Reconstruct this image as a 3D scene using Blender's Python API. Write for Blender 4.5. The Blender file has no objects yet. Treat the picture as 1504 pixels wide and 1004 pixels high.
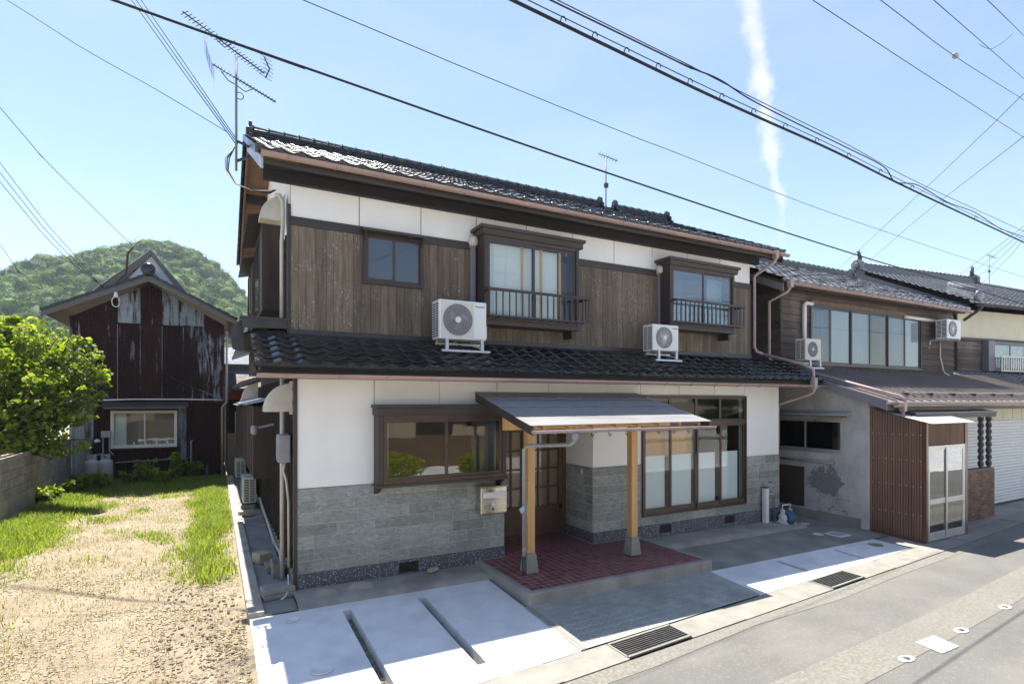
import bpy, math, random
import numpy as np
from mathutils import Matrix, Vector, noise as mnoise
random.seed(7); rng = np.random.default_rng(7)
sc = bpy.context.scene
col = sc.collection
R_ = math.radians

# ------------------------------------------------------------------ camera
FPX = 808.6; HX = 752.0; HY = 587.0; YAW = math.atan(437/808.6)
CAM = Vector((-.965, -7.8, 2.58))
cd = bpy.data.cameras.new('camera'); cam = bpy.data.objects.new('camera', cd); col.objects.link(cam)
cam.location = CAM; cam.rotation_euler = (R_(90), 0, -YAW)
cd.sensor_width = 36; cd.sensor_fit = 'HORIZONTAL'; cd.lens = FPX/1504*36
cd.shift_y = (HY-502)/1504; cd.clip_start = .1; cd.clip_end = 6000
sc.camera = cam

# ------------------------------------------------------------------ sky, sun, exposure
SUN_TO = Vector((-.02, .408, 1)).normalized()
SUN_EL = math.asin(SUN_TO.z); SUN_AZ = math.atan2(SUN_TO.x, SUN_TO.y)
w = bpy.data.worlds.new('World'); sc.world = w; w.use_nodes = True
nt = w.node_tree; nt.nodes.clear()
sky = nt.nodes.new('ShaderNodeTexSky'); sky.sky_type = 'NISHITA'; sky.sun_disc = False
sky.sun_elevation = SUN_EL; sky.sun_rotation = SUN_AZ
sky.air_density = 1.0; sky.dust_density = .05; sky.ozone_density = 3.0; sky.altitude = 0
bgn = nt.nodes.new('ShaderNodeBackground'); bgn.inputs[1].default_value = .100
out = nt.nodes.new('ShaderNodeOutputWorld')
def wm(op, a, b=None, c=None):
    n = nt.nodes.new('ShaderNodeMath'); n.operation = op
    for i, v in enumerate((a, b, c)):
        if v is None: continue
        if isinstance(v, (int, float)): n.inputs[i].default_value = v
        else: nt.links.new(v, n.inputs[i])
    return n.outputs[0]
# a condensation trail high in the sky: a band of cloud in sky directions (azimuth / elevation), frayed by noise
tc = nt.nodes.new('ShaderNodeTexCoord'); sx = nt.nodes.new('ShaderNodeSeparateXYZ'); nt.links.new(tc.outputs['Generated'], sx.inputs[0])
az = wm('ARCTAN2', sx.outputs[0], sx.outputs[1])
hor = wm('SQRT', wm('ADD', wm('MULTIPLY', sx.outputs[0], sx.outputs[0]), wm('MULTIPLY', sx.outputs[1], sx.outputs[1])))
el = wm('ARCTAN2', sx.outputs[2], hor)
mp = nt.nodes.new('ShaderNodeMapping'); mp.inputs['Scale'].default_value = (1, 1, .8); nt.links.new(tc.outputs['Generated'], mp.inputs[0])
nz = nt.nodes.new('ShaderNodeTexNoise'); nz.inputs['Scale'].default_value = 26; nz.inputs['Detail'].default_value = 8; nz.inputs['Roughness'].default_value = .62
nt.links.new(mp.outputs[0], nz.inputs[0])
nz2 = nt.nodes.new('ShaderNodeTexNoise'); nz2.inputs['Scale'].default_value = 7; nz2.inputs['Detail'].default_value = 3
nt.links.new(tc.outputs['Generated'], nz2.inputs[0])
AZ0 = YAW + math.atan((1121-HX)/FPX)
TAN0, TAN1 = .28, .62
wob = wm('MULTIPLY', wm('SUBTRACT', nz2.outputs[0], .5), .05)
tilt = wm('MULTIPLY', wm('SUBTRACT', el, .50), -.16)
ctr = wm('ADD', wm('ADD', wob, tilt), AZ0 - .004)
d_ = wm('ABSOLUTE', wm('SUBTRACT', az, ctr))
halfw = wm('ADD', .0125, wm('MULTIPLY', wm('SUBTRACT', el, .40), .03))
edge = wm('ADD', halfw, wm('MULTIPLY', wm('SUBTRACT', nz.outputs[0], .5), .048))
band = nt.nodes.new('ShaderNodeMapRange'); band.interpolation_type = 'SMOOTHSTEP'
nt.links.new(wm('DIVIDE', d_, edge), band.inputs[0])
band.inputs[1].default_value = .15; band.inputs[2].default_value = 1.35; band.inputs[3].default_value = 1; band.inputs[4].default_value = 0
fade = nt.nodes.new('ShaderNodeMapRange'); fade.interpolation_type = 'SMOOTHSTEP'; nt.links.new(el, fade.inputs[0])
fade.inputs[1].default_value = .20; fade.inputs[2].default_value = .40
# thin high cirrus veil
mp2 = nt.nodes.new('ShaderNodeMapping'); mp2.inputs['Scale'].default_value = (1.2, 1.2, 4.5); nt.links.new(tc.outputs['Generated'], mp2.inputs[0])
nz3 = nt.nodes.new('ShaderNodeTexNoise'); nz3.inputs['Scale'].default_value = 2.6; nz3.inputs['Detail'].default_value = 7; nz3.inputs['Roughness'].default_value = .55
nt.links.new(mp2.outputs[0], nz3.inputs[0])
veil = nt.nodes.new('ShaderNodeMapRange'); nt.links.new(nz3.outputs[0], veil.inputs[0])
veil.inputs[1].default_value = .42; veil.inputs[2].default_value = .85; veil.inputs[3].default_value = .06; veil.inputs[4].default_value = .22
brk = nt.nodes.new('ShaderNodeMapRange'); nt.links.new(nz.outputs[0], brk.inputs[0]); brk.inputs[1].default_value = .34; brk.inputs[2].default_value = .62; brk.inputs[3].default_value = .35; brk.inputs[4].default_value = 1
fac = wm('MULTIPLY', wm('MULTIPLY', wm('MULTIPLY', band.outputs[0], brk.outputs[0]), fade.outputs[0]), .60)
mxv = nt.nodes.new('ShaderNodeMixRGB'); nt.links.new(veil.outputs[0], mxv.inputs[0])
nt.links.new(sky.outputs[0], mxv.inputs[1]); mxv.inputs[2].default_value = (4.2, 4.7, 5.2, 1)
mx = nt.nodes.new('ShaderNodeMixRGB'); nt.links.new(fac, mx.inputs[0]); nt.links.new(mxv.outputs[0], mx.inputs[1])
mx.inputs[2].default_value = (5.2, 5.15, 5.1, 1)
tint = nt.nodes.new('ShaderNodeMixRGB'); tint.blend_type = 'MULTIPLY'; tint.inputs[0].default_value = 1; tint.inputs[2].default_value = (1.02, .955, .94, 1); nt.links.new(mx.outputs[0], tint.inputs[1]); nt.links.new(tint.outputs[0], bgn.inputs[0]); nt.links.new(bgn.outputs[0], out.inputs[0])
sl = bpy.data.lights.new('sun', 'SUN'); sl.energy = 4.8; sl.angle = R_(.53); sl.color = (1, .95, .87)
so = bpy.data.objects.new('sun', sl); col.objects.link(so); so.rotation_euler = SUN_TO.to_track_quat('Z', 'Y').to_euler()
so.location = (0, 20, 40)
vs = sc.view_settings; vs.view_transform = 'Standard'; vs.look = 'None'; vs.gamma = 1; vs.exposure = 1.34; vs.use_curve_mapping = False
sc.render.engine = 'CYCLES'
sc.cycles.max_bounces = 8; sc.cycles.transparent_max_bounces = 24

# ------------------------------------------------------------------ pixel helpers (a pixel gives a direction; the distance comes from a wall, the ground or a stated depth)
FW = Vector((math.sin(YAW), math.cos(YAW), 0)); RT = Vector((math.cos(YAW), -math.sin(YAW), 0))
def ray(px, py): return FW + RT*((px-HX)/FPX) + Vector((0, 0, (HY-py)/FPX))
def onY(px, py, y): d = ray(px, py); return CAM + d*((y-CAM.y)/d.y)
def onX(px, py, x): d = ray(px, py); return CAM + d*((x-CAM.x)/d.x)
def atD(px, py, t): return CAM + ray(px, py)*t
def zg(x, y):
    z = -.008*min(max(x, 0), 10)
    if y < -.6: z -= .045*min(-.6-y, 2.6)
    return z
def YE(x): return -3.12 + .075*x          # front edge of the forecourts (the road runs at a slight angle)

# ------------------------------------------------------------------ materials
MATS = {}
def nodes(name):
    m = bpy.data.materials.new(name); m.use_nodes = True
    t = m.node_tree; b = t.nodes['Principled BSDF']; return m, t, b
class NT:
    def __init__(s, t): s.t = t
    def n(s, ty, **kw):
        n = s.t.nodes.new(ty)
        for k, v in kw.items(): setattr(n, k, v)
        return n
    def l(s, a, b): s.t.links.new(a, b)
    def math(s, op, a, b=None):
        n = s.n('ShaderNodeMath', operation=op)
        for i, v in enumerate((a, b)):
            if v is None: continue
            if isinstance(v, (int, float)): n.inputs[i].default_value = v
            else: s.l(v, n.inputs[i])
        return n.outputs[0]
    def pos(s, scale=(1, 1, 1), obj=False):
        g = s.n('ShaderNodeTexCoord').outputs['Object'] if obj else s.n('ShaderNodeNewGeometry').outputs['Position']
        m = s.n('ShaderNodeMapping'); m.inputs['Scale'].default_value = scale; s.l(g, m.inputs[0]); return m.outputs[0]
    def noise(s, vec, scale, detail=5, rough=.55, dist=0):
        n = s.n('ShaderNodeTexNoise'); n.inputs['Scale'].default_value = scale; n.inputs['Detail'].default_value = detail
        n.inputs['Roughness'].default_value = rough; n.inputs['Distortion'].default_value = dist; s.l(vec, n.inputs[0]); return n.outputs[0]
    def ramp(s, f, a, b, lo=0., hi=1.):
        n = s.n('ShaderNodeMapRange'); s.l(f, n.inputs[0])
        for i, v in enumerate((a, b, lo, hi)): n.inputs[i+1].default_value = v
        return n.outputs[0]
    def mix(s, f, a, b, mode='MIX'):
        n = s.n('ShaderNodeMixRGB', blend_type=mode)
        for i, v in enumerate((f, a, b)):
            if isinstance(v, (int, float)): n.inputs[i].default_value = v
            elif isinstance(v, tuple): n.inputs[i].default_value = (*v, 1) if len(v) == 3 else v
            else: s.l(v, n.inputs[i])
        return n.outputs[0]
    def rand(s): return s.n('ShaderNodeObjectInfo').outputs['Random']
    def bump(s, h, strength, dist, b):
        n = s.n('ShaderNodeBump'); n.inputs['Strength'].default_value = strength; n.inputs['Distance'].default_value = dist
        s.l(h, n.inputs['Height']); s.l(n.outputs[0], b.inputs['Normal'])
def M(name, c, rough=.6, var=.15, scale=3., st=(1, 1, 1), dirt=.15, dcol=None, bump=.15, bs=60., bd=.004, metal=0, rv=0., coat=0, spec=.5, rvar=.1):
    m, t, b = nodes(name); k = NT(t)
    p = k.pos(st); f = k.noise(p, scale, 7, .6)
    c1 = tuple(x*(1-var) for x in c); c2 = tuple(min(1, x*(1+var)) for x in c)
    o = k.mix(k.ramp(f, .3, .7), c1, c2)
    if dirt:
        g = k.noise(k.pos((1, 1, .45)), .9, 6, .65)
        o = k.mix(k.ramp(g, .48, .75, 0, dirt), o, dcol or tuple(x*.45 for x in c))
    if rv: o = k.mix(1., o, k.mix(k.rand(), (1-rv,)*3, (1+rv,)*3), 'MULTIPLY')
    k.l(o, b.inputs['Base Color'])
    b.inputs['Metallic'].default_value = metal; b.inputs['Specular IOR Level'].default_value = spec
    k.l(k.ramp(f, .3, .7, max(.02, rough-rvar), min(1, rough+rvar)), b.inputs['Roughness'])
    if coat: b.inputs['Coat Weight'].default_value = coat; b.inputs['Coat Roughness'].default_value = .08
    if bump: k.bump(k.noise(p, bs, 4, .6), bump, bd, b)
    MATS[name] = m; return m
M('plaster_white', (.90, .88, .83), .75, .03, 2, dirt=.22, dcol=(.58, .54, .47), bump=.05, bs=25, rv=.012)
M('wood_trim', (.045, .034, .029), .5, .3, 6, (1, 1, .15), dirt=.25, dcol=(.10, .085, .075), bump=.25, bs=40)
M('wood_trim_h', (.048, .037, .031), .5, .3, 6, (.15, 1, 1), dirt=.25, dcol=(.10, .085, .075), bump=.25, bs=40)
M('door_wood', (.105, .065, .045), .5, .3, 6, (1, 1, .15), dirt=.2, bump=.2)
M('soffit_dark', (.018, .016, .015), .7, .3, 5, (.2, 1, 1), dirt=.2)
M('soffit_wood', (.20, .125, .078), .75, .3, 9, (1, .12, .12), dirt=.4, dcol=(.06, .04, .03), bump=.3, rv=.18)
M('concrete_new', (.69, .69, .68), .8, .10, 3.2, dirt=.7, dcol=(.45, .44, .42), bump=.10, bs=90, bd=.002)
M('concrete_old', (.31, .295, .255), .85, .28, 2.2, dirt=.55, dcol=(.13, .125, .11), bump=.4, bs=45, bd=.006)
M('concrete_dark', (.25, .24, .21), .85, .3, 1.7, dirt=.5, dcol=(.12, .115, .10), bump=.4, bs=70, bd=.005)
M('concrete_kerb', (.40, .37, .31), .88, .28, 3, dirt=.5, dcol=(.2, .18, .14), bump=.5, bs=40, bd=.008)
M('gutter_concrete', (.25, .238, .205), .85, .2, 4, dirt=.4, dcol=(.22, .21, .185), bump=.4, bs=110, bd=.004)
M('copper_plastic', (.39, .265, .225), .38, .14, 2, (.4, 1, 1), dirt=.25, dcol=(.24, .13, .11), bump=0)
M('pipe_grey', (.34, .34, .345), .5, .15, 4, dirt=.3, bump=0)
M('pipe_cream', (.60, .57, .50), .55, .12, 5, dirt=.4, dcol=(.3, .27, .2), bump=.05)
M('pipe_mauve', (.40, .30, .295), .42, .12, 4, dirt=.2, bump=0)
M('duct_grey', (.19, .18, .20), .45, .1, 4, dirt=.2, bump=0)
M('ac_white', (.74, .74, .73), .38, .03, 3, dirt=.10, dcol=(.55, .53, .48), bump=0)
M('ac_cream', (.62, .595, .53), .45, .05, 3, dirt=.35, dcol=(.38, .34, .26), bump=.03)
M('ac_grille', (.30, .31, .33), .5, .1, 5, dirt=0, bump=0)
M('ac_dark', (.035, .037, .04), .6, .1, 5, dirt=0, bump=0)
M('steel_galv', (.50, .54, .60), .42, .12, 9, metal=.55, dirt=.15, bump=.05)
M('stainless', (.60, .575, .52), .27, .05, 12, (.1, 1, 1), metal=1, dirt=.05, bump=0)
M('post_wood', (.60, .35, .13), .5, .16, 14, (1, 1, .06), dirt=.12, dcol=(.40, .22, .08), bump=.1)
M('orange_board', (.62, .27, .055), .45, .12, 14, (1, 1, .06), dirt=.05, bump=.05)
M('shoji_paper', (.74, .75, .74), .9, .03, 3, dirt=0, bump=.02)
M('frost_film', (.78, .80, .80), .55, .03, 1.5, dirt=.05, bump=0)
M('curtain', (.60, .62, .64), .9, .12, 3, (14, 14, .2), dirt=0, bump=.1)
M('interior', (.20, .175, .145), .9, .2, 1, dirt=.2)
M('interior_brown', (.17, .105, .065), .8, .15, 1, dirt=.1)
M('sash_bronze', (.085, .058, .047), .35, .12, 5, metal=.4, dirt=.12, bump=0)
M('sash_grey', (.075, .075, .08), .4, .1, 5, metal=.4, dirt=.15, bump=0)
M('sash_alu', (.52, .52, .51), .35, .08, 5, metal=.6, dirt=.2, bump=0)
M('sash_white', (.72, .70, .64), .45, .05, 5, dirt=.2, bump=0)
M('black_plastic', (.012, .012, .013), .5, .1, 5, dirt=0, bump=0)
M('cable', (.014, .015, .017), .9, .1, 5, dirt=0, bump=0)
M('metal_dark', (.045, .042, .045), .4, .2, 5, dirt=.25, dcol=(.09, .08, .08), bump=.05)
M('iron_rust', (.10, .065, .045), .7, .4, 18, dirt=.4, dcol=(.2, .09, .04), bump=.2)
M('grate_steel', (.10, .098, .095), .55, .25, 14, metal=.6, dirt=.3, bump=.1)
M('seal_white', (.70, .70, .68), .6, .06, 8, dirt=.2, dcol=(.45, .44, .4), bump=.1)
M('road_paint', (.58, .575, .55), .75, .14, 16, dirt=.5, dcol=(.42, .41, .38), bump=.3, bs=120)
M('hose_blue', (.05, .11, .19), .4, .15, 6, dirt=0, bump=0)
M('canopy_sheet', (.25, .25, .25), .5, .10, 3, (.3, 1, 1), dirt=.25, dcol=(.2, .2, .2), bump=.06)
M('roof_metal', (.27, .24, .225), .36, .16, 2.5, (1, .3, 1), dirt=.3, dcol=(.22, .18, .16), bump=.06, metal=.15)
M('galv_sheet', (.44, .475, .50), .45, .2, 2.4, (1, 1, .25), dirt=.35, dcol=(.26, .2, .16), bump=.1, metal=.3)
M('weather_wood', (.13, .12, .105), .8, .25, 6, (.3, .3, 3), dirt=.4, dcol=(.16, .14, .12), bump=.4)
M('wood_dark', (.052, .036, .028), .7, .4, 8, (1, 1, .12), dirt=.3, dcol=(.11, .085, .07), bump=.4)
M('lap_board', (.095, .072, .058), .85, .5, 9, (.12, 1, 3), dirt=.7, dcol=(.27, .235, .205), bump=.8, bs=35, bd=.012, rv=.35)
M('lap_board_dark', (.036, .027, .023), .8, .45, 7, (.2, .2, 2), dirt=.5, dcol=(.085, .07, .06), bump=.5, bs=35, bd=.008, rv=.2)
M('cream_wall', (.66, .61, .47), .8, .06, 2, dirt=.25, dcol=(.42, .38, .28), bump=.05)
M('shutter', (.66, .66, .645), .5, .05, 3, dirt=.2, dcol=(.45, .44, .42), bump=0, metal=.1, rv=.02)
M('bronze_sheet', (.135, .058, .034), .34, .4, 3, (3, 3, .15), dirt=.7, dcol=(.055, .03, .022), bump=.1, coat=.2)
M('brick', (.17, .095, .055), .8, .3, 12, dirt=.2, bump=.4, rv=.38)
M('mortar', (.17, .15, .125), .9, .2, 20, dirt=.2, bump=.3)
M('block', (.30, .28, .24), .9, .28, 7, dirt=.7, dcol=(.085, .08, .065), bump=.6, bs=120, bd=.006, rv=.14)
M('block_mortar', (.22, .21, .19), .9, .2, 20, dirt=.5, bump=.3)
M('stone_loose', (.46, .39, .29), .88, .3, 10, dirt=.3, bump=.5)
M('gas_grey', (.47, .48, .49), .45, .08, 5, dirt=.3, dcol=(.3, .26, .22), bump=.03)
M('bark', (.11, .085, .06), .9, .35, 14, (1, 1, .3), dirt=.3, bump=.8, bd=.01)
M('red_cloth', (.26, .045, .06), .8, .2, 4, dirt=.2)
M('blue_sheet', (.06, .17, .28), .6, .15, 4, dirt=.2)
M('rubber_track', (.08, .075, .07), .6, .2, 4, dirt=.3)
M('plaster_tan', (.42, .32, .22), .8, .1, 2, dirt=.2)
M('roof_tile_far', (.10, .105, .11), .35, .2, 5, dirt=.25, dcol=(.2, .2, .19), bump=.1)
def tilemat(name, c, rough, rv, dirt, dcol, sp=.5):
    m, t, b = nodes(name); k = NT(t); p = k.pos()
    f = k.noise(p, 9, 6, .6); g = k.noise(p, 2.2, 6, .65)
    o = k.mix(k.ramp(f, .35, .7), tuple(x*.75 for x in c), tuple(x*1.4 for x in c))
    o = k.mix(k.ramp(g, .5, .8, 0, dirt), o, dcol)
    o = k.mix(1., o, k.mix(k.rand(), (1-rv,)*3, (1+rv,)*3), 'MULTIPLY'); k.l(o, b.inputs['Base Color'])
    k.l(k.ramp(f, .3, .75, rough*.7, rough*1.7), b.inputs['Roughness']); b.inputs['Specular IOR Level'].default_value = sp
    k.bump(k.noise(p, 26, 3), .10, .006, b); MATS[name] = m
tilemat('tile_black', (.011, .013, .014), .16, .35, .35, (.05, .048, .042))
tilemat('tile_upper', (.024, .025, .028), .22, .3, .35, (.07, .067, .062), .6)
tilemat('tile_grey', (.15, .155, .165), .22, .28, .45, (.22, .215, .20), .8)
# weathered vertical boards with pale scratches
m, t, b = nodes('board_brown'); k = NT(t)
p = k.pos((1, 1, .07)); f = k.noise(p, 30, 6, .65); f2 = k.noise(k.pos((1, 1, .04)), 120, 3, .6); f3 = k.noise(k.pos((1, 1, .35)), 2.2, 6, .65)
o = k.mix(k.ramp(f, .3, .72), (.085, .064, .043), (.25, .192, .132)); o = k.mix(k.ramp(f3, .42, .72, 0, .55), o, (.125, .108, .086))
sp = k.noise(k.pos((1, 1, .28)), 75, 2, .5); o = k.mix(k.ramp(k.math('MULTIPLY', k.ramp(sp, .60, .70), k.ramp(k.noise(k.pos(), 2.5, 4), .42, .58)), 0, 1, 0, .8), o, (.42, .39, .34))
o = k.mix(1., o, k.mix(k.rand(), (.74,)*3, (1.22,)*3), 'MULTIPLY'); k.l(o, b.inputs['Base Color']); b.inputs['Roughness'].default_value = .8
k.bump(k.math('ADD', f, f2), .5, .004, b); MATS['board_brown'] = m
# grey-green split stone veneer
m, t, b = nodes('stone_veneer'); k = NT(t); p = k.pos((1, 1, 2.2))
f = k.noise(p, 11, 9, .78, .8); g = k.noise(k.pos(), 1.3, 5, .6); v = k.noise(k.pos((1, 1, 3)), 40, 4, .7)
o = k.mix(k.ramp(f, .32, .72), (.165, .185, .165), (.50, .515, .46)); o = k.mix(k.ramp(g, .42, .7, 0, .45), o, (.16, .155, .13))
o = k.mix(k.ramp(v, .62, .8, 0, .35), o, (.33, .34, .31)); o = k.mix(1., o, k.mix(k.rand(), (.80,)*3, (1.2,)*3), 'MULTIPLY')
k.l(o, b.inputs['Base Color']); b.inputs['Roughness'].default_value = .8; k.bump(k.math('ADD', f, v), .7, .008, b); MATS['stone_veneer'] = m
M('stone_joint', (.52, .53, .48), .9, .15, 20, dirt=.2, bump=.2)
# washed terrazzo: dark cement with white chips
m, t, b = nodes('terrazzo'); k = NT(t); vo = k.n('ShaderNodeTexVoronoi'); vo.inputs['Scale'].default_value = 42; k.l(k.pos(), vo.inputs[0])
o = k.mix(k.ramp(vo.outputs['Distance'], .20, .34, 1, 0), (.085, .088, .105), k.mix(vo.outputs['Color'], (.14, .14, .17), (.75, .73, .74)))
o = k.mix(k.ramp(k.noise(k.pos(), 2.5, 5), .5, .75, 0, .45), o, (.10, .10, .11)); k.l(o, b.inputs['Base Color']); b.inputs['Roughness'].default_value = .6
k.bump(vo.outputs['Distance'], .35, .003, b); MATS['terrazzo'] = m
# asphalt with pale aggregate
m, t, b = nodes('asphalt'); k = NT(t); vo = k.n('ShaderNodeTexVoronoi'); vo.inputs['Scale'].default_value = 95; k.l(k.pos(), vo.inputs[0])
o = k.mix(k.ramp(k.noise(k.pos(), 1.1, 7, .65), .35, .68), (.118, .115, .104), (.158, .152, .137))
o = k.mix(k.ramp(k.noise(k.pos((1, 1, 1)), 30, 4, .8), .56, .68, 0, .6), o, (.29, .28, .25))
o = k.mix(k.ramp(k.noise(k.pos(), 38, 3, .8), .58, .70, 0, .75), o, (.11, .107, .10))
o = k.mix(k.ramp(k.noise(k.pos((.35, 1.6, 1)), .8, 6, .6), .5, .72, 0, .28), o, (.30, .28, .235))
k.l(o, b.inputs['Base Color']); b.inputs['Roughness'].default_value = .9
k.bump(k.noise(k.pos(), 100, 3, .7), .55, .006, b); MATS['asphalt'] = m
M('ramp_concrete', (.36, .365, .325), .85, .22, 2.4, dirt=.45, dcol=(.22, .225, .2), bump=.5, bs=70, bd=.006)
M('ring_dark', (.295, .298, .268), .9, .25, 9, dirt=.3, bump=.2)
M('asphalt_strip', (.185, .174, .148), .9, .35, 28, dirt=.5, dcol=(.145, .138, .12), bump=.6, bs=110, bd=.006)
# lot soil
m, t, b = nodes('soil'); k = NT(t)
o = k.mix(k.ramp(k.noise(k.pos(), 1.2, 8, .7), .35, .66), (.25, .195, .128), (.38, .318, .222))
o = k.mix(k.ramp(k.noise(k.pos(), 28, 5, .7), .5, .72, 0, .6), o, (.20, .15, .10)); o = k.mix(k.ramp(k.noise(k.pos(), 50, 3, .7), .58, .75, 0, .6), o, (.62, .56, .45))
k.l(o, b.inputs['Base Color']); b.inputs['Roughness'].default_value = .95; k.bump(k.noise(k.pos(), 24, 7, .75), .9, .03, b); MATS['soil'] = m
# red porch tile
tilemat('porch_tile', (.185, .050, .052), .42, .42, .4, (.19, .11, .10))
M('porch_grout', (.40, .33, .30), .9, .2, 20, dirt=.3, bump=.2)
# rusty corrugated sheet: dark rust, grey zinc where the rust has not run
def rust(name, thr, zc=(.34, .38, .41)):
    m, t, b = nodes(name); k = NT(t)
    f = k.noise(k.pos((1, 1, .10)), 7, 7, .7); g = k.noise(k.pos((1, 1, .22)), 1.6, 6, .7); h = k.noise(k.pos(), 14, 5, .7)
    o = k.mix(k.ramp(h, .35, .7), (.013, .0055, .0055), (.045, .015, .014)); o = k.mix(k.ramp(f, .55, .8, 0, .35), o, (.105, .052, .038))
    msk = k.ramp(k.math('ADD', k.math('MULTIPLY', f, .55), k.math('MULTIPLY', g, .75)), thr, thr+.09)
    z = k.mix(k.ramp(h, .3, .7), tuple(x*.75 for x in zc), zc); o = k.mix(msk, o, z); o = k.mix(1., o, k.mix(k.rand(), (.75,)*3, (1.15,)*3), 'MULTIPLY')
    k.l(o, b.inputs['Base Color']); b.inputs['Roughness'].default_value = .75; b.inputs['Specular IOR Level'].default_value = .15; k.l(k.ramp(msk, 0, 1, 0, .4), b.inputs['Metallic'])
    k.bump(h, .25, .004, b); MATS[name] = m
rust('rust_sheet', .775); rust('rust_grey', .60); rust('rust_mid', .70)
# old plaster with the coat fallen off in one patch and cracks beside it
m, t, b = nodes('plaster_old'); k = NT(t)
pp = k.pos(); f = k.noise(pp, 2.4, 7, .65); o = k.mix(k.ramp(f, .3, .7), (.36, .35, .33), (.56, .55, .53)); o = k.mix(k.ramp(k.noise(k.pos((1, 1, .35)), 3, 6, .7), .5, .75, 0, .5), o, (.25, .245, .24))
sx_ = k.n('ShaderNodeSeparateXYZ'); k.l(pp, sx_.inputs[0])
dy = k.math('DIVIDE', k.math('SUBTRACT', sx_.outputs[1], onX(1212, 706, 10.95).y), .48); dz = k.math('DIVIDE', k.math('SUBTRACT', sx_.outputs[2], onX(1212, 706, 10.95).z), .34)
rr = k.math('SQRT', k.math('ADD', k.math('MULTIPLY', dy, dy), k.math('MULTIPLY', dz, dz))); rr = k.math('ADD', rr, k.math('MULTIPLY', k.math('SUBTRACT', k.noise(pp, 5, 8, .75), .5), 2.7))
pm = k.ramp(rr, .80, .84, 1, 0)
cv = k.n('ShaderNodeTexVoronoi', feature='DISTANCE_TO_EDGE'); cv.inputs['Scale'].default_value = 4.2
wv = k.n('ShaderNodeVectorMath', operation='ADD'); k.l(pp, wv.inputs[0]); nn = k.n('ShaderNodeTexNoise'); nn.inputs['Scale'].default_value = 5; k.l(pp, nn.inputs[0]); ws = k.n('ShaderNodeVectorMath', operation='SCALE'); ws.inputs['Scale'].default_value = .28; k.l(nn.outputs['Color'], ws.inputs[0]); k.l(ws.outputs[0], wv.inputs[1]); k.l(wv.outputs[0], cv.inputs[0])
low = k.ramp(k.math('ADD', sx_.outputs[2], k.math('MULTIPLY', k.math('ADD', sx_.outputs[1], .5), .5)), .35, 1.1, 1, 0)
ck = k.math('MULTIPLY', k.ramp(cv.outputs[0], .006, .022, 1, 0), k.math('MULTIPLY', low, k.ramp(k.noise(pp, 2.6, 3), .45, .55)))
o = k.mix(pm, o, k.mix(k.ramp(k.noise(pp, 30, 4), .3, .7), (.17, .17, .168), (.25, .25, .242))); o = k.mix(k.math('MULTIPLY', ck, .85), o, (.10, .10, .095))
k.l(o, b.inputs['Base Color']); b.inputs['Roughness'].default_value = .9
k.bump(k.math('ADD', k.math('MULTIPLY', k.math('ADD', pm, ck), -.8), k.math('MULTIPLY', k.noise(pp, 22, 5), .3)), .7, .015, b); MATS['plaster_old'] = m
# glass: fresnel mix of clear and mirror
def glass(name, tint=(.92, .95, .94), base=.06, fr=1.45, rough=.0):
    m = bpy.data.materials.new(name); m.use_nodes = True; t = m.node_tree; t.nodes.clear(); k = NT(t)
    lw = k.n('ShaderNodeLayerWeight'); lw.inputs[0].default_value = .5; fz = k.math('ADD', k.math('MULTIPLY', k.math('POWER', lw.outputs['Facing'], 5), .96), .04)
    a = k.n('ShaderNodeBsdfTransparent'); a.inputs[0].default_value = (*tint, 1); g = k.n('ShaderNodeBsdfGlossy'); g.inputs['Roughness'].default_value = rough
    wob = k.n('ShaderNodeBump'); wob.inputs['Strength'].default_value = .025; wob.inputs['Distance'].default_value = .05
    k.l(k.noise(k.pos(), 1.6, 2), wob.inputs['Height']); k.l(wob.outputs[0], g.inputs['Normal'])
    x = k.n('ShaderNodeMixShader'); k.l(k.math('MINIMUM', k.math('ADD', fz, base), 1.), x.inputs[0]); k.l(a.outputs[0], x.inputs[1]); k.l(g.outputs[0], x.inputs[2])
    o = k.n('ShaderNodeOutputMaterial'); k.l(x.outputs[0], o.inputs[0]); MATS[name] = m
glass('glass', base=.0); glass('glass_mid', base=.045, tint=(.8, .83, .84)); glass('glass_mirror', base=.13, tint=(.8, .84, .85)); glass('glass_dark', tint=(.35, .38, .40), base=.04)
def leafmat(name, c1, c2, tr=.5, rough=.5):
    m = bpy.data.materials.new(name); m.use_nodes = True; t = m.node_tree; b = t.nodes['Principled BSDF']; k = NT(t)
    g = k.n('ShaderNodeNewGeometry'); at = k.n('ShaderNodeAttribute'); at.attribute_name = 'tone'
    o = k.mix(at.outputs['Fac'], c1, c2); o = k.mix(k.ramp(k.noise(k.pos(), 1.3, 4), .4, .7, 0, .3), o, tuple(x*.6 for x in c1)); k.l(o, b.inputs['Base Color'])
    b.inputs['Roughness'].default_value = rough; tl = k.n('ShaderNodeBsdfTranslucent')
    k.l(k.mix(1., o, (1.5, 1.6, .7), 'MULTIPLY'), tl.inputs[0]); x = k.n('ShaderNodeMixShader'); x.inputs[0].default_value = tr
    k.l(b.outputs[0], x.inputs[1]); k.l(tl.outputs[0], x.inputs[2]); k.l(x.outputs[0], t.nodes['Material Output'].inputs[0]); MATS[name] = m
leafmat('leaf', (.085, .155, .016), (.36, .40, .05), .58)
leafmat('leaf_hedge', (.22, .25, .03), (.45, .42, .06), .4)
leafmat('leaf_pine', (.02, .05, .015), (.06, .11, .03), .3)
leafmat('grass', (.13, .20, .022), (.36, .40, .075), .5)
leafmat('grass_dry', (.24, .20, .09), (.42, .36, .19), .3)
leafmat('leaf_far', (.010, .046, .006), (.155, .25, .022), .3, .8)
M('hill_soil', (.03, .06, .016), .95, .3, .05, dirt=.3, bump=0)

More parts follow.
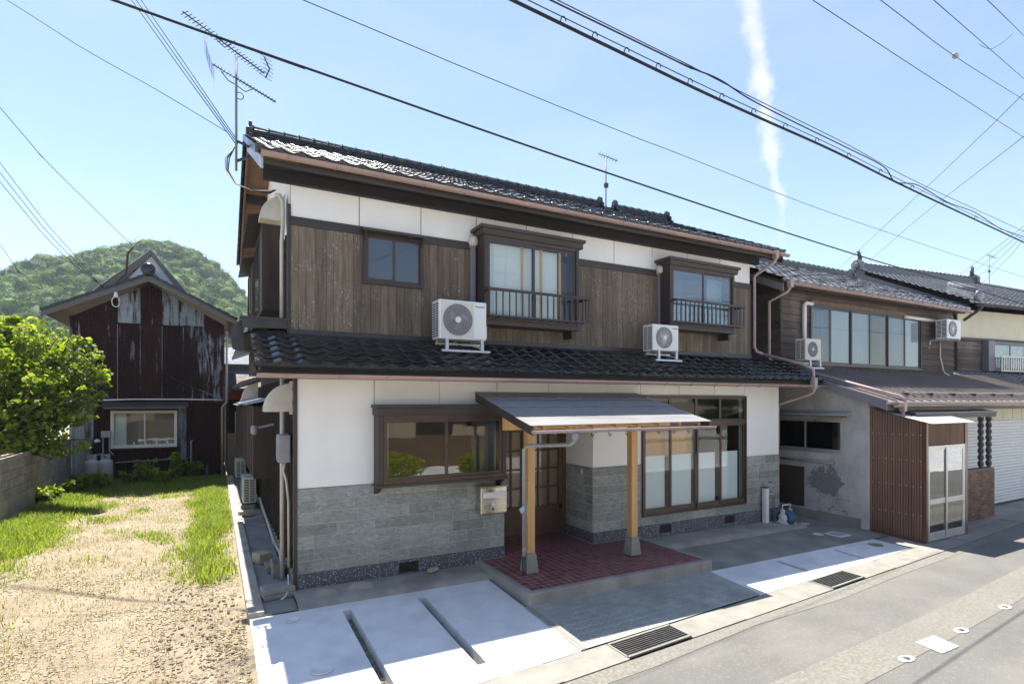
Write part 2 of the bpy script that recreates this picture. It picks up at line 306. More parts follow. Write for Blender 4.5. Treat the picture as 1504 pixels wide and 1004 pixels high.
# ------------------------------------------------------------------ mesh helpers
WMX = {}
def setp(o, label=None, cat=None, group=None, kind=None):
    if label: o['label'] = label
    if cat: o['category'] = cat
    if group: o['group'] = group
    if kind: o['kind'] = kind
    return o
def root(name, loc, label, cat, group=None, rz=0.):
    o = bpy.data.objects.new(name, None); col.objects.link(o); o.empty_display_size = .2
    o.location = loc; o.rotation_euler = (0, 0, rz)
    WMX[o.name] = Matrix.Translation(Vector(loc)) @ Matrix.Rotation(rz, 4, 'Z')
    return setp(o, label, cat, group)
def adopt(o, parent, local=False):
    if parent is not None:
        o.parent = parent
        if not local and parent.name in WMX: o.matrix_parent_inverse = WMX[parent.name].inverted()
    return o
class MB:
    def __init__(s): s.v = []; s.f = []; s.sm = []
    def add(s, vs, fs, smooth=False):
        n = len(s.v); s.v += [tuple(p) for p in vs]
        for f in fs: s.f.append(tuple(i+n for i in f)); s.sm.append(smooth)
        return s
    def box(s, x0, y0, z0, x1, y1, z1):
        vs = [(x0, y0, z0), (x1, y0, z0), (x1, y1, z0), (x0, y1, z0), (x0, y0, z1), (x1, y0, z1), (x1, y1, z1), (x0, y1, z1)]
        return s.add(vs, [(0, 3, 2, 1), (4, 5, 6, 7), (0, 1, 5, 4), (1, 2, 6, 5), (2, 3, 7, 6), (3, 0, 4, 7)])
    def cbox(s, x0, y0, z0, x1, y1, z1, c=.006):
        # box with chamfered vertical and top edges on the -y face side and all round
        a = []
        def ring(z, i): return [(x0+i, y0, z), (x1-i, y0, z), (x1, y0+i, z), (x1, y1-i, z), (x1-i, y1, z), (x0+i, y1, z), (x0, y1-i, z), (x0, y0+i, z)]
        def inner(z): return [(x0+c, y0+c, z)]*0
        r1 = ring(z0+c, c); r2 = ring(z1-c, c)
        t = [(x0+c, y0+c, z1), (x1-c, y0+c, z1), (x1-c, y1-c, z1), (x0+c, y1-c, z1)]
        b = [(x0+c, y0+c, z0), (x1-c, y0+c, z0), (x1-c, y1-c, z0), (x0+c, y1-c, z0)]
        vs = r1+r2+t+b; fs = [(i, (i+1) % 8, 8+(i+1) % 8, 8+i) for i in range(8)]
        m = {0: 0, 1: 1, 2: 1, 3: 2, 4: 2, 5: 3, 6: 3, 7: 0}
        for i in range(8):
            j = (i+1) % 8
            if m[i] == m[j]: fs += [(8+i, 8+j, 16+m[i]), (j, i, 20+m[i])]
            else: fs += [(8+i, 8+j, 16+m[j], 16+m[i]), (j, i, 20+m[i], 20+m[j])]
        fs += [(16, 17, 18, 19), (23, 22, 21, 20)]
        return s.add(vs, fs)
    def prism(s, poly, a, b):
        # polygon given as 3d points, extruded by vector b-a
        a = Vector(a); n = len(poly); p = [Vector(q) for q in poly]; d = Vector(b)-a
        vs = p+[q+d for q in p]
        return s.add(vs, [tuple(range(n-1, -1, -1)), tuple(range(n, 2*n))]+[(i, (i+1) % n, n+(i+1) % n, n+i) for i in range(n)])
    def tube(s, pts, r, n=8, caps=True, smooth=True):
        pts = [Vector(p) for p in pts]; rs = r if isinstance(r, (list, tuple)) else [r]*len(pts); vs = []; u = None
        for i, p in enumerate(pts):
            d = (pts[min(i+1, len(pts)-1)]-pts[max(i-1, 0)])
            if d.length < 1e-9: d = Vector((0, 0, 1))
            d.normalize()
            if u is None: u = d.orthogonal().normalized()
            else:
                u = u-d*u.dot(d)
                u = u.normalized() if u.length > 1e-6 else d.orthogonal().normalized()
            v = d.cross(u)
            for k in range(n):
                a = 2*math.pi*k/n; vs.append(p+(u*math.cos(a)+v*math.sin(a))*rs[i])
        fs = [(i*n+k, i*n+(k+1) % n, (i+1)*n+(k+1) % n, (i+1)*n+k) for i in range(len(pts)-1) for k in range(n)]
        if caps: fs += [tuple(range(n-1, -1, -1)), tuple(range((len(pts)-1)*n, len(pts)*n))]
        return s.add(vs, fs, smooth)
    def bar(s, a, b, w, h=None):
        # square bar from a to b
        a = Vector(a); b = Vector(b); d = (b-a).normalized(); h = h or w
        u = d.cross(Vector((0, 0, 1)))
        u = u.normalized() if u.length > 1e-4 else Vector((1, 0, 0))
        v = u.cross(d).normalized(); q = [u*w/2+v*h/2, -u*w/2+v*h/2, -u*w/2-v*h/2, u*w/2-v*h/2]
        vs = [a+k for k in q]+[b+k for k in q]
        return s.add(vs, [(0, 1, 2, 3), (7, 6, 5, 4)]+[(i, i+4, (i+1) % 4+4, (i+1) % 4) for i in range(4)])
    def lathe(s, c, prof, n=16, axis='z', smooth=True):
        c = Vector(c); vs = []
        for r, h in prof:
            for k in range(n):
                a = 2*math.pi*k/n; q = (r*math.cos(a), r*math.sin(a))
                vs.append(c+(Vector((q[0], q[1], h)) if axis == 'z' else Vector((q[0], h, q[1])) if axis == 'y' else Vector((h, q[0], q[1]))))
        m = len(prof); fs = [(i*n+k, i*n+(k+1) % n, (i+1)*n+(k+1) % n, (i+1)*n+k) for i in range(m-1) for k in range(n)]
        fs += [tuple(range(n-1, -1, -1)), tuple(range((m-1)*n, m*n))]
        return s.add(vs, fs, smooth)
    def mesh(s, name):
        me = bpy.data.meshes.new(name); me.from_pydata(s.v, [], s.f); me.polygons.foreach_set('use_smooth', s.sm); me.update(); return me
    def build(s, name, mat, parent=None, local=False, bev=0., kind=None):
        o = bpy.data.objects.new(name, s.mesh(name)); o.data.materials.append(MATS[mat]); col.objects.link(o); adopt(o, parent, local)
        if bev:
            b = o.modifiers.new('bevel', 'BEVEL'); b.width = bev; b.segments = 2; b.limit_method = 'ANGLE'; b.harden_normals = False
        if kind: o['kind'] = kind
        return o
def npmesh(name, V, Fq, mat, tone=None, smooth=False, parent=None):
    # big meshes from numpy arrays; Fq is (n, k)
    me = bpy.data.meshes.new(name); n, kk = Fq.shape
    me.vertices.add(len(V)); me.vertices.foreach_set('co', np.asarray(V, np.float32).ravel())
    me.loops.add(n*kk); me.loops.foreach_set('vertex_index', Fq.astype(np.int32).ravel())
    me.polygons.add(n); me.polygons.foreach_set('loop_start', np.arange(0, n*kk, kk, dtype=np.int32)); 
    if smooth: me.polygons.foreach_set('use_smooth', np.ones(n, bool))
    if tone is not None:
        a = me.attributes.new('tone', 'FLOAT', 'FACE'); a.data.foreach_set('value', np.asarray(tone, np.float32))
    me.update(calc_edges=True); me.validate()
    me.materials.append(MATS[mat]); o = bpy.data.objects.new(name, me); col.objects.link(o); adopt(o, parent); return o
def inst(name, me, parent, mat4, local=False):
    o = bpy.data.objects.new(name, me); col.objects.link(o); adopt(o, parent, local); o.matrix_basis = mat4; return o
def struct(mb, name, mat): o = mb.build(name, mat); o['kind'] = 'structure'; return o
def basis(o, ex, ey, ez):
    m = Matrix.Identity(4)
    for i, e in enumerate((ex, ey, ez)):
        for j in range(3): m[j][i] = e[j]
    for j in range(3): m[j][3] = o[j]
    return m
def text(name, body, size, mat, parent, mat4, local=False):
    cu = bpy.data.curves.new(name, 'FONT'); cu.body = body; cu.size = size; cu.extrude = .0008; cu.offset = size*.012
    tmp = bpy.data.objects.new('tmp_text', cu); col.objects.link(tmp)
    dg = bpy.context.evaluated_depsgraph_get(); me = bpy.data.meshes.new_from_object(tmp.evaluated_get(dg))
    bpy.data.objects.remove(tmp); bpy.data.curves.remove(cu)
    me.materials.clear(); me.materials.append(MATS[mat]); return inst(name, me, parent, mat4, local)

# ------------------------------------------------------------------ setting: ground, road, forecourt
g = MB(); g.add([(-900, -900, -.42), (1500, -900, -.42), (1500, 1500, -.42), (-900, 1500, -.42)], [(0, 1, 2, 3)]); struct(g, 'ground', 'soil')
def sheet(name, mat, poly, dz=0., n=None, zf=zg):
    m = MB(); m.add([(x, y, zf(x, y)+dz) for x, y in poly], [tuple(range(len(poly)))]); return struct(m, name, mat)
ZR = zg(5, -3.2)-.02
def road_pt(s, wv, z=0.):   # s along the road, wv out from the forecourt edge
    return (s, YE(s)-wv, z)
# road sheet with slight camber, cut into quads
m = MB(); xs = np.linspace(-45, 60, 60); ws = [.42, 1.6, 2.9, 4.2, 6.0]
def zs(x): return zg(x, YE(x))
def zroad(x, wv): return zs(x)-.018+.025*math.sin(min(wv, 4.5)/4.5*math.pi*.5)
for i in range(len(xs)-1):
    for j in range(len(ws)-1):
        q = [(xs[i], ws[j+1]), (xs[i+1], ws[j+1]), (xs[i+1], ws[j]), (xs[i], ws[j])]
        m.add([(a, YE(a)-b, zroad(a, b)) for a, b in q], [(0, 1, 2, 3)])
struct(m, 'road', 'asphalt')
# centre strip of lighter patching with the snow-melting pipe
m = MB()
for i in range(len(xs)-1):
    e0 = .03*math.sin(xs[i]*3.1)+.015*math.sin(xs[i]*7.7); e1 = .03*math.sin(xs[i+1]*3.1)+.015*math.sin(xs[i+1]*7.7)
    for (a, b) in ((1.50, 1.60), (1.60, 1.98)):
        z = [zroad(xs[i], b)+.004, zroad(xs[i+1], b)+.004, zroad(xs[i+1], a)+.004, zroad(xs[i], a)+.004]
        m.add([(xs[i], YE(xs[i])-b-(e0 if b > 1.7 else 0), z[0]), (xs[i+1], YE(xs[i+1])-b-(e1 if b > 1.7 else 0), z[1]), (xs[i+1], YE(xs[i+1])-a-(e1 if a < 1.55 else 0), z[2]), (xs[i], YE(xs[i])-a-(e0 if a < 1.55 else 0), z[3])], [(0, 1, 2, 3)])
struct(m, 'road_centre_strip', 'asphalt_strip')
m = MB()
for i in range(len(xs)-1):
    if xs[i] < -14: continue
    e0 = .04*math.sin(xs[i]*2.3)+.03*math.sin(xs[i]*5.1); e1 = .04*math.sin(xs[i+1]*2.3)+.03*math.sin(xs[i+1]*5.1)
    z = [zroad(xs[i], .62)+.004, zroad(xs[i+1], .62)+.004, zroad(xs[i+1], .43)+.004, zroad(xs[i], .43)+.004]
    m.add([(xs[i], YE(xs[i])-.63-e0, z[0]), (xs[i+1], YE(xs[i+1])-.63-e1, z[1]), (xs[i+1], YE(xs[i+1])-.425, z[2]), (xs[i], YE(xs[i])-.425, z[3])], [(0, 1, 2, 3)])
struct(m, 'road_edge_patching', 'asphalt_strip')
# concrete street gutter slabs, each its own piece
gut = MB()
for i in range(len(xs)-1): gut.add([(xs[i], YE(xs[i])-.43, zs(xs[i])-.05), (xs[i+1], YE(xs[i+1])-.43, zs(xs[i+1])-.05), (xs[i+1], YE(xs[i+1]), zs(xs[i+1])-.05), (xs[i], YE(xs[i]), zs(xs[i])-.05)], [(0, 1, 2, 3)])
gut = struct(gut, 'street_gutter', 'mortar')
GR = [(2.87, 3.86), (6.92, 7.86)]
x = -6.; cuts = []
while x < 24:
    e = x+1.0
    for a, b in GR:
        if x < a < e: e = a
        if abs(x-a) < 1e-6: e = b
    cuts.append((x, e)); x = e
for a, b in cuts:
    if any(abs(a-g0) < 1e-6 for g0, _ in GR): continue
    q = [(a+.003, YE(a)-.002), (b-.003, YE(b)-.002), (b-.003, YE(b)-.408), (a+.003, YE(a)-.408)]
    mm = MB(); z0 = (zs(a)+zs(b))/2-.004
    zt = z0+random.uniform(-.003, .003)
    mm.prism([(px_, py_, zt-.05) for px_, py_ in reversed(q)], (0, 0, 0), (0, 0, .05)); mm.build('gutter_slab', 'gutter_concrete', gut)
for gi, (a, b) in enumerate(GR):
    r = root('drain_grate', (a, YE(a)-.2, zs(a)), ['steel drain grate in the street gutter in front of the concrete ramp', 'steel drain grate in the street gutter before the shallow white slab'][gi], 'drain grate')
    z = zs(a)-.006
    def gp(u, v, dz): xx = a+u*(b-a); return Vector((xx, YE(xx)-.03-v*.34, z+dz))
    fm = MB()
    for v in (0, 1): fm.bar(gp(0, v, 0), gp(1, v, 0), .025, .02)
    for u in (0, 1): fm.bar(gp(u, 0, 0), gp(u, 1, 0), .025, .02)
    fm.build('frame', 'gutter_concrete', r)
    for kx in range(9): bm_ = MB(); v = .06+kx*.11; bm_.bar(gp(.02, v, 0), gp(.98, v, 0), .014, .022); bm_.build('bar', 'grate_steel', r)
    cm = MB()
    for kx in range(13): u = .03+kx*.94/12; cm.bar(gp(u, .03, -.008), gp(u, .97, -.008), .007, .012)
    cm.build('cross_bars', 'grate_steel', r)
    pm = MB(); pm.add([gp(0, 0, -.03), gp(1, 0, -.03), gp(1, 1, -.03), gp(0, 1, -.03)], [(3, 2, 1, 0)]); pm.build('pit', 'black_plastic', r)

# forecourt slabs; slots are cut by leaving gaps between slab strips
def slab_piece(mb, x0, x1, ya0, ya1, yb0, yb1, th=.14, dz=0.):
    # back edge y from ya0 (at x0) to ya1, front edge yb0, yb1
    q = [(x0, yb0), (x1, yb1), (x1, ya1), (x0, ya0)]
    vs = [(a, b, zg(a, b)+dz-th) for a, b in q]+[(a, b, zg(a, b)+dz) for a, b in q]
    mb.add(vs, [(3, 2, 1, 0), (4, 5, 6, 7), (0, 1, 5, 4), (1, 2, 6, 5), (2, 3, 7, 6), (3, 0, 4, 7)])
mb = MB(); yb = -.62; SL = [(.42, .53), (1.38, 1.49)]; xs_ = [-.60, .42, .53, 1.38, 1.49, 2.53]
for i in range(5):
    a, b = xs_[i], xs_[i+1]
    if (a, b) in SL:
        slab_piece(mb, a, b, yb, yb, -.84, -.84); slab_piece(mb, a, b, -2.72, -2.72, YE(a), YE(b))
    else: slab_piece(mb, a, b, yb, yb, YE(a), YE(b))
struct(mb, 'left_forecourt_slab', 'concrete_new')
mb = MB(); ybk = -1.70; xs_ = [5.72, 7.28, 7.38, 8.84, 8.94, 10.34]
for i in range(5):
    a, b = xs_[i], xs_[i+1]
    if i in (1, 3): slab_piece(mb, a, b, ybk, ybk, -1.80, -1.80); slab_piece(mb, a, b, -2.34, -2.34, YE(a), YE(b))
    else: slab_piece(mb, a, b, ybk, ybk, YE(a), YE(b))
struct(mb, 'right_forecourt_slab', 'concrete_new')
mb = MB(); slab_piece(mb, 2.531, 2.60, -1.72, -1.72, YE(2.53), YE(2.6), .14, .012); struct(mb, 'ramp_edge_strip', 'gutter_concrete')
# bed beneath slabs
sheet('forecourt_bed', 'soil', [(-.6, YE(-.6)), (10.34, YE(10.34)), (10.34, -.6), (-.6, -.6)], -.12)
# sloping old concrete ramp in front of the entrance
mb = MB(); nx, ny = 14, 8
def ramp_z(x, v): return zg(x, -1.72)+.01+(zg(x, YE(x))-zg(x, -1.72))*v
P = {}
for i in range(nx+1):
    for j in range(ny+1):
        v = j/ny; x0 = 2.515; x1 = 5.84+(5.735-5.84)*v; x = x0+(x1-x0)*i/nx; y = -1.70+(YE(x)+1.70)*v; P[i, j] = (x, y, ramp_z(x, v)+.004*mnoise.noise((x*2, y*2, 0)))
for i in range(nx):
    for j in range(ny): mb.add([P[i, j], P[i, j+1], P[i+1, j+1], P[i+1, j]], [(0, 1, 2, 3)])
struct(mb, 'entrance_ramp', 'ramp_concrete')
mb = MB()
for i in range(30):
    for j in range(9):
        v = (j+.5)/9; x = 2.62+(i+.5+(j % 2)*.5)*.104; y = -1.74+(YE(x)+1.78)*v
        if x > 5.68-.1*v or random.random() < .28*(i/30)+.05: continue
        n = 10; z = ramp_z(x, v)+.009; vs = []
        for rr in (.032, .039):
            for kx in range(n): a = 2*math.pi*kx/n; xx = x+rr*math.cos(a); yy = y+rr*math.sin(a); vs.append((xx, yy, ramp_z(xx, (yy+1.70)/(YE(xx)+1.70))+.0075))
        mb.add(vs, [(kx, (kx+1) % n, n+(kx+1) % n, n+kx) for kx in range(n)])
o = mb.build('stamped_rings', 'ring_dark'); setp(o, 'rows of small rings stamped into the grey concrete ramp', 'rings', kind='stuff')
sheet('side_forecourt', 'concrete_dark', [(5.72, -1.70), (10.95, -1.70), (10.95, -.50), (5.72, -.50)], -.004)
sheet('right_margin', 'concrete_old', [(10.34, YE(10.34)), (30, YE(30)), (30, 1.2), (10.34, .5)], -.012)
# rounded apron along the house foot
def apron(name, x0, x1):
    mb = MB(); prof = [(-.62, -.01), (-.60, .035), (-.45, .055), (-.2, .06), (0, .065)]
    n = int((x1-x0)/.25); vs = []
    for i in range(n+1):
        x = x0+(x1-x0)*i/n
        for y, h in prof: vs.append((x, y, zg(x, 0)+h+.004*mnoise.noise((x*3, y*5, 1))))
    k_ = len(prof); fs = [(i*k_+j, (i+1)*k_+j, (i+1)*k_+j+1, i*k_+j+1) for i in range(n) for j in range(k_-1)]
    mb.add(vs, fs, True); struct(mb, name, 'concrete_old')
apron('apron_left', -.06, 2.60); apron('apron_right', 5.90, 9.95)
for hx, hy in ((.30, -.34), (.78, -.27)):
    mb = MB(); vs = []; n = 14
    for rr, h in ((1, 0), (.8, .045), (.45, .075), (.05, .085)):
        for kx in range(n): a = 2*math.pi*kx/n; vs.append((hx+.20*rr*math.cos(a), hy+.10*rr*math.sin(a), zg(hx, 0)+.05+h))
    mb.add(vs, [(i*n+kx, i*n+(kx+1) % n, (i+1)*n+(kx+1) % n, (i+1)*n+kx) for i in range(3) for kx in range(n)]+[tuple(range(3*n, 4*n))], True)
    o = mb.build('cement_mound', 'concrete_old'); setp(o, 'low smooth cement mound on the apron under the grey stone wall', 'cement mound', 'cement mounds on the apron')
# side path, kerb
sheet('side_path', 'concrete_dark', [(-.44, -.62), (-.06, -.62), (-.0, 13.2), (-.44, 13.2)], .012)
mb = MB(); y = -.62
kb = MB(); kb.box(-.60, -.60, -.4, -.46, 13.2, .03); kb = struct(kb, 'kerb', 'concrete_kerb')
while y < 13:
    L = random.uniform(1.1, 1.9); e = min(y+L, 13.1); mm = MB(); mm.box(-.62, y+.006, -.42, -.44, e-.006, .055+random.uniform(-.008, .008)); mm.build('kerb_stone', 'concrete_kerb', kb, bev=.012); y = e
# gravel lot: gently uneven sheet
nx, ny = 40, 90; X = np.linspace(-16, -.60, nx); Y = np.linspace(-7., 20, ny)
def lotz(x, y):
    return -.035+.05*mnoise.noise((x*.45, y*.45, 3.))+.018*mnoise.noise((x*1.7, y*1.7, 5.))-.045*min(max(-.6-y, 0), 2.6)*.9
V = np.array([(x, y, lotz(x, y)) for y in Y for x in X]); idx = np.arange(nx*ny).reshape(ny, nx)
F = np.stack([idx[:-1, :-1], idx[:-1, 1:], idx[1:, 1:], idx[1:, :-1]], -1).reshape(-1, 4)
o = npmesh('lot_ground', V, F, 'soil', smooth=True); o['kind'] = 'structure'
sheet('lot_front', 'gutter_concrete', [(-16, YE(-16)), (-.6, YE(-.6)), (-.6, -2.6), (-16, -3.6)], -.06)
# snow-melting nozzles and patch on the road
for i, (sx0, wv) in enumerate(((5.43, 1.97), (6.80, 1.99), (8.2, 2.0), (4.05, 1.97), (9.6, 2.0))):
    r = root('road_nozzle', (sx0, YE(sx0)-wv, zroad(sx0, wv)), ['water nozzle in a white painted oval beside the white patch, toward the ramp', 'water nozzle in a white painted oval just past the white road patch', 'second water nozzle oval past the white road patch', 'water nozzle in a white oval farthest from the brick wall', 'third water nozzle oval past the white road patch'][i], 'road nozzle', 'snow-melting nozzles in the road')
    pm = MB(); n = 20; pm.add([(.112*math.cos(2*math.pi*k_/n), .062*math.sin(2*math.pi*k_/n), .009) for k_ in range(n)], [tuple(range(n))]); pm.build('painted_oval', 'road_paint', r, True)
    pm = MB(); pm.lathe((0, 0, .010), [(.032, 0), (.032, .008), (.02, .012), (.008, .012)], 12); pm.build('nozzle', 'grate_steel', r, True)
q = [(5.95, -4.52), (6.34, -4.52), (6.27, -4.80), (5.90, -4.80)]
mb = MB(); mb.add([(a, b, zroad(a, 1.9)+.010) for a, b in q], [(3, 2, 1, 0)]); o = mb.build('road_patch', 'road_paint'); setp(o, 'white painted rectangle on the road between two water nozzles', 'road marking')

# ------------------------------------------------------------------ roof tiles
def tile_mesh(name, w, L, mat, eave=False, amp=.040, lift=.030, thk=.024):
    n = 10; mb = MB(); top = []; back = []; low = []
    for i in range(n+1):
        s = i/n; z = amp*(.5+.5*math.cos(2*math.pi*s))**1.35+.007*(1-s); x = -.006+s*(w+.010)
        rnd = .006*(1-abs(2*s-1))
        top.append((x, -rnd, z+lift)); back.append((x, L+.035, z+.004)); low.append((x, .004-rnd, z+lift-thk))
    k_ = n+1; mid = [(a[0], a[1]+.012, a[2]+.004) for a in top]
    mb.add(low+top+mid+back, [(i, i+1, k_+i+1, k_+i) for i in range(n)]+[(k_+i, k_+i+1, 2*k_+i+1, 2*k_+i) for i in range(n)]+[(2*k_+i, 2*k_+i+1, 3*k_+i+1, 3*k_+i) for i in range(n)], True)
    if eave:
        c = []; m_ = 10
        for rr, y in ((.040, .02), (.040, -.012), (.030, -.018), (.02, -.012), (.004, -.012)):
            for q in range(m_): a = 2*math.pi*q/m_; c.append((rr*math.cos(a), y, amp*.55+lift-.012+rr*math.sin(a)))
        mb.add(c, [(i*m_+q, (i+1)*m_+q, (i+1)*m_+(q+1) % m_, i*m_+(q+1) % m_) for i in range(4) for q in range(m_)], True)
        # hanging lip of the eave tile
        lip = []; 
        for i in range(n+1):
            s = i/n; z = amp*(.5+.5*math.cos(2*math.pi*s))**1.35; x = s*w; lip += [(x, -.004, z+lift-.02), (x, -.004, min(z, .012)+lift-.052)]
        mb.add(lip, [(2*i, 2*i+1, 2*i+3, 2*i+2) for i in range(n)])
    me = mb.mesh(name); me.materials.append(MATS[mat]); return me
def tiled(parent, O, ex, es, cols, rows, w, L, mat, indiv=300, xr=None, kindname='tile', amp=.040, lift=.030, thk=.024):
    O = Vector(O); ex = Vector(ex).normalized(); es = Vector(es).normalized(); en = ex.cross(es).normalized()
    ms = [tile_mesh('tile', w, L, mat, False, amp+d, lift+e, thk) for d, e in ((0, 0), (.002, .003), (-.002, -.002))]; me_e = tile_mesh('eave_tile', w, L, mat, True, amp, lift, thk)
    rest = MB(); cnt = 0
    for r in range(rows):
        for c in range(cols):
            if xr and not (xr(r)[0] <= (c+.5)*w <= xr(r)[1]): continue
            p = O+ex*(c*w+random.uniform(-.003, .003))+es*(r*L+random.uniform(-.004, .004))+en*random.uniform(-.002, .003)
            me = me_e if r == 0 else random.choice(ms); mt = basis(p, ex, es, en)
            if cnt < indiv: inst('eave_tile' if r == 0 else kindname, me, parent, mt)
            else:
                n = len(rest.v); rest.v += [tuple(mt @ v.co) for v in me.vertices]
                for q in me.polygons: rest.f.append(tuple(i+n for i in q.vertices)); rest.sm.append(True)
            cnt += 1
    if rest.v: rest.build('tile_field', mat, parent, kind='stuff')
def ridge(parent, A, B, mat, cap_r=.085, courses=3, step=.27, wd=.26, ch=.055, endcap=True):
    A = Vector(A); B = Vector(B); d = (B-A); L = d.length; d.normalize(); sd = d.cross(Vector((0, 0, 1))).normalized(); up = Vector((0, 0, 1))
    for i in range(courses):
        h0 = i*ch; wv = wd-.03*i; mb = MB(); n = max(1, int(L/.9))
        q = [sd*(wv/2)+up*h0, sd*(wv/2)+up*(h0+ch-.014), -sd*(wv/2)+up*(h0+ch-.014), -sd*(wv/2)+up*h0]
        mb.prism([A+v for v in q], (0, 0, 0), d*L)
        q = [sd*(wv/2+.018)+up*(h0+ch-.014), sd*(wv/2-.0)+up*(h0+ch), -sd*(wv/2-.0)+up*(h0+ch), -sd*(wv/2+.018)+up*(h0+ch-.014)]
        mb.prism([A+v for v in q], (0, 0, 0), d*L); mb.build('ridge_course', mat, parent)
    top = courses*ch; n = max(1, int(round(L/step))); st = L/n; mb = MB(); m_ = 10; vs = []
    for s, rr in ((0, cap_r+.014), (.035, cap_r+.014), (.036, cap_r), (st, cap_r-.004)):
        for q in range(m_+1): a = math.pi*q/m_; vs.append((s, rr*math.cos(a)*1.1, rr*math.sin(a)))
    mb.add(vs, [(i*(m_+1)+q, (i+1)*(m_+1)+q, (i+1)*(m_+1)+q+1, i*(m_+1)+q+1) for i in range(3) for q in range(m_)]+[tuple(range(m_, -1, -1))], True)
    me = mb.mesh('ridge_cap'); me.materials.append(MATS[mat])
    for i in range(n): inst('ridge_cap', me, parent, basis(A+d*(i*st)+up*top, d, -sd, up))
    if endcap:
        for p, sg in ((A, -1), (B, 1)):
            # layered end ornament with a round boss and shoulders
            mb = MB(); prof = [(-.21, -.10), (-.25, .02), (-.17, .06), (-.16, .16), (-.10, .20), (-.09, .30), (0, .36), (.09, .30), (.10, .20), (.16, .16), (.17, .06), (.25, .02), (.21, -.10)]
            mb.prism([p+sd*a+up*b_ for a, b_ in prof], (0, 0, 0), d*(.06*sg))
            c = p+up*.16+d*(.06*sg); vs = []; m_2 = 14
            for rr, h in ((.085, 0), (.085, .03), (.06, .045), (.05, .03), (.01, .03)):
                for q in range(m_2): a = 2*math.pi*q/m_2; vs.append(c+sd*(rr*math.cos(a))+up*(rr*math.sin(a))+d*(h*sg))
            mb.add(vs, [(i*m_2+q, i*m_2+(q+1) % m_2, (i+1)*m_2+(q+1) % m_2, (i+1)*m_2+q) for i in range(4) for q in range(m_2)]); mb.build('ridge_end_ornament', mat, parent)
def gutter(parent, A, B, r, mat, step=.62, name='gutter'):
    A = Vector(A); B = Vector(B); d = (B-A).normalized(); sd = d.cross(Vector((0, 0, 1))).normalized(); up = Vector((0, 0, 1)); n = 10; mb = MB(); vs = []
    for p in (A, B):
        for rr in (r, r-.006):
            for q in range(n+1): a = math.pi+math.pi*q/n; vs.append(p+sd*(rr*math.cos(a))+up*(rr*math.sin(a)*.95))
    k_ = n+1
    for q in range(n): mb_f = [(q, q+1, 2*k_+q+1, 2*k_+q), (k_+q+1, k_+q, 3*k_+q, 3*k_+q+1), (q+1, q, k_+q, k_+q+1), (2*k_+q, 2*k_+q+1, 3*k_+q+1, 3*k_+q)]; mb.f += mb_f; mb.sm += [True, True, False, False]
    mb.v = [tuple(v) for v in vs]; mb.f += [(0, 2*k_, 3*k_, k_), (n, k_+n, 3*k_+n, 2*k_+n)]; mb.sm += [False, False]
    for p, e in ((A, 1), (B, -1)):
        mb.add([p+sd*((r-.001)*math.cos(math.pi+math.pi*q/n))+up*((r-.001)*math.sin(math.pi+math.pi*q/n)*.95)+d*(.003*e) for q in range(n+1)], [tuple(range(n+1))])
    o = mb.build(name, mat, parent); L = (B-A).length; m_ = int(L/step)
    for i in range(m_):
        p = A+d*((i+.5)*L/m_); bm_ = MB(); bm_.tube([p+sd*((r+.004)*math.cos(math.pi+math.pi*q/8))+up*((r+.004)*math.sin(math.pi+math.pi*q/8)*.95) for q in range(9)], .007, 5); bm_.build('gutter_bracket', mat, o)
    return o
def sash(parent, name, x0, x1, z0, z1, y, fr, mat, gl, th=.03, panes=1, midz=None, local=False, mull=None):
    # framed glazed unit lying in a plane of constant y: frame > pane; returns frame
    mb = MB(); mb.box(x0, y, z0, x1, y+th, z0+fr).box(x0, y, z1-fr, x1, y+th, z1).box(x0, y, z0+fr, x0+fr, y+th, z1-fr).box(x1-fr, y, z0+fr, x1, y+th, z1-fr)
    o = mb.build(name, mat, parent, local, bev=.003)
    pm = MB(); pm.box(x0+fr*.8, y+th*.45, z0+fr*.8, x1-fr*.8, y+th*.45+.004, z1-fr*.8); pm.build('pane', gl, o, local); return o

# ------------------------------------------------------------------ main house
W = 9.87
H = root('traditional_house', (W/2, 3.5, 0), 'two-storey wooden house with black tiled roofs, white panels and grey stone base', 'house')
S = .72
# lower front wall backing with its openings
mb = MB()
for a, b, z0, z1 in ((0, 1.08, -.15, 2.95), (1.08, 2.98, -.15, 1.40), (1.08, 2.98, 2.42, 2.95), (2.98, 3.11, -.15, 2.95), (3.11, 4.87, 2.2, 2.95), (4.87, 5.99, -.15, 2.95), (5.99, 8.76, -.15, .44), (5.99, 8.76, 2.62, 2.95), (8.76, W, -.15, 2.95)):
    mb.box(a, .022, z0, b, .14, z1)
mb.box(2.98, .141, -.15, 3.108, 1.0, 2.9); mb.box(4.892, .141, -.15, 5.0, 1.0, 2.9); mb.box(3.109, .90, 2.12, 4.891, 1.0, 2.9)
mb.build('lower_wall', 'stone_joint', H)
# side and back walls
mb = MB(); mb.box(.02, .141, -.15, .14, 13.4, 2.9); mb.box(W-.14, .141, -.15, W-.001, 10, 2.9); mb.box(.141, 10, -.15, W-.141, 10.12, 2.9); mb.build('side_wall', 'lap_board_dark', H)
mb = MB(); mb.box(0.02, S+.02, 3.2, W-.03, S+.14, 6.04); mb.box(.02, S+.141, 2.91, .14, 6.8, 5.95); mb.box(W-.17, S+.141, 2.91, W-.03, 6.8, 5.95); mb.prism([(W-.17, S+.141, 5.951), (W-.17, 3.72, 7.25), (W-.17, 6.8, 5.951)], (0, 0, 0), (.14, 0, 0)); mb.box(.141, 6.7, 2.91, W-.171, 6.8, 6.2); mb.build('upper_wall', 'wood_dark', H)
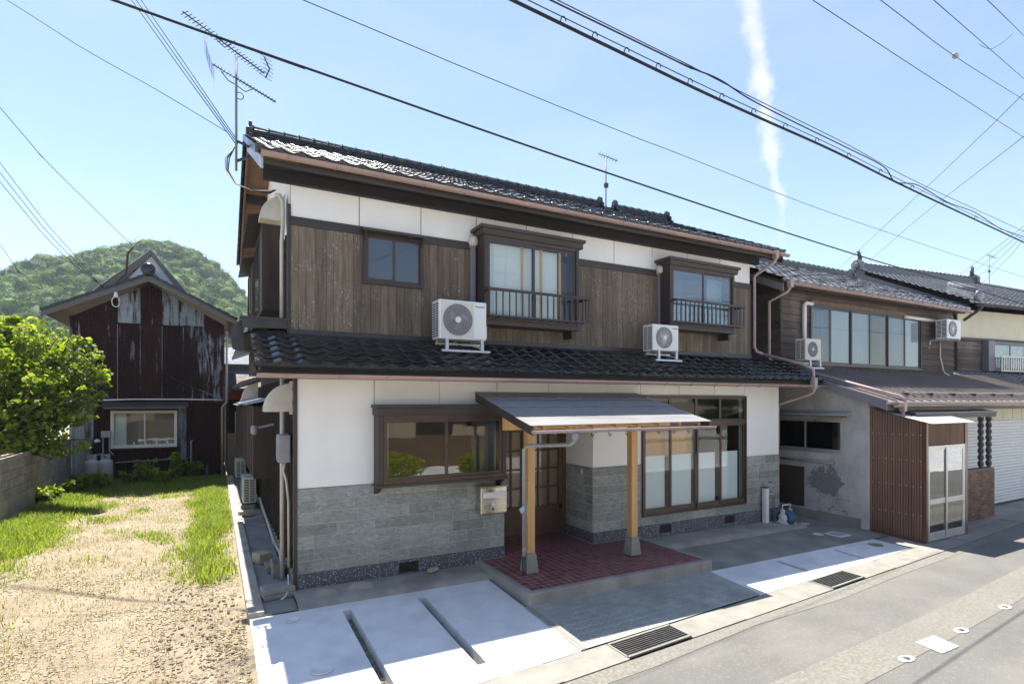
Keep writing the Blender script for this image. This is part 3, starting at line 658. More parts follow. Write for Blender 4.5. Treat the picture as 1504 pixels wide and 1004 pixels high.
# rooms behind the windows: floor slab, back partition
mb = MB(); mb.box(.2, 2.3, -.1, W-.2, 2.4, 2.88); mb.box(.2, 2.4, 2.9, W-.2, 2.5, 5.9); mb.build('partition', 'interior', H)
mb = MB(); mb.box(.15, .15, .30, 2.97, 2.29, .36); mb.box(5.01, .15, .30, W-.15, 2.29, .36); mb.box(.15, S+.15, 3.55, W-.2, 2.39, 3.62); mb.box(.15, .15, 2.80, W-.2, 2.39, 2.88); mb.box(.15, S+.15, 5.85, W-.2, 2.39, 5.9); mb.build('floor_slab', 'interior_brown', H)
# terrazzo foot
mb = MB()
VENTS = [onY(600, 826, 0).x, onY(976, 770, 0).x, onY(1070, 757, 0).x]
for a, b in ((0, 3.11), (4.85, W)):
    mb = MB(); cut = [a]+[q for v in VENTS if a < v < b for q in (v-.15, v+.15)]+[b]
    for i in range(len(cut)-1):
        if i % 2 == 0: mb.box(cut[i], -.025, -.15, cut[i+1], .022, .258)
        else: mb.box(cut[i], -.025, -.15, cut[i+1], .022, .075); mb.box(cut[i], -.025, .225, cut[i+1], .022, .258)
    if a > 1: mb.box(4.85, .0225, -.15, 4.888, .90, .258)
    mb.build('terrazzo_base', 'terrazzo', H)
for v in VENTS:
    mb = MB(); mb.box(v-.15, .012, .075, v+.15, .021, .225); o = mb.build('floor_vent', 'black_plastic', H)
    for i in range(7): q = MB(); z = .085+i*.02; q.box(v-.148, -.018, z, v+.148, .010, z+.007); q.build('vent_bar', 'metal_dark', o)
# stone veneer, every stone its own piece
st = MB(); st.box(0.001, -.0075, .259, 3.10, .0215, 1.388); st = st.build('stone_backing', 'stone_joint', H)
rows = 7; z0, z1 = .262, 1.392; rh = (z1-z0)/rows
def stones(x0, x1, rmin, rmax, frm, seedo):
    for r in range(rmin, rmax):
        x = x0; first = True
        while x < x1-.02:
            L = random.choice((.30, .45, .52, .60, .74, .88))*(random.uniform(.4, 1) if first else 1); first = False
            e = min(x+L, x1)
            if x1-e < .14: e = x1
            a, b = z0+r*rh+.003, z0+(r+1)*rh-.003; d = random.uniform(.0, .005)
            q = MB(); q.cbox(x+.003, -.010-d, a, e-.003, .002, b, .003); frm(q); x = e
stones(0, 3.108, 0, rows, lambda q: q.build('stone', 'stone_veneer', st), 0)
stones(4.866, 5.965, 0, rows, lambda q: q.build('stone', 'stone_veneer', st), 1)
stones(5.965, 8.785, 0, 1, lambda q: q.build('stone', 'stone_veneer', st), 2)
stones(8.785, W, 0, rows, lambda q: q.build('stone', 'stone_veneer', st), 3)
mb = MB(); mb.box(4.868, -.0075, .259, W-.001, .0215, .4205); mb.box(4.868, -.0075, .421, 5.964, .0214, 1.388); mb.box(8.786, -.0075, .421, W-.001, .0214, 1.388); mb.box(4.8625, .0225, .259, 4.8915, .9, 1.388); mb.build('stone_bed', 'stone_joint', H)
def sidestone(q):
    # stones of the recess return: swap axes so that the face looks toward the door's left
    q.v = [(4.870+(y+.0)*1., .012+x, z) for x, y, z in q.v]; q.f = [tuple(reversed(f)) for f in q.f]; q.build('stone', 'stone_veneer', st)
stones(0, .88, 0, rows, sidestone, 4)
# white panels
def panel(x0, x1, za, zb, y=0., par=H): q = MB(); q.cbox(x0+.006, y, za, x1-.006, y+.021, zb-.004, .003); q.build('white_panel', 'plaster_white', par)
panel(0, 1.03, 1.398, 2.92)
for a, b in ((1.03, 2.01), (2.01, 2.98), (2.98, 3.94), (3.94, 4.88)): panel(a, b, 2.515, 2.92)
panel(4.856, 5.97, 1.398, 2.60); panel(4.856, 5.94, 2.61, 2.92); panel(5.94, 6.91, 2.675, 2.92); panel(6.91, 7.88, 2.675, 2.92); panel(7.88, 8.78, 2.675, 2.92); panel(8.785, W, 1.398, 2.92)
q = MB(); q.box(4.862, .0225, 1.398, 4.8915, .89, 2.2); q.build('white_panel', 'plaster_white', H)
# corner boards and dark battens
mb = MB(); mb.box(-.045, -.03, .0, -.001, .05, 2.93); mb.build('corner_board', 'wood_trim', H, bev=.004)
mb = MB(); mb.box(-.045, S-.035, 3.45, -.001, S+.06, 5.40); mb.build('corner_board', 'wood_trim', H, bev=.004)
mb = MB(); mb.box(W-.031, S-.02, 3.5, W+.01, S+.06, 5.24); mb.build('corner_board', 'wood_trim', H, bev=.004)
# upper storey: panels, belt, boards
pw = .9845
seam = MB()
for i in range(10):
    panel(i*pw, (i+1)*pw, 5.235, 5.90, S)
seam.box(0, S+.008, 5.235, W-.03, S+.0195, 5.9); seam.build('panel_backing', 'metal_dark', H)
mb = MB(); mb.box(-.0005, S-.028, 5.105, W-.03, S+.019, 5.232); mb.build('belt_board', 'wood_trim_h', H, bev=.005)
bd = MB(); bd.box(0.001, S+.004, 3.50, W-.032, S+.019, 5.104); bd = bd.build('board_backing', 'wood_dark', H)
x = 0.; 
while x < W-.06:
    wv = random.choice((.105, .12, .135, .15)); e = min(x+wv, W-.033); d = random.uniform(.0, .006)
    q = MB(); q.cbox(x+.0015, S-.016-d, 3.52+random.uniform(0, .006), e-.0015, S+.003, 5.103, .003); q.build('wall_board', 'board_brown', bd); x = e
mb = MB(); mb.box(-.02, S-.05, 3.50, W-.02, S-.0165, 3.60); mb.add([(-.3, S-.34, 3.425), (W+.1, S-.34, 3.425), (W+.1, S-.051, 3.53), (-.3, S-.051, 3.53)], [(0, 1, 2, 3)]); mb.add([(-.3, S-.34, 3.36), (W+.1, S-.34, 3.36), (W+.1, S-.34, 3.424), (-.3, S-.34, 3.424)], [(0, 1, 2, 3)]); mb.build('wall_flashing', 'metal_dark', H)
mb = MB(); mb.box(-.25, S-.40, 3.30, W+.15, S-.341, 3.365); mb.build('mortar_bead', 'plaster_white', H)

# ---- upper roof
sl = math.atan(.46); es = Vector((0, math.cos(sl), math.sin(sl))); EY, EZ = .20, 5.90; RX0, RX1 = -.46, 10.34
deck = MB(); RY = 3.72; RZ = EZ+(RY-EY)*.46
deck.prism([(RX0+.03, EY+.02, EZ-.07), (RX0+.03, RY, RZ-.07), (RX0+.03, 2*RY-EY, EZ-.07), (RX0+.03, 2*RY-EY, EZ-.0), (RX0+.03, RY, RZ-.0), (RX0+.03, EY+.02, EZ-.0)][::-1], (0, 0, 0), (RX1-RX0-.06, 0, 0))
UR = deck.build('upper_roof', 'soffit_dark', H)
tw = .2700; nrow = 16; tL = (RY-EY)/math.cos(sl)/nrow
tiled(UR, (RX0, EY-.03, EZ+.0), (1, 0, 0), es, 40, nrow, tw, tL, 'tile_upper', 300, amp=.034, lift=.017, thk=.013)
es2 = Vector((0, -math.cos(sl), math.sin(sl))); tiled(UR, (RX1, 2*RY-EY+.03, EZ), (-1, 0, 0), es2, 40, nrow, tw, tL, 'tile_upper', 0)
ridge(UR, (-.34, RY, RZ-.01), (7.82, RY, RZ-.01), 'tile_upper'); ridge(UR, (8.38, RY, RZ-.01), (10.16, RY, RZ-.01), 'tile_upper')
mb = MB(); mb.tube([(7.82, RY, RZ+.03), (8.4, RY, RZ+.03)], .09, 10); mb.build('ridge_cap', 'tile_upper', UR)
# verge tiles along both gables: short lipped pieces
for X, sg in ((RX0, -1), (RX1, 1)):
    for dirn in (1, -1):
        for i in range(nrow):
            e = es if dirn == 1 else es2; b0 = Vector((X, EY if dirn == 1 else 2*RY-EY, EZ))+e*(i*tL)
            nrm = Vector((0, -math.sin(sl)*dirn, math.cos(sl))); q = MB(); p = [b0+nrm*.055, b0+e*(tL+.02)+nrm*.04, b0+e*(tL+.02)-nrm*.06, b0-nrm*.05]
            q.prism(p if sg*dirn > 0 else p[::-1], (0, 0, 0), (.035*sg, 0, 0)); q.build('verge_tile', 'tile_upper', UR)
# barge boards, soffit planks and purlin ends on the left gable
for dirn in (1, -1):
    e = es if dirn == 1 else es2; b0 = Vector((RX0+.035, EY+.01 if dirn == 1 else 2*RY-EY-.01, EZ-.075)); L = (RY-EY)/math.cos(sl)
    q = MB(); q.prism([b0, b0+e*L, b0+e*L-Vector((0, 0, .17)), b0-Vector((0, 0, .17))], (0, 0, 0), (.03, 0, 0)); q.build('barge_board', 'galv_sheet' if dirn == 1 else 'soffit_wood', H)
    q = MB(); q.prism([Vector((RX1-.035, p_.y, p_.z)) for p_ in (b0, b0+e*L, b0+e*L-Vector((0, 0, .17)), b0-Vector((0, 0, .17)))], (0, 0, 0), (-.03, 0, 0)); q.build('barge_board', 'wood_trim', H)
    n = 22
    for i in range(n):
        a = Vector((RX0+.066, b0.y, b0.z-.005))+e*(L*i/n+.004); c = a+e*(L/n-.008); q = MB()
        q.prism([a, c, c-Vector((0, 0, .02)), a-Vector((0, 0, .02))], (0, 0, 0), (.45, 0, 0)); q.build('soffit_plank', 'soffit_wood', H)
for y in (1.3, 2.5, 3.72, 4.95, 6.1, 7.0):
    z = EZ+(RY-EY-abs(y-RY))*.46-.11; q = MB(); q.box(RX0+.07, y-.06, z-.15, .02, y+.06, z-.0); q.build('purlin', 'soffit_dark', H)
# eave: fascia, soffit boards, wall plate beam
mb = MB(); mb.box(RX0+.07, EY+.03, EZ-.16, RX1-.07, EY+.055, EZ-.071); mb.build('fascia', 'wood_trim_h', H)
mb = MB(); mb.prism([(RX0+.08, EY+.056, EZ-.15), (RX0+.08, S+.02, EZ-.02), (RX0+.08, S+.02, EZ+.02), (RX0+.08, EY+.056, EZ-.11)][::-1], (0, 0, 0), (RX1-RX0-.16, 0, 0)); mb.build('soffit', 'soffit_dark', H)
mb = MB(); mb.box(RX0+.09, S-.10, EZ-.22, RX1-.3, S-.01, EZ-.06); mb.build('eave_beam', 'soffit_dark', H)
UG = gutter(H, (RX0+.03, EY-.055, EZ-.045), (RX1+.06, EY-.055, EZ-.06), .058, 'copper_plastic')

# ---- lower roof
sl2 = math.atan(.46); LY0, LZ0 = -.50, 2.985; LX0, LX1 = -.50, 10.62; LY1 = S-.34; LZ1 = LZ0+(S-LY0)*.46
es3 = Vector((0, math.cos(sl2), math.sin(sl2)))
mb = MB(); mb.prism([(LX0+.03, LY0+.03, LZ0-.06), (LX0+.03, S, LZ1-.06), (LX0+.03, S, LZ1), (LX0+.03, LY0+.03, LZ0)][::-1], (0, 0, 0), (LX1-LX0-.06, 0, 0)); LR = mb.build('lower_roof', 'soffit_dark', H)
tiled(LR, (LX0, LY0-.03, LZ0+.004), (1, 0, 0), es3, 41, 5, (LX1-LX0)/41, .215, 'tile_black', 300)
for X, sg in ((LX0, -1), (LX1, 1)):
    for i in range(5):
        b0 = Vector((X, LY0, LZ0))+es3*(i*.215); nrm = Vector((0, -math.sin(sl2), math.cos(sl2))); q = MB(); p = [b0+nrm*.06, b0+es3*.235+nrm*.045, b0+es3*.235-nrm*.06, b0-nrm*.05]
        q.prism(p if sg > 0 else p[::-1], (0, 0, 0), (.035*sg, 0, 0)); q.build('verge_tile', 'tile_black', LR)
# noshi courses closing the roof against the wall
for i in range(3):
    q = MB(); y = S-.34-.045+i*.10; z = 3.385+i*.046; q.box(LX0+.1, y, z-.03, LX1-.15, y+.22, z+.012); 
    if i < 2: q.build('noshi_course', 'tile_black', LR)
mb = MB(); mb.box(LX0+.06, LY0+.04, LZ0-.14, LX1-.06, LY0+.065, LZ0-.061); mb.build('fascia', 'wood_trim_h', H)
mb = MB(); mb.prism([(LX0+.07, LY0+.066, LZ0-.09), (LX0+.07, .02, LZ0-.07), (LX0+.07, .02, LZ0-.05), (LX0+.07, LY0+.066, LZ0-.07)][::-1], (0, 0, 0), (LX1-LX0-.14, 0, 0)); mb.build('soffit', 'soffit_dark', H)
LG = gutter(H, (LX0-.02, LY0-.06, LZ0-.085), (LX1+.03, LY0-.06, LZ0-.095), .055, 'copper_plastic')
# side pent board with its drop plate at the left upper corner
mb = MB(); mb.box(-.62, S-.02, 3.60, -.046, S+.10, 3.72); mb.box(-.66, S-.03, 3.721, -.046, S+.13, 3.75); mb.build('ledge_board', 'metal_dark', H)
mb = MB(); mb.prism([(-.66, S+.16, 3.70), (-.60, S+.16, 3.73), (-.60, S+.16, 3.30), (-.64, S+.16, 3.27), (-.74, S+.16, 3.30), (-.76, S+.16, 3.40), (-.76, S+.16, 3.60)], (0, 0, 0), (0, .05, 0)); mb.build('drop_plate', 'metal_dark', H)
mb = MB(); mb.box(-.30, S+.11, 3.10, -.05, 5.6, 3.58); mb.build('side_pent', 'wood_dark', H)
mb = MB(); mb.add([(-.62, S+.12, 3.52), (-.62, 6.4, 3.52), (-.02, 6.4, 3.76), (-.02, S+.12, 3.76)], [(3, 2, 1, 0)]); mb.add([(-.62, S+.12, 3.49), (-.62, 6.4, 3.49), (-.02, 6.4, 3.73), (-.02, S+.12, 3.73)], [(0, 1, 2, 3)]); mb.build('side_pent_roof', 'metal_dark', H)

# rear wing roof
mb = MB(); mb.prism([(-.42, 6.82, 2.93), (4.9, 6.82, 4.6), (W+.3, 6.82, 2.93), (W+.3, 6.82, 3.02), (4.9, 6.82, 4.7), (-.42, 6.82, 3.02)][::-1], (0, 0, 0), (0, 6.9, 0)); mb.build('rear_wing_roof', 'roof_tile_far', H)

# ---- small upper window with hood
def lbox(name, mat, par, *b, bev=.003): q = MB(); q.box(*b); return q.build(name, mat, par, bev=bev)
x0, x1, za, zb = 1.08, 1.94, 4.42, 5.10
F = MB(); F.box(x0-.05, S-.06, za-.06, x1+.05, S-.022, za).box(x0-.05, S-.06, za, x0, S-.022, zb).box(x1, S-.06, za, x1+.05, S-.022, zb).box(x0-.05, S-.06, zb, x1+.05, S-.022, zb+.04); F = F.build('upper_window', 'wood_trim', H, bev=.003)
sash(F, 'sash', x0, (x0+x1)/2+.02, za, zb, S-.05, .035, 'sash_bronze', 'glass_mid', .018); sash(F, 'sash', (x0+x1)/2-.02, x1, za, zb, S-.030, .035, 'sash_bronze', 'glass_mid', .006)
lbox('blind', 'metal_dark', F, x0, S-.0225, za, x1, S-.0205, zb, bev=0)
q = MB(); q.prism([(x0-.08, S-.02, 5.19), (x0-.08, S-.20, 5.135), (x0-.08, S-.20, 5.16), (x0-.08, S-.02, 5.22)], (0, 0, 0), (x1-x0+.16, 0, 0)); q.build('window_hood', 'wood_trim_h', F)
for x in (x0-.04, x1+.01): q = MB(); q.prism([(x, S-.0225, 5.17), (x, S-.17, 5.135), (x, S-.05, 5.0), (x, S-.0225, 4.86)], (0, 0, 0), (.03, 0, 0)); q.build('hood_bracket', 'wood_trim', F)

# ---- projecting bay windows upstairs
def bay(x0, x1, zb, zt, rail0, rail1, kind):
    yf = .36; B = MB()
    B.box(x0-.005, yf-.02, zb, x1+.005, S-.02, zb+.075); B = B.build('bay_window', 'wood_trim_h', H, bev=.004)
    for e0, e1, p0_, p1_ in ((x0, x0+.03, x0, x0+.06), (x1-.03, x1, x1-.06, x1)): q = MB(); q.box(e0, yf+.03, zb+.08, e1, S-.02, zt-.14); q.build('side_panel', 'wood_trim', B); q = MB(); q.box(p0_, yf, zb+.08, p1_, yf+.03, zt-.14); q.build('bay_post', 'wood_trim', B, bev=.003)
    q = MB(); q.box(x0-.10, yf-.10, zt-.055, x1+.08, S-.02, zt); q.prism([(x0-.06, yf-.07, zt-.056), (x0-.02, yf-.02, zt-.14), (x0-.02, S-.03, zt-.14), (x0-.06, S-.03, zt-.056)], (0, 0, 0), (x1-x0+.10, 0, 0)); q.build('cornice', 'wood_trim_h', B, bev=.004)
    for xx in (x0+.02, x1-.12): q = MB(); q.box(xx, yf+.06, zb-.13, xx+.09, S-.0225, zb-.001); q.build('bay_bracket', 'wood_trim', B)
    a, b, c, d = x0+.061, x1-.061, zb+.082, zt-.142; mid = (a+b)/2
    q = MB(); q.box(a, yf+.004, c, b, yf+.05, c+.05); q.build('sash_rail', 'sash_bronze', B); q = MB(); q.box(a, yf+.004, d-.06, b, yf+.05, d); q.build('sash_rail', 'sash_bronze', B)
    sash(B, 'sash', a, mid+.025, c+.05, d-.06, yf+.006, .042, 'sash_bronze', kind, .02); sash(B, 'sash', mid-.025, b, c+.05, d-.06, yf+.028, .042, 'sash_bronze', kind, .02)
    # screens behind the glass
    if kind == 'glass':
        q = MB(); q.box(a+.02, .47, c, mid+.18, .48, d-.1); q.build('shoji_screen', 'shoji_paper', B); q = MB(); q.box(mid-.20, .50, c, b-.32, .51, d-.1); q.build('shoji_screen', 'shoji_paper', B)
        for xx in (mid-.20, b-.31, mid+.18): q = MB(); q.box(xx, .455, c, xx+.045, .469, d-.08); q.build('shoji_stile', 'post_wood', B)
        for xx in np.linspace(a+.15, mid-.25, 3): q = MB(); q.box(xx, .464, c, xx+.012, .4695, d-.1); q.build('shoji_bar', 'shoji_paper', B)
        for zz in np.linspace(c+.3, d-.3, 4): q = MB(); q.box(a+.02, .461, zz, mid-.2, .4695, zz+.012); q.build('shoji_bar', 'shoji_paper', B)
    else:
        n = 44; vs = []
        for i in range(n+1): xx = a+(b-a)*i/n; yy = .60+.018*math.sin(i*1.7); vs += [(xx, yy, c), (xx, yy, c+.62)]
        q = MB(); q.add(vs, [(2*i, 2*i+2, 2*i+3, 2*i+1) for i in range(n)], True); q.build('curtain', 'curtain', B)
        q = MB(); q.box(mid+.38, .62, c, b-.04, .63, d-.1); q.build('shoji_screen', 'red_cloth' if False else 'curtain', B)
    q = MB(); q.box(a, .70, c, b, .719, d); q.build('inner_dark', 'interior_brown', B)
    # railing
    yr = yf-.17; rx0, rx1 = x0, x1+.10; rl = MB(); rl.box(rx0-.02, yr-.02, rail1-.045, rx1+.02, yr+.02, rail1); rl.box(rx0-.02, yr+.0205, rail1-.045, rx0+.02, yf-.002, rail1); rl.box(rx1-.02, yr+.0205, rail1-.045, rx1+.02, yf+.12, rail1)
    rl = rl.build('railing', 'wood_trim_h', B, bev=.003)
    q = MB(); q.box(rx0-.02, yr-.015, rail0, rx1+.02, yr+.015, rail0+.025); q.build('bottom_rail', 'metal_dark', rl)
    n = 17
    for i in range(n): xx = rx0+.01+(rx1-rx0-.02)*i/(n-1); q = MB(); q.box(xx-.009, yr-.009, rail0+.026, xx+.009, yr+.009, rail1-.046); q.build('baluster', 'metal_dark', rl)
    for xx in (rx1-.009,):
        for yy in (yr+.09, yr+.18): q = MB(); q.box(xx-.009, yy-.009, rail0+.02, xx+.009, yy+.009, rail1-.046); q.build('baluster', 'metal_dark', rl)
    for i in range(12): xx = rx0+.06+(rx1-rx0-.12)*i/11; q = MB(); q.bar((xx, yr, rail0+.005), (xx, yf+.02, rail0+.005), .014); q.build('rail_support', 'metal_dark', rl)
bay(2.93, 4.82, 3.82, 5.44, 3.94, 4.40, 'glass')
bay(7.03, 8.90, 4.00, 5.42, 4.12, 4.58, 'glass_mirror')
# ducts with caps up the wall beside each bay
for px_, ztop, zbot in ((694.5, 5.18, 3.95), (968.5, 5.17, 3.75)):
    x = onY(px_, 400, S-.06).x; q = MB(); q.cbox(x-.045, S-.085, zbot, x+.045, S-.0225, ztop, .008); D = q.build('pipe_duct', 'duct_grey', H)
    q = MB(); q.lathe((x, S-.075, ztop-.02), [(.05, 0), (.075, .03), (.085, .09), (.075, .14), (.045, .17), (.005, .175)], 14); q.box(x-.05, S-.07, ztop-.03, x+.05, S-.0225, ztop+.12); q.build('duct_cap', 'pipe_cream', D)

# ---- lower bay window left of the door
B = MB(); x0, x1, yf = 1.02, 3.02, -.25
B.box(x0-.02, yf-.03, 1.36, x1+.01, -.013, 1.399); B = B.build('bay_window', 'wood_trim_h', H, bev=.004)
for xx in (x0, x1-.07): q = MB(); q.box(xx, yf, 1.40, xx+.07, -.013, 2.3595); q.build('bay_post', 'wood_trim', B, bev=.004)
q = MB(); q.box(x0-.04, yf-.05, 2.47, x1+.03, -.002, 2.512).box(x0-.02, yf-.025, 2.36, x1+.01, -.002, 2.4695); q.build('cornice', 'wood_trim_h', B, bev=.004)
for xx in (x0, x1-.07): q = MB(); q.prism([(xx, yf+.02, 1.359), (xx, -.014, 1.359), (xx, -.014, 1.25), (xx, -.10, 1.28)], (0, 0, 0), (.06, 0, 0)); q.build('bay_bracket', 'wood_trim', B)
q = MB(); a, b, c, d = x0+.071, x1-.071, 1.40, 2.359; q.box(a, yf-.01, c, b, yf+.05, c+.05); q.build('sash_rail', 'sash_bronze', B); q = MB(); q.box(a, yf-.01, d-.05, b, yf+.05, d); q.build('sash_rail', 'sash_bronze', B)
mid = (a+b)/2
sash(B, 'sash', a, mid+.03, c+.05, d-.05, yf-.008, .05, 'sash_bronze', 'glass_mid', .022); sash(B, 'sash', mid-.03, b, c+.05, d-.05, yf+.016, .05, 'sash_bronze', 'glass_mid', .022)
q = MB(); q.box(.3, 1.9, .361, 1.5, 2.2, 1.6); q.build('cabinet', 'interior', H)
q = MB(); 
for i in range(9): q.box(1.12+i*.018, .16+(i % 2)*.012, 1.40, 1.136+i*.018, .18+(i % 2)*.012, 2.38)
q.build('curtain', 'curtain', H)

# ---- big shop window
xs4 = [5.99, 6.66, 7.35, 8.02, 8.76]; G = MB(); y0 = -.045
G.box(5.965, y0, .42, 5.99, .06, 2.66).box(8.76, y0, .42, 8.785, .06, 2.66).box(5.991, y0, 2.63, 8.759, .06, 2.66).box(5.991, y0, .42, 8.759, .06, .455).box(5.991, y0-.004, 2.10, 8.759, .055, 2.165)
G = G.build('shop_window', 'sash_bronze', H, bev=.003)
for i in range(4):
    a, b = xs4[i], xs4[i+1]; yy = -.040 if i in (0, 2) else -.012
    o = sash(G, 'sash', a+(.0 if i % 2 == 0 else -.02), b+(.02 if i % 2 == 0 else 0), .456, 2.099, yy, .042, 'sash_bronze', 'glass', .024)
    q = MB(); q.box(a+.03, yy-.002, .47, b-.03, yy+.026, .56); q.build('bottom_rail', 'sash_bronze', o)
    sash(G, 'transom', a, b, 2.166, 2.629, -.02, .03, 'sash_bronze', 'glass', .024)
    fx = b-.05 if i < 3 else b-.13
    q = MB(); q.box(a+.045, .045, .55, fx-.03, .05, 1.53); q.build('frosted_film', 'frost_film', G)
q = MB(); q.box(6.0, .085, 1.50, 7.33, .10, 2.02); q.build('orange_panel', 'orange_board', H)
q = MB(); q.box(5.99, .16, .40, 8.76, .50, .50); q.build('window_shelf', 'post_wood', H)
# ---- recessed lattice door
D = MB(); yd = .86; D.box(3.11, yd-.02, .10, 3.19, yd+.08, 2.2).box(4.79, yd-.02, .10, 4.869, yd+.08, 2.2).box(3.191, yd-.02, 2.08, 4.789, yd+.08, 2.2).box(3.191, yd-.02, .10, 4.789, yd+.09, .135)
D = D.build('entrance_door', 'door_wood', H, bev=.004)
for li, (a, b, yy) in enumerate(((3.192, 4.01, yd+.03), (3.97, 4.788, yd))):
    q = MB(); fr = .075; q.box(a, yy, .136, b, yy+.035, .24).box(a, yy, .56, b, yy+.035, .64).box(a, yy, 2.0, b, yy+.035, 2.079).box(a, yy, .2405, a+fr, yy+.035, 1.9995).box(b-fr, yy, .2405, b, yy+.035, 1.9995); lf = q.build('door_leaf', 'door_wood', D, bev=.003)
    for i in range(1, 3): x = a+fr+(b-a-2*fr)*i/3; q = MB(); q.box(x-.016, yy-.006, .641, x+.016, yy+.03, 1.999); q.build('muntin', 'door_wood', lf)
    for j in range(1, 4): z = .64+(2.0-.64)*j/4; q = MB(); q.box(a+fr, yy-.001, z-.016, b-fr, yy+.025, z+.016); q.build('muntin', 'door_wood', lf)
    q = MB(); q.box(a+fr, yy+.012, .64, b-fr, yy+.018, 2.0); q.build('pane', 'glass', lf); q = MB(); q.box(a+fr, yy+.010, .241, b-fr, yy+.02, .559); q.build('door_panel', 'door_wood', lf)
q = MB(); q.box(3.12, yd+.10, .1, 4.86, yd+.11, 2.2); q.build('door_backing', 'plaster_tan', D)
q = MB(); q.cbox(4.853, .30, 1.245, 4.8735, .36, 1.345, .004); q.build('intercom', 'ac_white', H)
# stone at recess back-left stays dark; house downpipe right
p1 = onY(1139, 373, EY-.05); p1.z = EZ-.10; pa = onY(1105, 406, S-.05)
q = MB(); q.box(p1.x-.05, p1.y-.055, p1.z-.09, p1.x+.05, p1.y+.055, p1.z+.08); q.lathe((p1.x, p1.y, p1.z-.15), [(.03, 0), (.05, .06)], 10); q.build('gutter_hopper', 'copper_plastic', H, bev=.01)
xw = W+.04
q = MB(); q.tube([p1-Vector((0, 0, .10)), p1-Vector((0.02, 0, .17)), (xw, S-.08, 5.42), (xw, S-.07, 5.34), (xw, S-.07, 3.78), (xw+.02, S-.12, 3.68), (xw+.10, S-.22, 3.62)], .033, 10)
dn = onY(1188, 556, LY0+.05); q.tube([(xw+.10, S-.22, 3.62), (dn.x-.05, LY0+.15, LZ0+.36), (dn.x, LY0-.05, LZ0+.24), (dn.x, LY0-.06, LZ0+.02)], .033, 10); q.build('downpipe', 'pipe_mauve', H)
q = MB(); q.box(dn.x-.05, LY0-.12, LZ0-.17, dn.x+.05, LY0-.005, LZ0+.06); q.lathe((dn.x, LY0-.06, LZ0-.25), [(.03, 0), (.045, .09)], 10); q.build('gutter_hopper', 'pipe_mauve', H, bev=.01)
q = MB(); q.tube([(dn.x, LY0-.06, LZ0-.24), (dn.x-.08, LY0+.0, LZ0-.30), (W+.05, .03, LZ0-.50), (W+.05, .06, 2.3), (W+.05, .06, -.05)], .03, 10); q.build('downpipe', 'copper_plastic', H)

# ---- left side wall: horizontal lapped boards held by toothed vertical battens
def side_boards(y0, y1, z0, z1, x=-.002, nb=None, mat='lap_board_dark'):
    nb = nb or int((z1-z0)/.19); h = (z1-z0)/nb
    for i in range(nb):
        a = z0+i*h; q = MB(); q.prism([(x, y0, a-.015), (x-.022, y0, a-.015), (x-.006, y0, a+h), (x, y0, a+h)], (0, 0, 0), (0, y1-y0, 0)); q.build('lap_board', mat, H)
    y = y0+.12
    while y < y1:
        q = MB(); pts = [(x, y, z0)]
        for i in range(nb): a = z0+i*h; pts += [(x-.055, y, a), (x-.035, y, a+h-.012)]
        pts.append((x, y, z1)); q.prism(pts, (0, 0, 0), (0, .035, 0)); q.build('toothed_batten', mat, H); y += .30
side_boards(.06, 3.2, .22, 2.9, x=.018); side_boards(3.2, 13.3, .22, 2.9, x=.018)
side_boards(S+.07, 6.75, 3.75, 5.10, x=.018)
q = MB(); q.box(-.012, .051, -.1, .015, 13.35, .215); q.build('side_plinth', 'concrete_old', H)
q = MB(); q.add([(.0185, S+.1, 5.11), (.0185, S+.1, 5.98), (.0185, RY, RZ-.1), (.0185, 6.75, 6.05), (.0185, 6.75, 5.11)], [(0, 1, 2, 3, 4)]); q.build('gable_panel', 'plaster_white', H)
# hooded shutter boxes on the side
def sidebox(y0, y1, z0, z1, dep, mat, hoodmat, hood, win=False, up=False):
    q = MB(); q.box(-dep, y0, z0, .017, y0+.03, z1).box(-dep, y1-.03, z0, .017, y1, z1).box(-dep, y0+.031, z0, .017, y1-.031, z0+.04).box(-dep, y0+.031, z1-.04, .017, y1-.031, z1); o = q.build('shutter_box', mat, H)
    n = max(2, int((y1-y0)/.55)); 
    for i in range(n):
        a = y0+.031+(y1-y0-.062)*i/n; b = y0+.031+(y1-y0-.062)*(i+1)/n
        q = MB(); 
        if win and i >= 1: q.box(-dep+.012, a+.03, z0+.05, -dep+.018, b-.03, z1-.05); q.build('pane', 'glass_mirror', o)
        else: q.box(-dep+.005, a+.004, z0+.041, -dep+.02, b-.004, z1-.041); q.build('shutter_board', mat, o)
        q = MB(); q.box(-dep-.008, a-.012, z0+.03, -dep+.004, a+.018, z1-.03); q.build('stile', 'wood_trim', o)
    q = MB(); q.prism([(-dep-hood, y0-.06, z1+.03), (.016, y0-.06, z1+.14), (.016, y0-.06, z1+.17), (-dep-hood, y0-.06, z1+.05)], (0, 0, 0), (0, y1-y0+.12, 0)); q.build('box_hood', hoodmat, o)
sidebox(3.2, 8.0, 1.15, 2.46, .34, 'wood_dark', 'galv_sheet', .12); sidebox(8.5, 12.6, 1.15, 2.40, .34, 'wood_dark', 'galv_sheet', .10)
sidebox(2.0, 4.1, 4.05, 5.50, .28, 'wood_dark', 'wood_trim_h', .22, True, True); sidebox(4.6, 6.5, 4.05, 5.40, .28, 'wood_dark', 'wood_trim_h', .20, True, True)
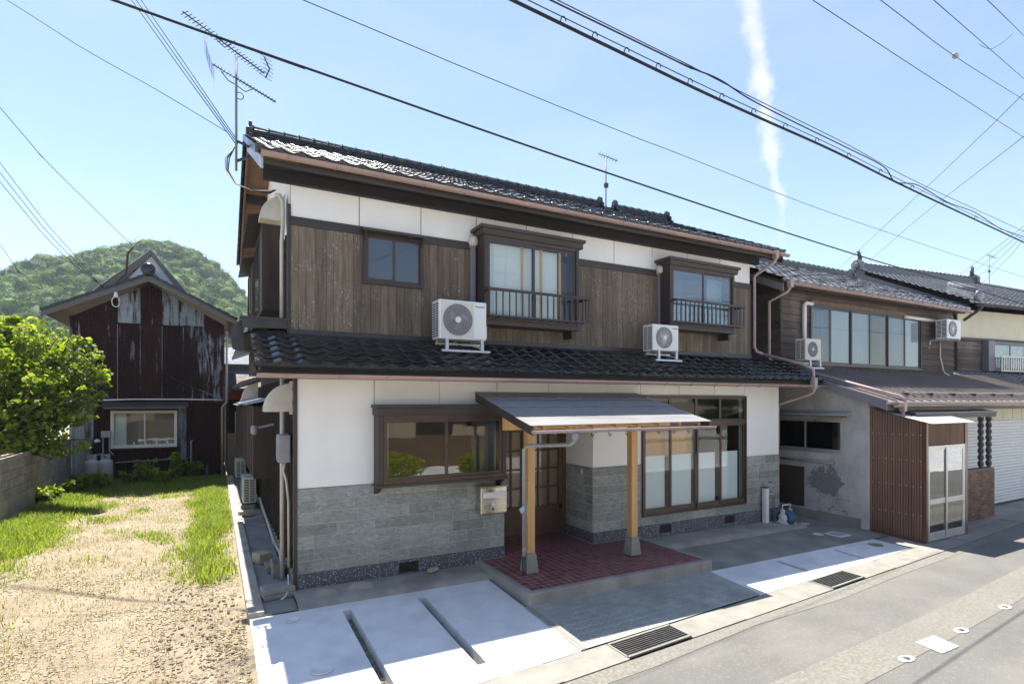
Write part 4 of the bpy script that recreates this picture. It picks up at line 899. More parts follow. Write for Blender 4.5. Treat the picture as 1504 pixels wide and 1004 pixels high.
# vent hoods
def venthood(par, c, s, mat='pipe_cream'):
    x, y, z = c; q = MB(); n = 8; prof = [(0, 0)]
    for i in range(n+1): a = math.pi/2*i/n; prof.append((-s*math.cos(a)*.95, s*math.sin(a)*1.05))
    prof.append((0, s*1.05)); pl = [(x+a, y-s*.36, z+b) for a, b in prof]; q.prism(pl[::-1], (0, 0, 0), (0, s*.72, 0)); o = q.build('vent_hood', mat, par, bev=.008)
    q = MB(); q.box(x-.004, y-s*.42, z-.04, x+.012, y+s*.42, z+s*1.12); q.build('hood_flange', mat, o)
venthood(H, (-.035, .36, 2.42), .37); venthood(H, (-.035, 1.30, 5.28), .36); venthood(H, (-.035, 7.2, 2.62), .36); venthood(H, (-.035, 9.2, 2.45), .34)
# meter box, conduits, service pipe
q = MB(); q.cbox(-.20, .30, 1.72, -.045, .58, 2.10, .01); mbx = q.build('meter_box', 'pipe_grey', H); q = MB(); q.box(-.207, .34, 1.76, -.2005, .54, 2.06); q.build('box_door', 'pipe_grey', mbx)
q = MB(); q.tube([(-.12, .62, .06), (-.12, .62, 2.9)], .032, 10); q.build('conduit', 'pipe_cream', H)
q = MB(); q.tube([(-.10, .40, 1.72), (-.13, .38, 1.60), (-.10, .30, 1.48), (-.075, .27, 1.2), (-.07, .27, .3)], .017, 8); q.build('cable_conduit', 'pipe_cream', H)
q = MB(); q.tube([(-.16, 1.05, 5.62), (-.12, .98, 5.60), (-.085, .92, 5.50), (-.075, .90, 5.30), (-.085, .90, 5.10), (-.10, .88, 4.9), (-.10, .88, 3.76)], .028, 10); q.build('service_conduit', 'pipe_cream', H)
q = MB(); q.tube([(-.05, 2.6, .10), (-.05, 1.6, .16), (-.08, 1.2, .10), (-.05, .9, .16)], .025, 8); q.tube([(-.05, 6.0, .34), (-.05, 2.6, .10)], .025, 8); q.build('insulated_pipe', 'ac_cream', H)
q = MB(); q.tube([(-.10, .10, .25), (-.10, .0, .10), (-.16, -.18, .06), (-.22, -.24, .04)], .010, 6); q.build('drain_hose', 'ac_white', H)
q = MB(); q.lathe((-.36, 2.7, 1.98), [(.03, 0), (.06, .04), (.055, .14), (.03, .16)], 10); q.bar((-.30, 2.7, 2.1), (-.05, 2.7, 2.15), .03); q.build('flood_lamp', 'pipe_grey', H)

# ------------------------------------------------------------------ porch floor and canopy
PF = root('porch_floor', (4.2, -.9, -.05), 'raised porch floor of small dark red tiles with a concrete rim', 'porch')
pz = .095; px0, px1, py0 = 2.58, 5.90, -1.70
mb = MB(); rim = .10
def pzg(x): return pz-.006*(x-px0)
def rimbox(a, b, c, d): mb.add([(a, c, -.25), (b, c, -.25), (b, d, -.25), (a, d, -.25), (a, c, pzg(a)), (b, c, pzg(b)), (b, d, pzg(b)), (a, d, pzg(a))], [(0, 3, 2, 1), (4, 5, 6, 7), (0, 1, 5, 4), (1, 2, 6, 5), (2, 3, 7, 6), (3, 0, 4, 7)])
rimbox(px0, px1, py0, py0+rim); rimbox(px0, px0+rim, py0+rim+.0005, .0); rimbox(px1-rim, px1, py0+rim+.0005, .0)
mb.build('concrete_rim', 'concrete_old', PF, bev=.012)
mb = MB(); mb.add([(px0+rim, py0+rim, pzg(px0)-.003), (px1-rim, py0+rim, pzg(px1)-.003), (px1-rim, .0, pzg(px1)-.003), (px0+rim, .0, pzg(px0)-.003)], [(0, 1, 2, 3)]); mb.add([(3.1, 0, pzg(3.1)-.003), (4.86, 0, pzg(4.86)-.003), (4.86, .86, pzg(4.86)-.003), (3.1, .86, pzg(3.1)-.003)], [(0, 1, 2, 3)]); mb.build('grout_bed', 'porch_grout', PF)
ts = .110; q = MB(); c = .0065; q.cbox(c, c, -.012, ts-c, ts-c, 0, .002); tme = q.mesh('floor_tile'); tme.materials.append(MATS['porch_tile'])
cells = []
nx_ = int((px1-px0-2*rim)/ts)
tsx = (px1-px0-2*rim)/nx_
for j in range(24):
    for i in range(nx_):
        x = px0+rim+i*tsx; y = py0+rim+j*ts
        if y+ts > .0 and not (x > 3.11 and x+tsx < 4.86): continue
        if y+ts > .87: continue
        cells.append((x, y))
rest = MB(); cells.sort(key=lambda p_: (Vector((p_[0], p_[1], 0))-Vector((CAM.x, CAM.y, 0))).length)
for n, (x, y) in enumerate(cells):
    mt = Matrix.Translation((x, y, pzg(x)+random.uniform(-.0005, .001)))
    if n < 300: inst('floor_tile', tme, PF, mt).matrix_parent_inverse = WMX[PF.name].inverted()
    else:
        b0 = len(rest.v); rest.v += [tuple(mt @ v.co) for v in tme.vertices]
        for f in tme.polygons: rest.f.append(tuple(k_+b0 for k_ in f.vertices)); rest.sm.append(False)
rest.build('floor_tile_field', 'porch_tile', PF, kind='stuff')

CN = root('entrance_canopy', (4.2, -.8, .1), 'lean-to canopy on two timber posts over the tiled porch', 'canopy')
cx0, cx1, cy0, cz0, cz1 = 2.60, 5.82, -1.70, 2.245, 2.70
slp = (cz1-cz0)/(-cy0)
def cz(y): return cz1+slp*y
mb = MB(); n = 5
# four overlapping flat sheets with bent seams
edges = [0, -.42, -.86, -1.30, -1.72]
for i in range(4):
    a, b = edges[i], edges[i+1]; q = MB(); q.prism([(cx0-.02, b-.02, cz(b)+.014), (cx0-.02, a-.002, cz(a)+.006), (cx0-.02, a-.002, cz(a)-.0), (cx0-.02, b-.02, cz(b)+.008)][::-1], (0, 0, 0), (cx1-cx0+.04, 0, 0)); q.build('roof_sheet', 'canopy_sheet', CN)
    if i:
        for k_ in range(9): x = cx0+.12+k_*.37; q = MB(); q.box(x, a-.028, cz(a)+.0145, x+.10, a-.012, cz(a)+.024); q.build('sheet_clip', 'canopy_sheet', CN)
for x in (cx0, cx1-.03): q = MB(); q.prism([(x, -1.74, cz(-1.74)-.005), (x, -.003, cz(0)-.005), (x, -.003, cz(0)-.13), (x, -1.74, cz(-1.74)-.11)][::-1], (0, 0, 0), (.03, 0, 0)); q.build('barge_board', 'wood_trim', CN)
for i in range(8): x = cx0+.2+i*(cx1-cx0-.4)/7; q = MB(); q.prism([(x, -1.68, cz(-1.68)-.004), (x, -.003, cz(0)-.004), (x, -.003, cz(0)-.07), (x, -1.68, cz(-1.68)-.06)][::-1], (0, 0, 0), (.04, 0, 0)); q.build('rafter', 'post_wood', CN)
q = MB(); q.box(cx0+.04, -.94, 2.15, cx1-.06, -.84, 2.33); q.build('beam', 'post_wood', CN, bev=.004)
for n, (x, y) in enumerate(((3.06, -.88), (4.99, -.88))):
    q = MB(); q.cbox(x-.062, y-.062, .37, x+.062, y+.062, 2.149, .006); q.build('post', 'post_wood', CN)
    q = MB(); a, b = .105, .075; vs = [(x-a, y-a, .09), (x+a, y-a, .09), (x+a, y+a, .09), (x-a, y+a, .09), (x-b, y-b, .37), (x+b, y-b, .37), (x+b, y+b, .37), (x-b, y+b, .37)]; q.add(vs, [(0, 3, 2, 1), (4, 5, 6, 7), (0, 1, 5, 4), (1, 2, 6, 5), (2, 3, 7, 6), (3, 0, 4, 7)]); q.build('post_footing', 'concrete_old', CN, bev=.008)
gutter(CN, (cx0-.02, -1.80, cz0-.055), (cx1+.02, -1.80, cz0-.065), .045, 'pipe_mauve', .55)
for i in range(9):
    x = cx0+.35+i*.3; q = MB(); q.tube([(x, -1.72, 2.16), (x, -1.72, 2.10), (x+.02, -1.72, 2.08), (x+.035, -1.72, 2.10), (x+.035, -1.72, 2.12)], .006, 6); q.build('wire_hook', 'metal_dark', CN)
q = MB(); hp = (3.22, -1.80, cz0-.10); q.lathe((hp[0], hp[1], hp[2]-.11), [(.028, 0), (.05, .06), (.05, .11)], 10); px_ = 2.90
q.tube([(hp[0], hp[1], hp[2]-.10), (hp[0]-.03, hp[1]+.06, hp[2]-.16), (px_+.04, -1.04, 1.93), (px_, -1.0, 1.88), (px_, -1.0, .50)], .027, 10); q.build('downpipe', 'pipe_grey', CN)
q = MB(); q.tube([(px_, -1.0, .50), (px_, -1.0, .36)], .024, 10); q.build('copper_joint', 'copper_plastic', CN); q = MB(); q.tube([(px_, -1.0, .36), (px_, -1.0, .16), (px_-.01, -1.03, .11)], .027, 10); q.build('downpipe_shoe', 'metal_dark', CN)
q = MB(); q.prism([(px_-.09, -1.03, 1.04), (px_-.03, -1.05, 1.10), (px_+.0, -1.04, 1.03), (px_-.05, -1.02, .97)], (0, 0, 0), (0, .012, 0)); q.tube([(px_+.05, -1.0, 1.15), (px_+.05, -1.01, .78)], .008, 6); q.build('pipe_clamp', 'steel_galv', CN)

# mailbox
MX = root('mailbox', (2.82, -.10, .82), 'stainless steel mailbox with slot and dial fixed to the grey stone wall', 'mailbox')
x0, x1, y0, y1, z0, z1 = 2.60, 3.05, -.215, -.022, .83, 1.245
q = MB(); q.cbox(x0, y0, z0, x1, y1, z1, .012); b = q.build('body', 'stainless', MX)
q = MB(); q.box(x0+.03, y0-.006, z0+.02, x1-.015, y0-.0005, z0+.225); d = q.build('door', 'stainless', MX, bev=.003); q = MB(); q.box(x0+.03, y0-.014, z0+.245, x1-.015, y0-.0005, z0+.335); q.build('slot_flap', 'ac_white', MX, bev=.003)
q = MB(); q.box(x0-.01, y0-.03, z1+.0005, x1+.01, y1, z1+.014); q.build('lid', 'stainless', MX, bev=.004)
q = MB(); q.lathe((x0+.20, y0-.006, z0+.145), [(.028, 0), (.028, -.014), (.02, -.02), (.004, -.02)], 16, 'y'); q.build('dial', 'ac_white', d); q = MB(); q.lathe((x0+.20, y0-.006, z0+.075), [(.018, 0), (.018, -.008), (.004, -.009)], 14, 'y'); q.build('keyhole', 'black_plastic', d)

# ------------------------------------------------------------------ air conditioner outdoor units
def ac(loc, label, w_, h_, d_, style, mat='ac_white', rz=0., stand='rail', brand=True, group='air conditioner units'):
    # local frame: origin at the middle of the foot, front looks toward -y
    A = root('air_conditioner_unit', loc, label, 'air conditioner', group, rz); hs = .20 if stand == 'rail' else .04 if stand == 'feet' else .0
    q = MB(); x0, x1 = -w_/2, w_/2; q.cbox(x0, -d_/2, hs, x1, d_/2, hs+h_, .012); body = q.build('casing', mat, A, True)
    fx = x0+w_*.385 if w_ > .7 else x0+w_*.43; fz = hs+h_*.5; fr = min(h_*.40, w_*.30)
    if style == 'square': q = MB(); q.box(fx-fr*1.12, -d_/2-.006, fz-fr*1.14, fx+fr*1.12, -d_/2-.0005, fz+fr*1.14); q.build('fan_panel', 'ac_cream' if mat == 'ac_white' else mat, A, True, bev=.003)
    q = MB(); q.lathe((fx, -d_/2-.0065, fz), [(fr*1.02, 0), (fr*1.02, -.006), (fr, -.010), (fr*.97, -.0065), (fr*.3, -.003), (.01, -.003)], 32, 'y'); q.build('fan_opening', 'ac_dark' if style != 'square' else 'duct_grey', A, True)
    q = MB(); yb = -d_/2-.017
    nr = 6
    for i in range(nr): rr = fr*(.22+.78*i/(nr-1)); q.tube([(fx+rr*math.cos(2*math.pi*k_/24), yb, fz+rr*math.sin(2*math.pi*k_/24)) for k_ in range(25)], .0035 if style == 'square' else .003, 4, False)
    ns = 28
    for k_ in range(ns):
        a0 = 2*math.pi*k_/ns; sw = .55 if style != 'square' else 0
        q.tube([(fx+fr*rr*math.cos(a0+sw*rr), yb, fz+fr*rr*math.sin(a0+sw*rr)) for rr in (.2, .45, .7, .99)], .0035, 4, False)
    q.build('fan_grille', 'ac_grille' if style == 'square' else mat, A, True)
    q = MB(); q.lathe((fx, yb+.002, fz), [(fr*.21, 0), (fr*.20, -.006), (.01, -.008)], 18, 'y'); q.build('fan_hub', mat, A, True)
    # fan blades seen through the grille
    q = MB()
    for k_ in range(3):
        a = 2.1*k_+.4; q.add([(fx+.05*math.cos(a), -d_/2-.011, fz+.05*math.sin(a)), (fx+fr*.93*math.cos(a-.35), -d_/2-.012, fz+fr*.93*math.sin(a-.35)), (fx+fr*.93*math.cos(a+.45), -d_/2-.0105, fz+fr*.93*math.sin(a+.45)), (fx+.06*math.cos(a+.7), -d_/2-.011, fz+.06*math.sin(a+.7))], [(0, 1, 2, 3)])
    q.build('fan_blades', 'ac_grille', A, True)
    # intake slats on the -x side
    nsl = max(6, int(h_/.042))
    for i in range(nsl):
        z = hs+.035+(h_-.07)*i/nsl
        for a, b in ((-d_/2+.03, -.01), (.01, d_/2-.03)):
            q = MB(); q.box(*((x0-.0025, a, z, x0-.0005, b, z+.022) if stand != 'feet' else (x1+.0005, a, z, x1+.0025, b, z+.022))); q.build('intake_slot', 'ac_dark', A, True)
    q = MB()
    if stand != 'feet': q.cbox(x1-.0, -d_/2+.05, hs+.04, x1+.035, d_/2-.06, hs+h_*.40, .012); q.build('valve_cover', mat, A, True)
    q = MB(); q.box(x0+w_*.72, -d_/2-.0025, hs+.02, x1-.01, -d_/2-.0005, hs+.024); q.build('panel_seam', 'ac_grille', A, True)
    if brand: text('lettering', 'Panasonic', h_*.068, 'black_plastic', A, Matrix.Translation((x0+w_*.755, -d_/2-.0015, hs+h_*.855)) @ Matrix.Rotation(R_(90), 4, 'X'), True)
    if stand == 'rail':
        for xa in (x0+.09, x1-.12): q = MB(); q.box(xa, -d_/2-.05, .035, xa+.05, -d_/2-.012, hs-.001); q.box(xa, -d_/2-.012, hs-.03, xa+.05, d_/2, hs-.001); q.build('stand_leg', 'steel_galv', A, True, bev=.003)
        q = MB(); q.box(x0+.03, -d_/2-.055, .0, x1+.04, -d_/2-.005, .034); q.build('stand_rail', 'steel_galv', A, True, bev=.003)
        q = MB(); q.box(x0+.05, d_/2-.03, .13, x1+.02, d_/2+.01, .165); q.build('stand_rail', 'steel_galv', A, True, bev=.003)
        q = MB(); q.tube([(x1-.2, 0, hs), (x1-.22, -.05, hs-.08), (x1-.14, -.16, hs-.12), (x1-.1, -.24, .02)], .007, 6); q.tube([(x0+.02, .05, hs+.03), (x0+.01, -.02, hs-.04), (x0+.1, .08, hs-.07), (x0+.4, .12, hs-.02)], .008, 6); q.build('drain_hose', 'pipe_cream', A, True)
    elif stand == 'feet':
        for xx in (x0+.1, x1-.18): q = MB(); q.box(xx, -d_/2-.02, 0, xx+.08, d_/2+.02, .039); q.build('foot', 'black_plastic', A, True)
    elif stand == 'wall':
        q = MB(); q.box(x0+.05, -d_/2, -.05, x0+.09, d_/2+.2, -.002); q.box(x1-.09, -d_/2, -.05, x1-.05, d_/2+.2, -.002); q.prism([(x0+.05, d_/2+.16, -.05), (x0+.05, d_/2+.2, -.05), (x0+.05, d_/2+.2, -.35)], (0, 0, 0), (.04, 0, 0)); q.build('wall_bracket', 'steel_galv', A, True)
    return A
ac((2.43, .22, 3.315), 'large white outdoor unit with square fan panel standing on the black tiles', .80, .60, .30, 'square')
ac((6.63, .20, 3.315), 'small white outdoor unit with swirled fan grille on the black tiles', .66, .50, .28, 'swirl')
ac((-.24, 6.9, .12), 'cream outdoor unit on a stand on the side path, nearer to the loose blocks', .78, .60, .28, 'square', 'ac_cream', R_(-90), 'feet', False)
ac((-.24, 11.9, .10), 'cream outdoor unit on the side path below the gas meter, nearer to the rusty shed', .75, .56, .28, 'square', 'ac_cream', R_(-90), 'feet', False)
for (y, z, nm) in ((6.9, .06, 0), (11.9, .06, 1)):
    q = MB(); q.box(-.36, y-.36, .013, -.12, y-.22, .119); q.box(-.36, y+.2, .013, -.12, y+.34, .119); o = q.build('support_block', 'block'); setp(o, ['pair of grey blocks under the cream unit beside the side path', 'pair of grey blocks under the farther cream unit by the shed'][nm], 'concrete block')

# ------------------------------------------------------------------ small things round the house
def rotbox(mb, c, s, rz):
    cx, cy, cz_ = c; n0 = len(mb.v); mb.cbox(-s[0]/2, -s[1]/2, 0, s[0]/2, s[1]/2, s[2], .008); co, si = math.cos(rz), math.sin(rz)
    for i in range(n0, len(mb.v)): x, y, z = mb.v[i]; mb.v[i] = (cx+x*co-y*si, cy+x*si+y*co, cz_+z)
for c, s, rz, lab, mat in (((-.235, .02, .014), (.40, .30, .06), .12, 'flat concrete slab lying at the bottom of the pair by the house corner', 'concrete_old'), ((-.235, .03, .076), (.38, .29, .065), .15, 'flat concrete slab lying on top of the pair by the house corner', 'concrete_old'), ((-.30, 1.75, .014), (.22, .22, .16), .5, 'pale cut stone cube on the side path', 'stone_loose'), ((-.235, 1.22, .014), (.12, .30, .10), .05, 'low grey paving block beside the hollow block', 'block'), ((-.36, 5.7, .03), (.30, .16, .11), .1, 'pale concrete block on the kerb before the cream unit', 'stone_loose')):
    q = MB(); rotbox(q, c, s, rz); o = q.build('loose_block', mat); setp(o, lab, 'block')
# hollow block: walls with three cavities
q = MB(); bx, by = -.17, .98; q.box(bx-.06, by-.19, .014, bx-.035, by+.19, .204).box(bx+.035, by-.19, .014, bx+.06, by+.19, .204)
for i in range(4): yy = by-.19+i*.1175; q.box(bx-.0345, yy, .014, bx+.0345, yy+.0275, .204)
o = q.build('hollow_block', 'block'); setp(o, 'upright hollow concrete block beside the pale conduit', 'hollow block')
q = MB(); rotbox(q, (1.86, -.13, .064), (.16, .09, .05), .5); o = q.build('loose_stone', 'stone_loose'); setp(o, 'small loose stone in front of the floor vent under the bay window', 'stone')
# tap post
T = root('tap_post', (9.30, -.10, -.06), 'slim white standpipe with two taps beside the hose reel', 'standpipe'); tx, ty = 9.30, -.10
q = MB(); q.cbox(tx-.05, ty-.05, -.03, tx+.05, ty+.05, .72, .008); q.build('post', 'ac_white', T); q = MB(); q.box(tx-.055, ty-.055, .7205, tx+.055, ty+.055, .735); q.build('post_cap', 'metal_dark', T)
for z, s in ((.80, 1), (.60, .9)):
    xx = tx+.06 if z > .7 else tx+.051
    q = MB(); q.tube([(tx+.02, ty-.02, .735 if z > .7 else z), (tx+.05, ty-.03, z), (tx+.11, ty-.08, z), (tx+.13, ty-.10, z-.07)], .014, 8); q.box(tx+.04, ty-.07, z+.02, tx+.12, ty-.03, z+.06); q.build('tap', 'stainless', T)
q = MB(); q.tube([(tx+.13, ty-.10, .53), (tx+.13, ty-.11, .40), (tx+.12, ty-.12, .0), (tx+.2, ty-.12, -.02), (tx+.28, ty-.2, .0)], .011, 8); q.build('hose_tail', 'hose_blue', T)
# hose reel
HR = root('hose_reel', (9.66, -.32, -.08), 'white hose reel wound with dark blue hose', 'hose reel'); cx, cy, cz_ = 9.66, -.32, .10
for dx in (-.12, .12):
    q = MB(); prof = [(.0, .19), (.045, .17), (.03, .05), (.15, -.155), (.15, -.18), (-.17, -.18), (-.17, -.155), (-.03, .0), (-.05, .17)]
    q.prism([(cx+dx, cy+a, cz_+b) for a, b in prof], (0, 0, 0), (.018, 0, 0)); q.build('side_frame', 'ac_white', HR)
    q = MB(); q.lathe((cx+dx, cy, cz_), [(.095, .004), (.10, .010), (.095, .016), (.04, .012)], 22, 'x'); q.build('flange', 'ac_white', HR)
for j, rr in enumerate((.10, .128, .152)):
    q = MB(); pts = []
    for k_ in range(8*20): a = 2*math.pi*k_/20; pts.append((cx-.09+.18*k_/(8*20), cy+rr*math.cos(a), cz_+rr*math.sin(a)))
    q.tube(pts, .0125, 6); q.build('hose_winding', 'hose_blue', HR)
q = MB(); q.lathe((cx-.15, cy, cz_), [(.03, 0), (.03, .3)], 12, 'x'); q.build('axle', 'ac_white', HR); q = MB(); q.tube([(cx-.12, cy+.0, cz_+.19), (cx-.12, cy, cz_+.27), (cx+.13, cy, cz_+.27), (cx+.13, cy, cz_+.19)], .014, 8); q.build('handle', 'ac_white', HR); q = MB(); q.box(cx-.14, cy-.17, cz_-.185, cx+.15, cy-.12, cz_-.16).box(cx-.14, cy+.10, cz_-.185, cx+.15, cy+.15, cz_-.16); q.build('foot', 'ac_white', HR)
# covers
for i, (x, y, r, lab) in enumerate(((10.18, -.40, .09, 'small round white cover on the dark concrete beside the old plaster wall'), (9.62, -1.05, .10, 'small round white cover beside the blue inspection lid'), (-.16, -.86, .085, 'round white cover set in the white slab near the house corner'), (-.04, -2.15, .11, 'round pale cover set in the white slab toward the street'), (9.52, -1.96, .11, 'round pale cover in the shallow white slab, the paler one'), (9.95, -1.95, .13, 'round beige cover in the shallow white slab beside the paler one'))):
    q = MB(); q.lathe((x, y, zg(x, y)+.0015), [(r, 0), (r, .007), (r*.9, .010), (r*.88, .007), (.01, .007)], 24); o = q.build('pipe_cover', 'seal_white' if i != 5 else 'gutter_concrete'); setp(o, lab, 'pipe cover')
IN = root('inspection_lid', (9.98, -1.22, -.1), 'square blue-grey inspection lid in a white concrete frame', 'inspection lid'); z = zg(9.98, -1.22)
q = MB(); q.box(9.80, -1.40, z+.0005, 10.16, -1.04, z+.012); q.build('frame', 'seal_white', IN); q = MB(); q.box(9.87, -1.33, z+.0125, 10.09, -1.11, z+.02); q.build('lid', 'pipe_grey', IN, bev=.003)
# gravel in the slots
def pebbles(n, sampler, smin, smax, name, mat, parent=None):
    base = np.array([(1, 0, 0), (-1, 0, 0), (0, 1, 0), (0, -1, 0), (0, 0, 1), (0, 0, -1)], float); tri = np.array([(0, 2, 4), (2, 1, 4), (1, 3, 4), (3, 0, 4), (2, 0, 5), (1, 2, 5), (3, 1, 5), (0, 3, 5)])
    P = np.array([sampler() for _ in range(n)]); sc_ = rng.uniform(smin, smax, (n, 1, 1))*rng.uniform(.55, 1.2, (n, 6, 3)); sc_[:, :, 2] *= .6
    a = rng.uniform(0, 6.28, n); ca, sa = np.cos(a), np.sin(a); V = base[None]*sc_; V[:, :, :2] += rng.normal(0, .25, (n, 6, 2))*sc_[:, :, :2]
    x = V[:, :, 0]*ca[:, None]-V[:, :, 1]*sa[:, None]; y = V[:, :, 0]*sa[:, None]+V[:, :, 1]*ca[:, None]; V[:, :, 0] = x; V[:, :, 1] = y; V += P[:, None, :]
    F = (tri[None]+np.arange(n)[:, None, None]*6).reshape(-1, 3); o = npmesh(name, V.reshape(-1, 3), F, mat, parent=parent); o['kind'] = 'stuff'; return o
def slotpt():
    s = random.choice(((.42, .53, -.85, -2.71), (1.38, 1.49, -.85, -2.71), (7.28, 7.38, -1.81, -2.33), (8.84, 8.94, -1.81, -2.33))); x = random.uniform(s[0], s[1]); y = random.uniform(s[2], s[3]); return (x, y, zg(x, y)-.115)
o = pebbles(1600, slotpt, .008, .02, 'slot_gravel', 'concrete_old'); setp(o, 'fine gravel lying in the slots of the white slabs', 'gravel')

# ------------------------------------------------------------------ rooftop antennas
def yagi(mb, a, b, n, ln, upv=(0, 0, 1), taper=0.):
    a = Vector(a); b = Vector(b); d = (b-a).normalized(); s_ = d.cross(Vector(upv)).normalized(); mb.tube([a, b], .011, 6)
    for i in range(n): p = a+(b-a)*((i+.5)/n); l_ = ln*(1-taper*i/n); mb.tube([p-s_*l_/2, p+s_*l_/2], .0055, 5)
AN = root('rooftop_aerial', (-.62, 1.8, 5.9), 'tall television aerial mast with two long aerials at the roof gable', 'aerial')
mt = onY(347, 80, 1.8); mbm = Vector((mt.x, 1.8, 6.45))
q = MB(); q.tube([(mt.x, 1.8, 6.15), (mt.x, 1.8, mt.z)], .018, 8); q.build('mast', 'duct_grey', AN)
q = MB(); q.bar((mt.x, 1.8, 6.30), (RX0, 1.8, 6.42), .035); q.bar((mt.x, 1.8, 6.62), (RX0-.02, 1.8, 6.56), .03); q.build('bracket', 'metal_dark', AN)
q = MB(); yagi(q, onY(268, 17, 1.2), onY(388, 108, 2.0), 24, .16); q.build('long_aerial', 'metal_dark', AN)
q = MB(); e = onY(390, 100, 2.0); q.tube([e+Vector((-.02, 0, .18)), e+Vector((.06, 0, .0)), e+Vector((-.0, 0, -.16))], .012, 6)
for i in range(6): p = e+Vector((.03-abs(i-2.5)*.012, 0, .16-i*.064)); q.tube([p+Vector((-.10, -.10, .0)), p+Vector((.10, .10, .02))], .005, 5)
q.build('corner_reflector', 'metal_dark', AN)
q = MB(); a = onY(312, 94, 1.6); b = onY(405, 150, 1.9); yagi(q, a, b, 20, .10); q.build('short_aerial', 'metal_dark', AN)
q = MB()
for i in range(6): q.tube([a+Vector((-.10+.03*j, (i-2.5)*.075, .22-j*.10+.012*abs(j-2)**2)) for j in range(5)], .003, 4)
for j in range(5): q.tube([a+Vector((-.10+.03*j, (i-2.5)*.075, .22-j*.10)) for i in range(6)], .003, 4)
q.build('mesh_reflector', 'duct_grey', AN)
q = MB(); q.tube([onY(345, 60, 1.8), onY(330, 70, 1.8), onY(318, 58, 1.7)], .008, 5); q.build('coax_cable', 'cable', AN); q = MB(); q.tube([onY(347, 125, 1.8), onY(335, 118, 1.8), onY(325, 105, 1.7)], .008, 5); q.build('coax_cable', 'cable', AN); q = MB(); q.tube([onY(347, 125, 1.8), onY(360, 135, 1.8), onY(371, 131, 1.8)], .008, 5)
c = onY(352, 141, 1.8); q.tube([c+Vector((.055*math.cos(k_*.5), 0, .055*math.sin(k_*.5))) for k_ in range(14)], .007, 5); q.build('coax_cable', 'cable', AN)
def small_aerial(base, h, label, arms):
    A = root('roof_aerial', base, label, 'aerial'); b = Vector(base); q = MB(); q.tube([b-Vector((0, 0, .1)), b+Vector((0, 0, h))], .016, 8); q.build('mast', 'duct_grey', A)
    q = MB(); t = b+Vector((0, 0, h-.05)); yagi(q, t+Vector((-.25, .0, .08)), t+Vector((.22, -.2, -.10)), 7, .28); q.tube([t+Vector((-.05, 0, 0)), t+Vector((.12, .05, .1))], .01, 5); q.build('aerial_rods', 'metal_dark', A)
    q = MB(); q.box(b.x-.04, b.y-.04, b.z+h*.42, b.x+.05, b.y+.04, b.z+h*.50); q.build('booster', 'metal_dark', A)
small_aerial((8.06, 3.72, 7.55), 1.40, 'small television aerial standing in the gap of the ridge', 0)

# ------------------------------------------------------------------ neighbour house on the right
N = root('neighbour_house', (15, 3, -.1), 'weathered plank house with grey tiled roof and low brown metal roof', 'house')
NX0, NX1, NY = 10.95, 19.3, .75
mb = MB(); mb.box(NX0+.03, NY+.03, 2.6, NX1, NY+.12, 5.3); mb.box(NX0+.03, NY+.121, -.3, NX0+.13, 6.89, 5.3); mb.box(NX1-.1, NY+.121, -.3, NX1, 6.89, 5.3); mb.prism([(NX0+.03, NY+.121, 5.301), (NX0+.03, 3.75, 6.75), (NX0+.03, 6.89, 5.301)], (0, 0, 0), (.1, 0, 0)); mb.prism([(NX1-.1, NY+.121, 5.301), (NX1-.1, 3.75, 6.75), (NX1-.1, 6.89, 5.301)], (0, 0, 0), (.1, 0, 0)); mb.box(NX0+.131, 6.9, -.3, NX1-.101, 7, 5.3); mb.build('upper_wall', 'wood_dark', N)
# horizontal planks with laps, front and left side
wx0, wx1 = onY(1190, 470, NY).x, onY(1351, 490, NY).x; wz0, wz1 = 3.50, 4.93
nb = 11; h = (5.20-3.28)/nb
for i in range(nb):
    a = 3.28+i*h
    segs = [(NX0, NX1)] if (a+h < wz0+.02 or a > wz1) else [(NX0, wx0-.03), (wx1+.03, NX1)]
    for s0, s1 in segs:
        q = MB(); q.prism([(s0, NY+.029, a-.012), (s0, NY+.029, a+h), (s0, NY+.016, a+h), (s0, NY-.018+random.uniform(-.008, .006), a-.012)], (0, 0, 0), (s1-s0, 0, 0)); q.build('lap_plank', 'lap_board', N)
    q = MB(); q.prism([(NX0+.029, NY+.03, a-.012), (NX0+.029, NY+.03, a+h), (NX0+.016, NY+.03, a+h), (NX0-.008, NY+.03, a-.012)][::-1], (0, 0, 0), (0, 5, 0)); q.build('lap_plank', 'lap_board', N)
q = MB(); q.box(NX0-.02, NY-.036, 3.2, NX0+.05, NY-.0275, 5.22); q.build('corner_board', 'lap_board', N)
q = MB(); q.box(wx0-.02, NY-.045, wz1+.045, onY(1330, 460, NY).x, NY-.028, wz1+.14); q.build('lintel_plank', 'soffit_wood', N)
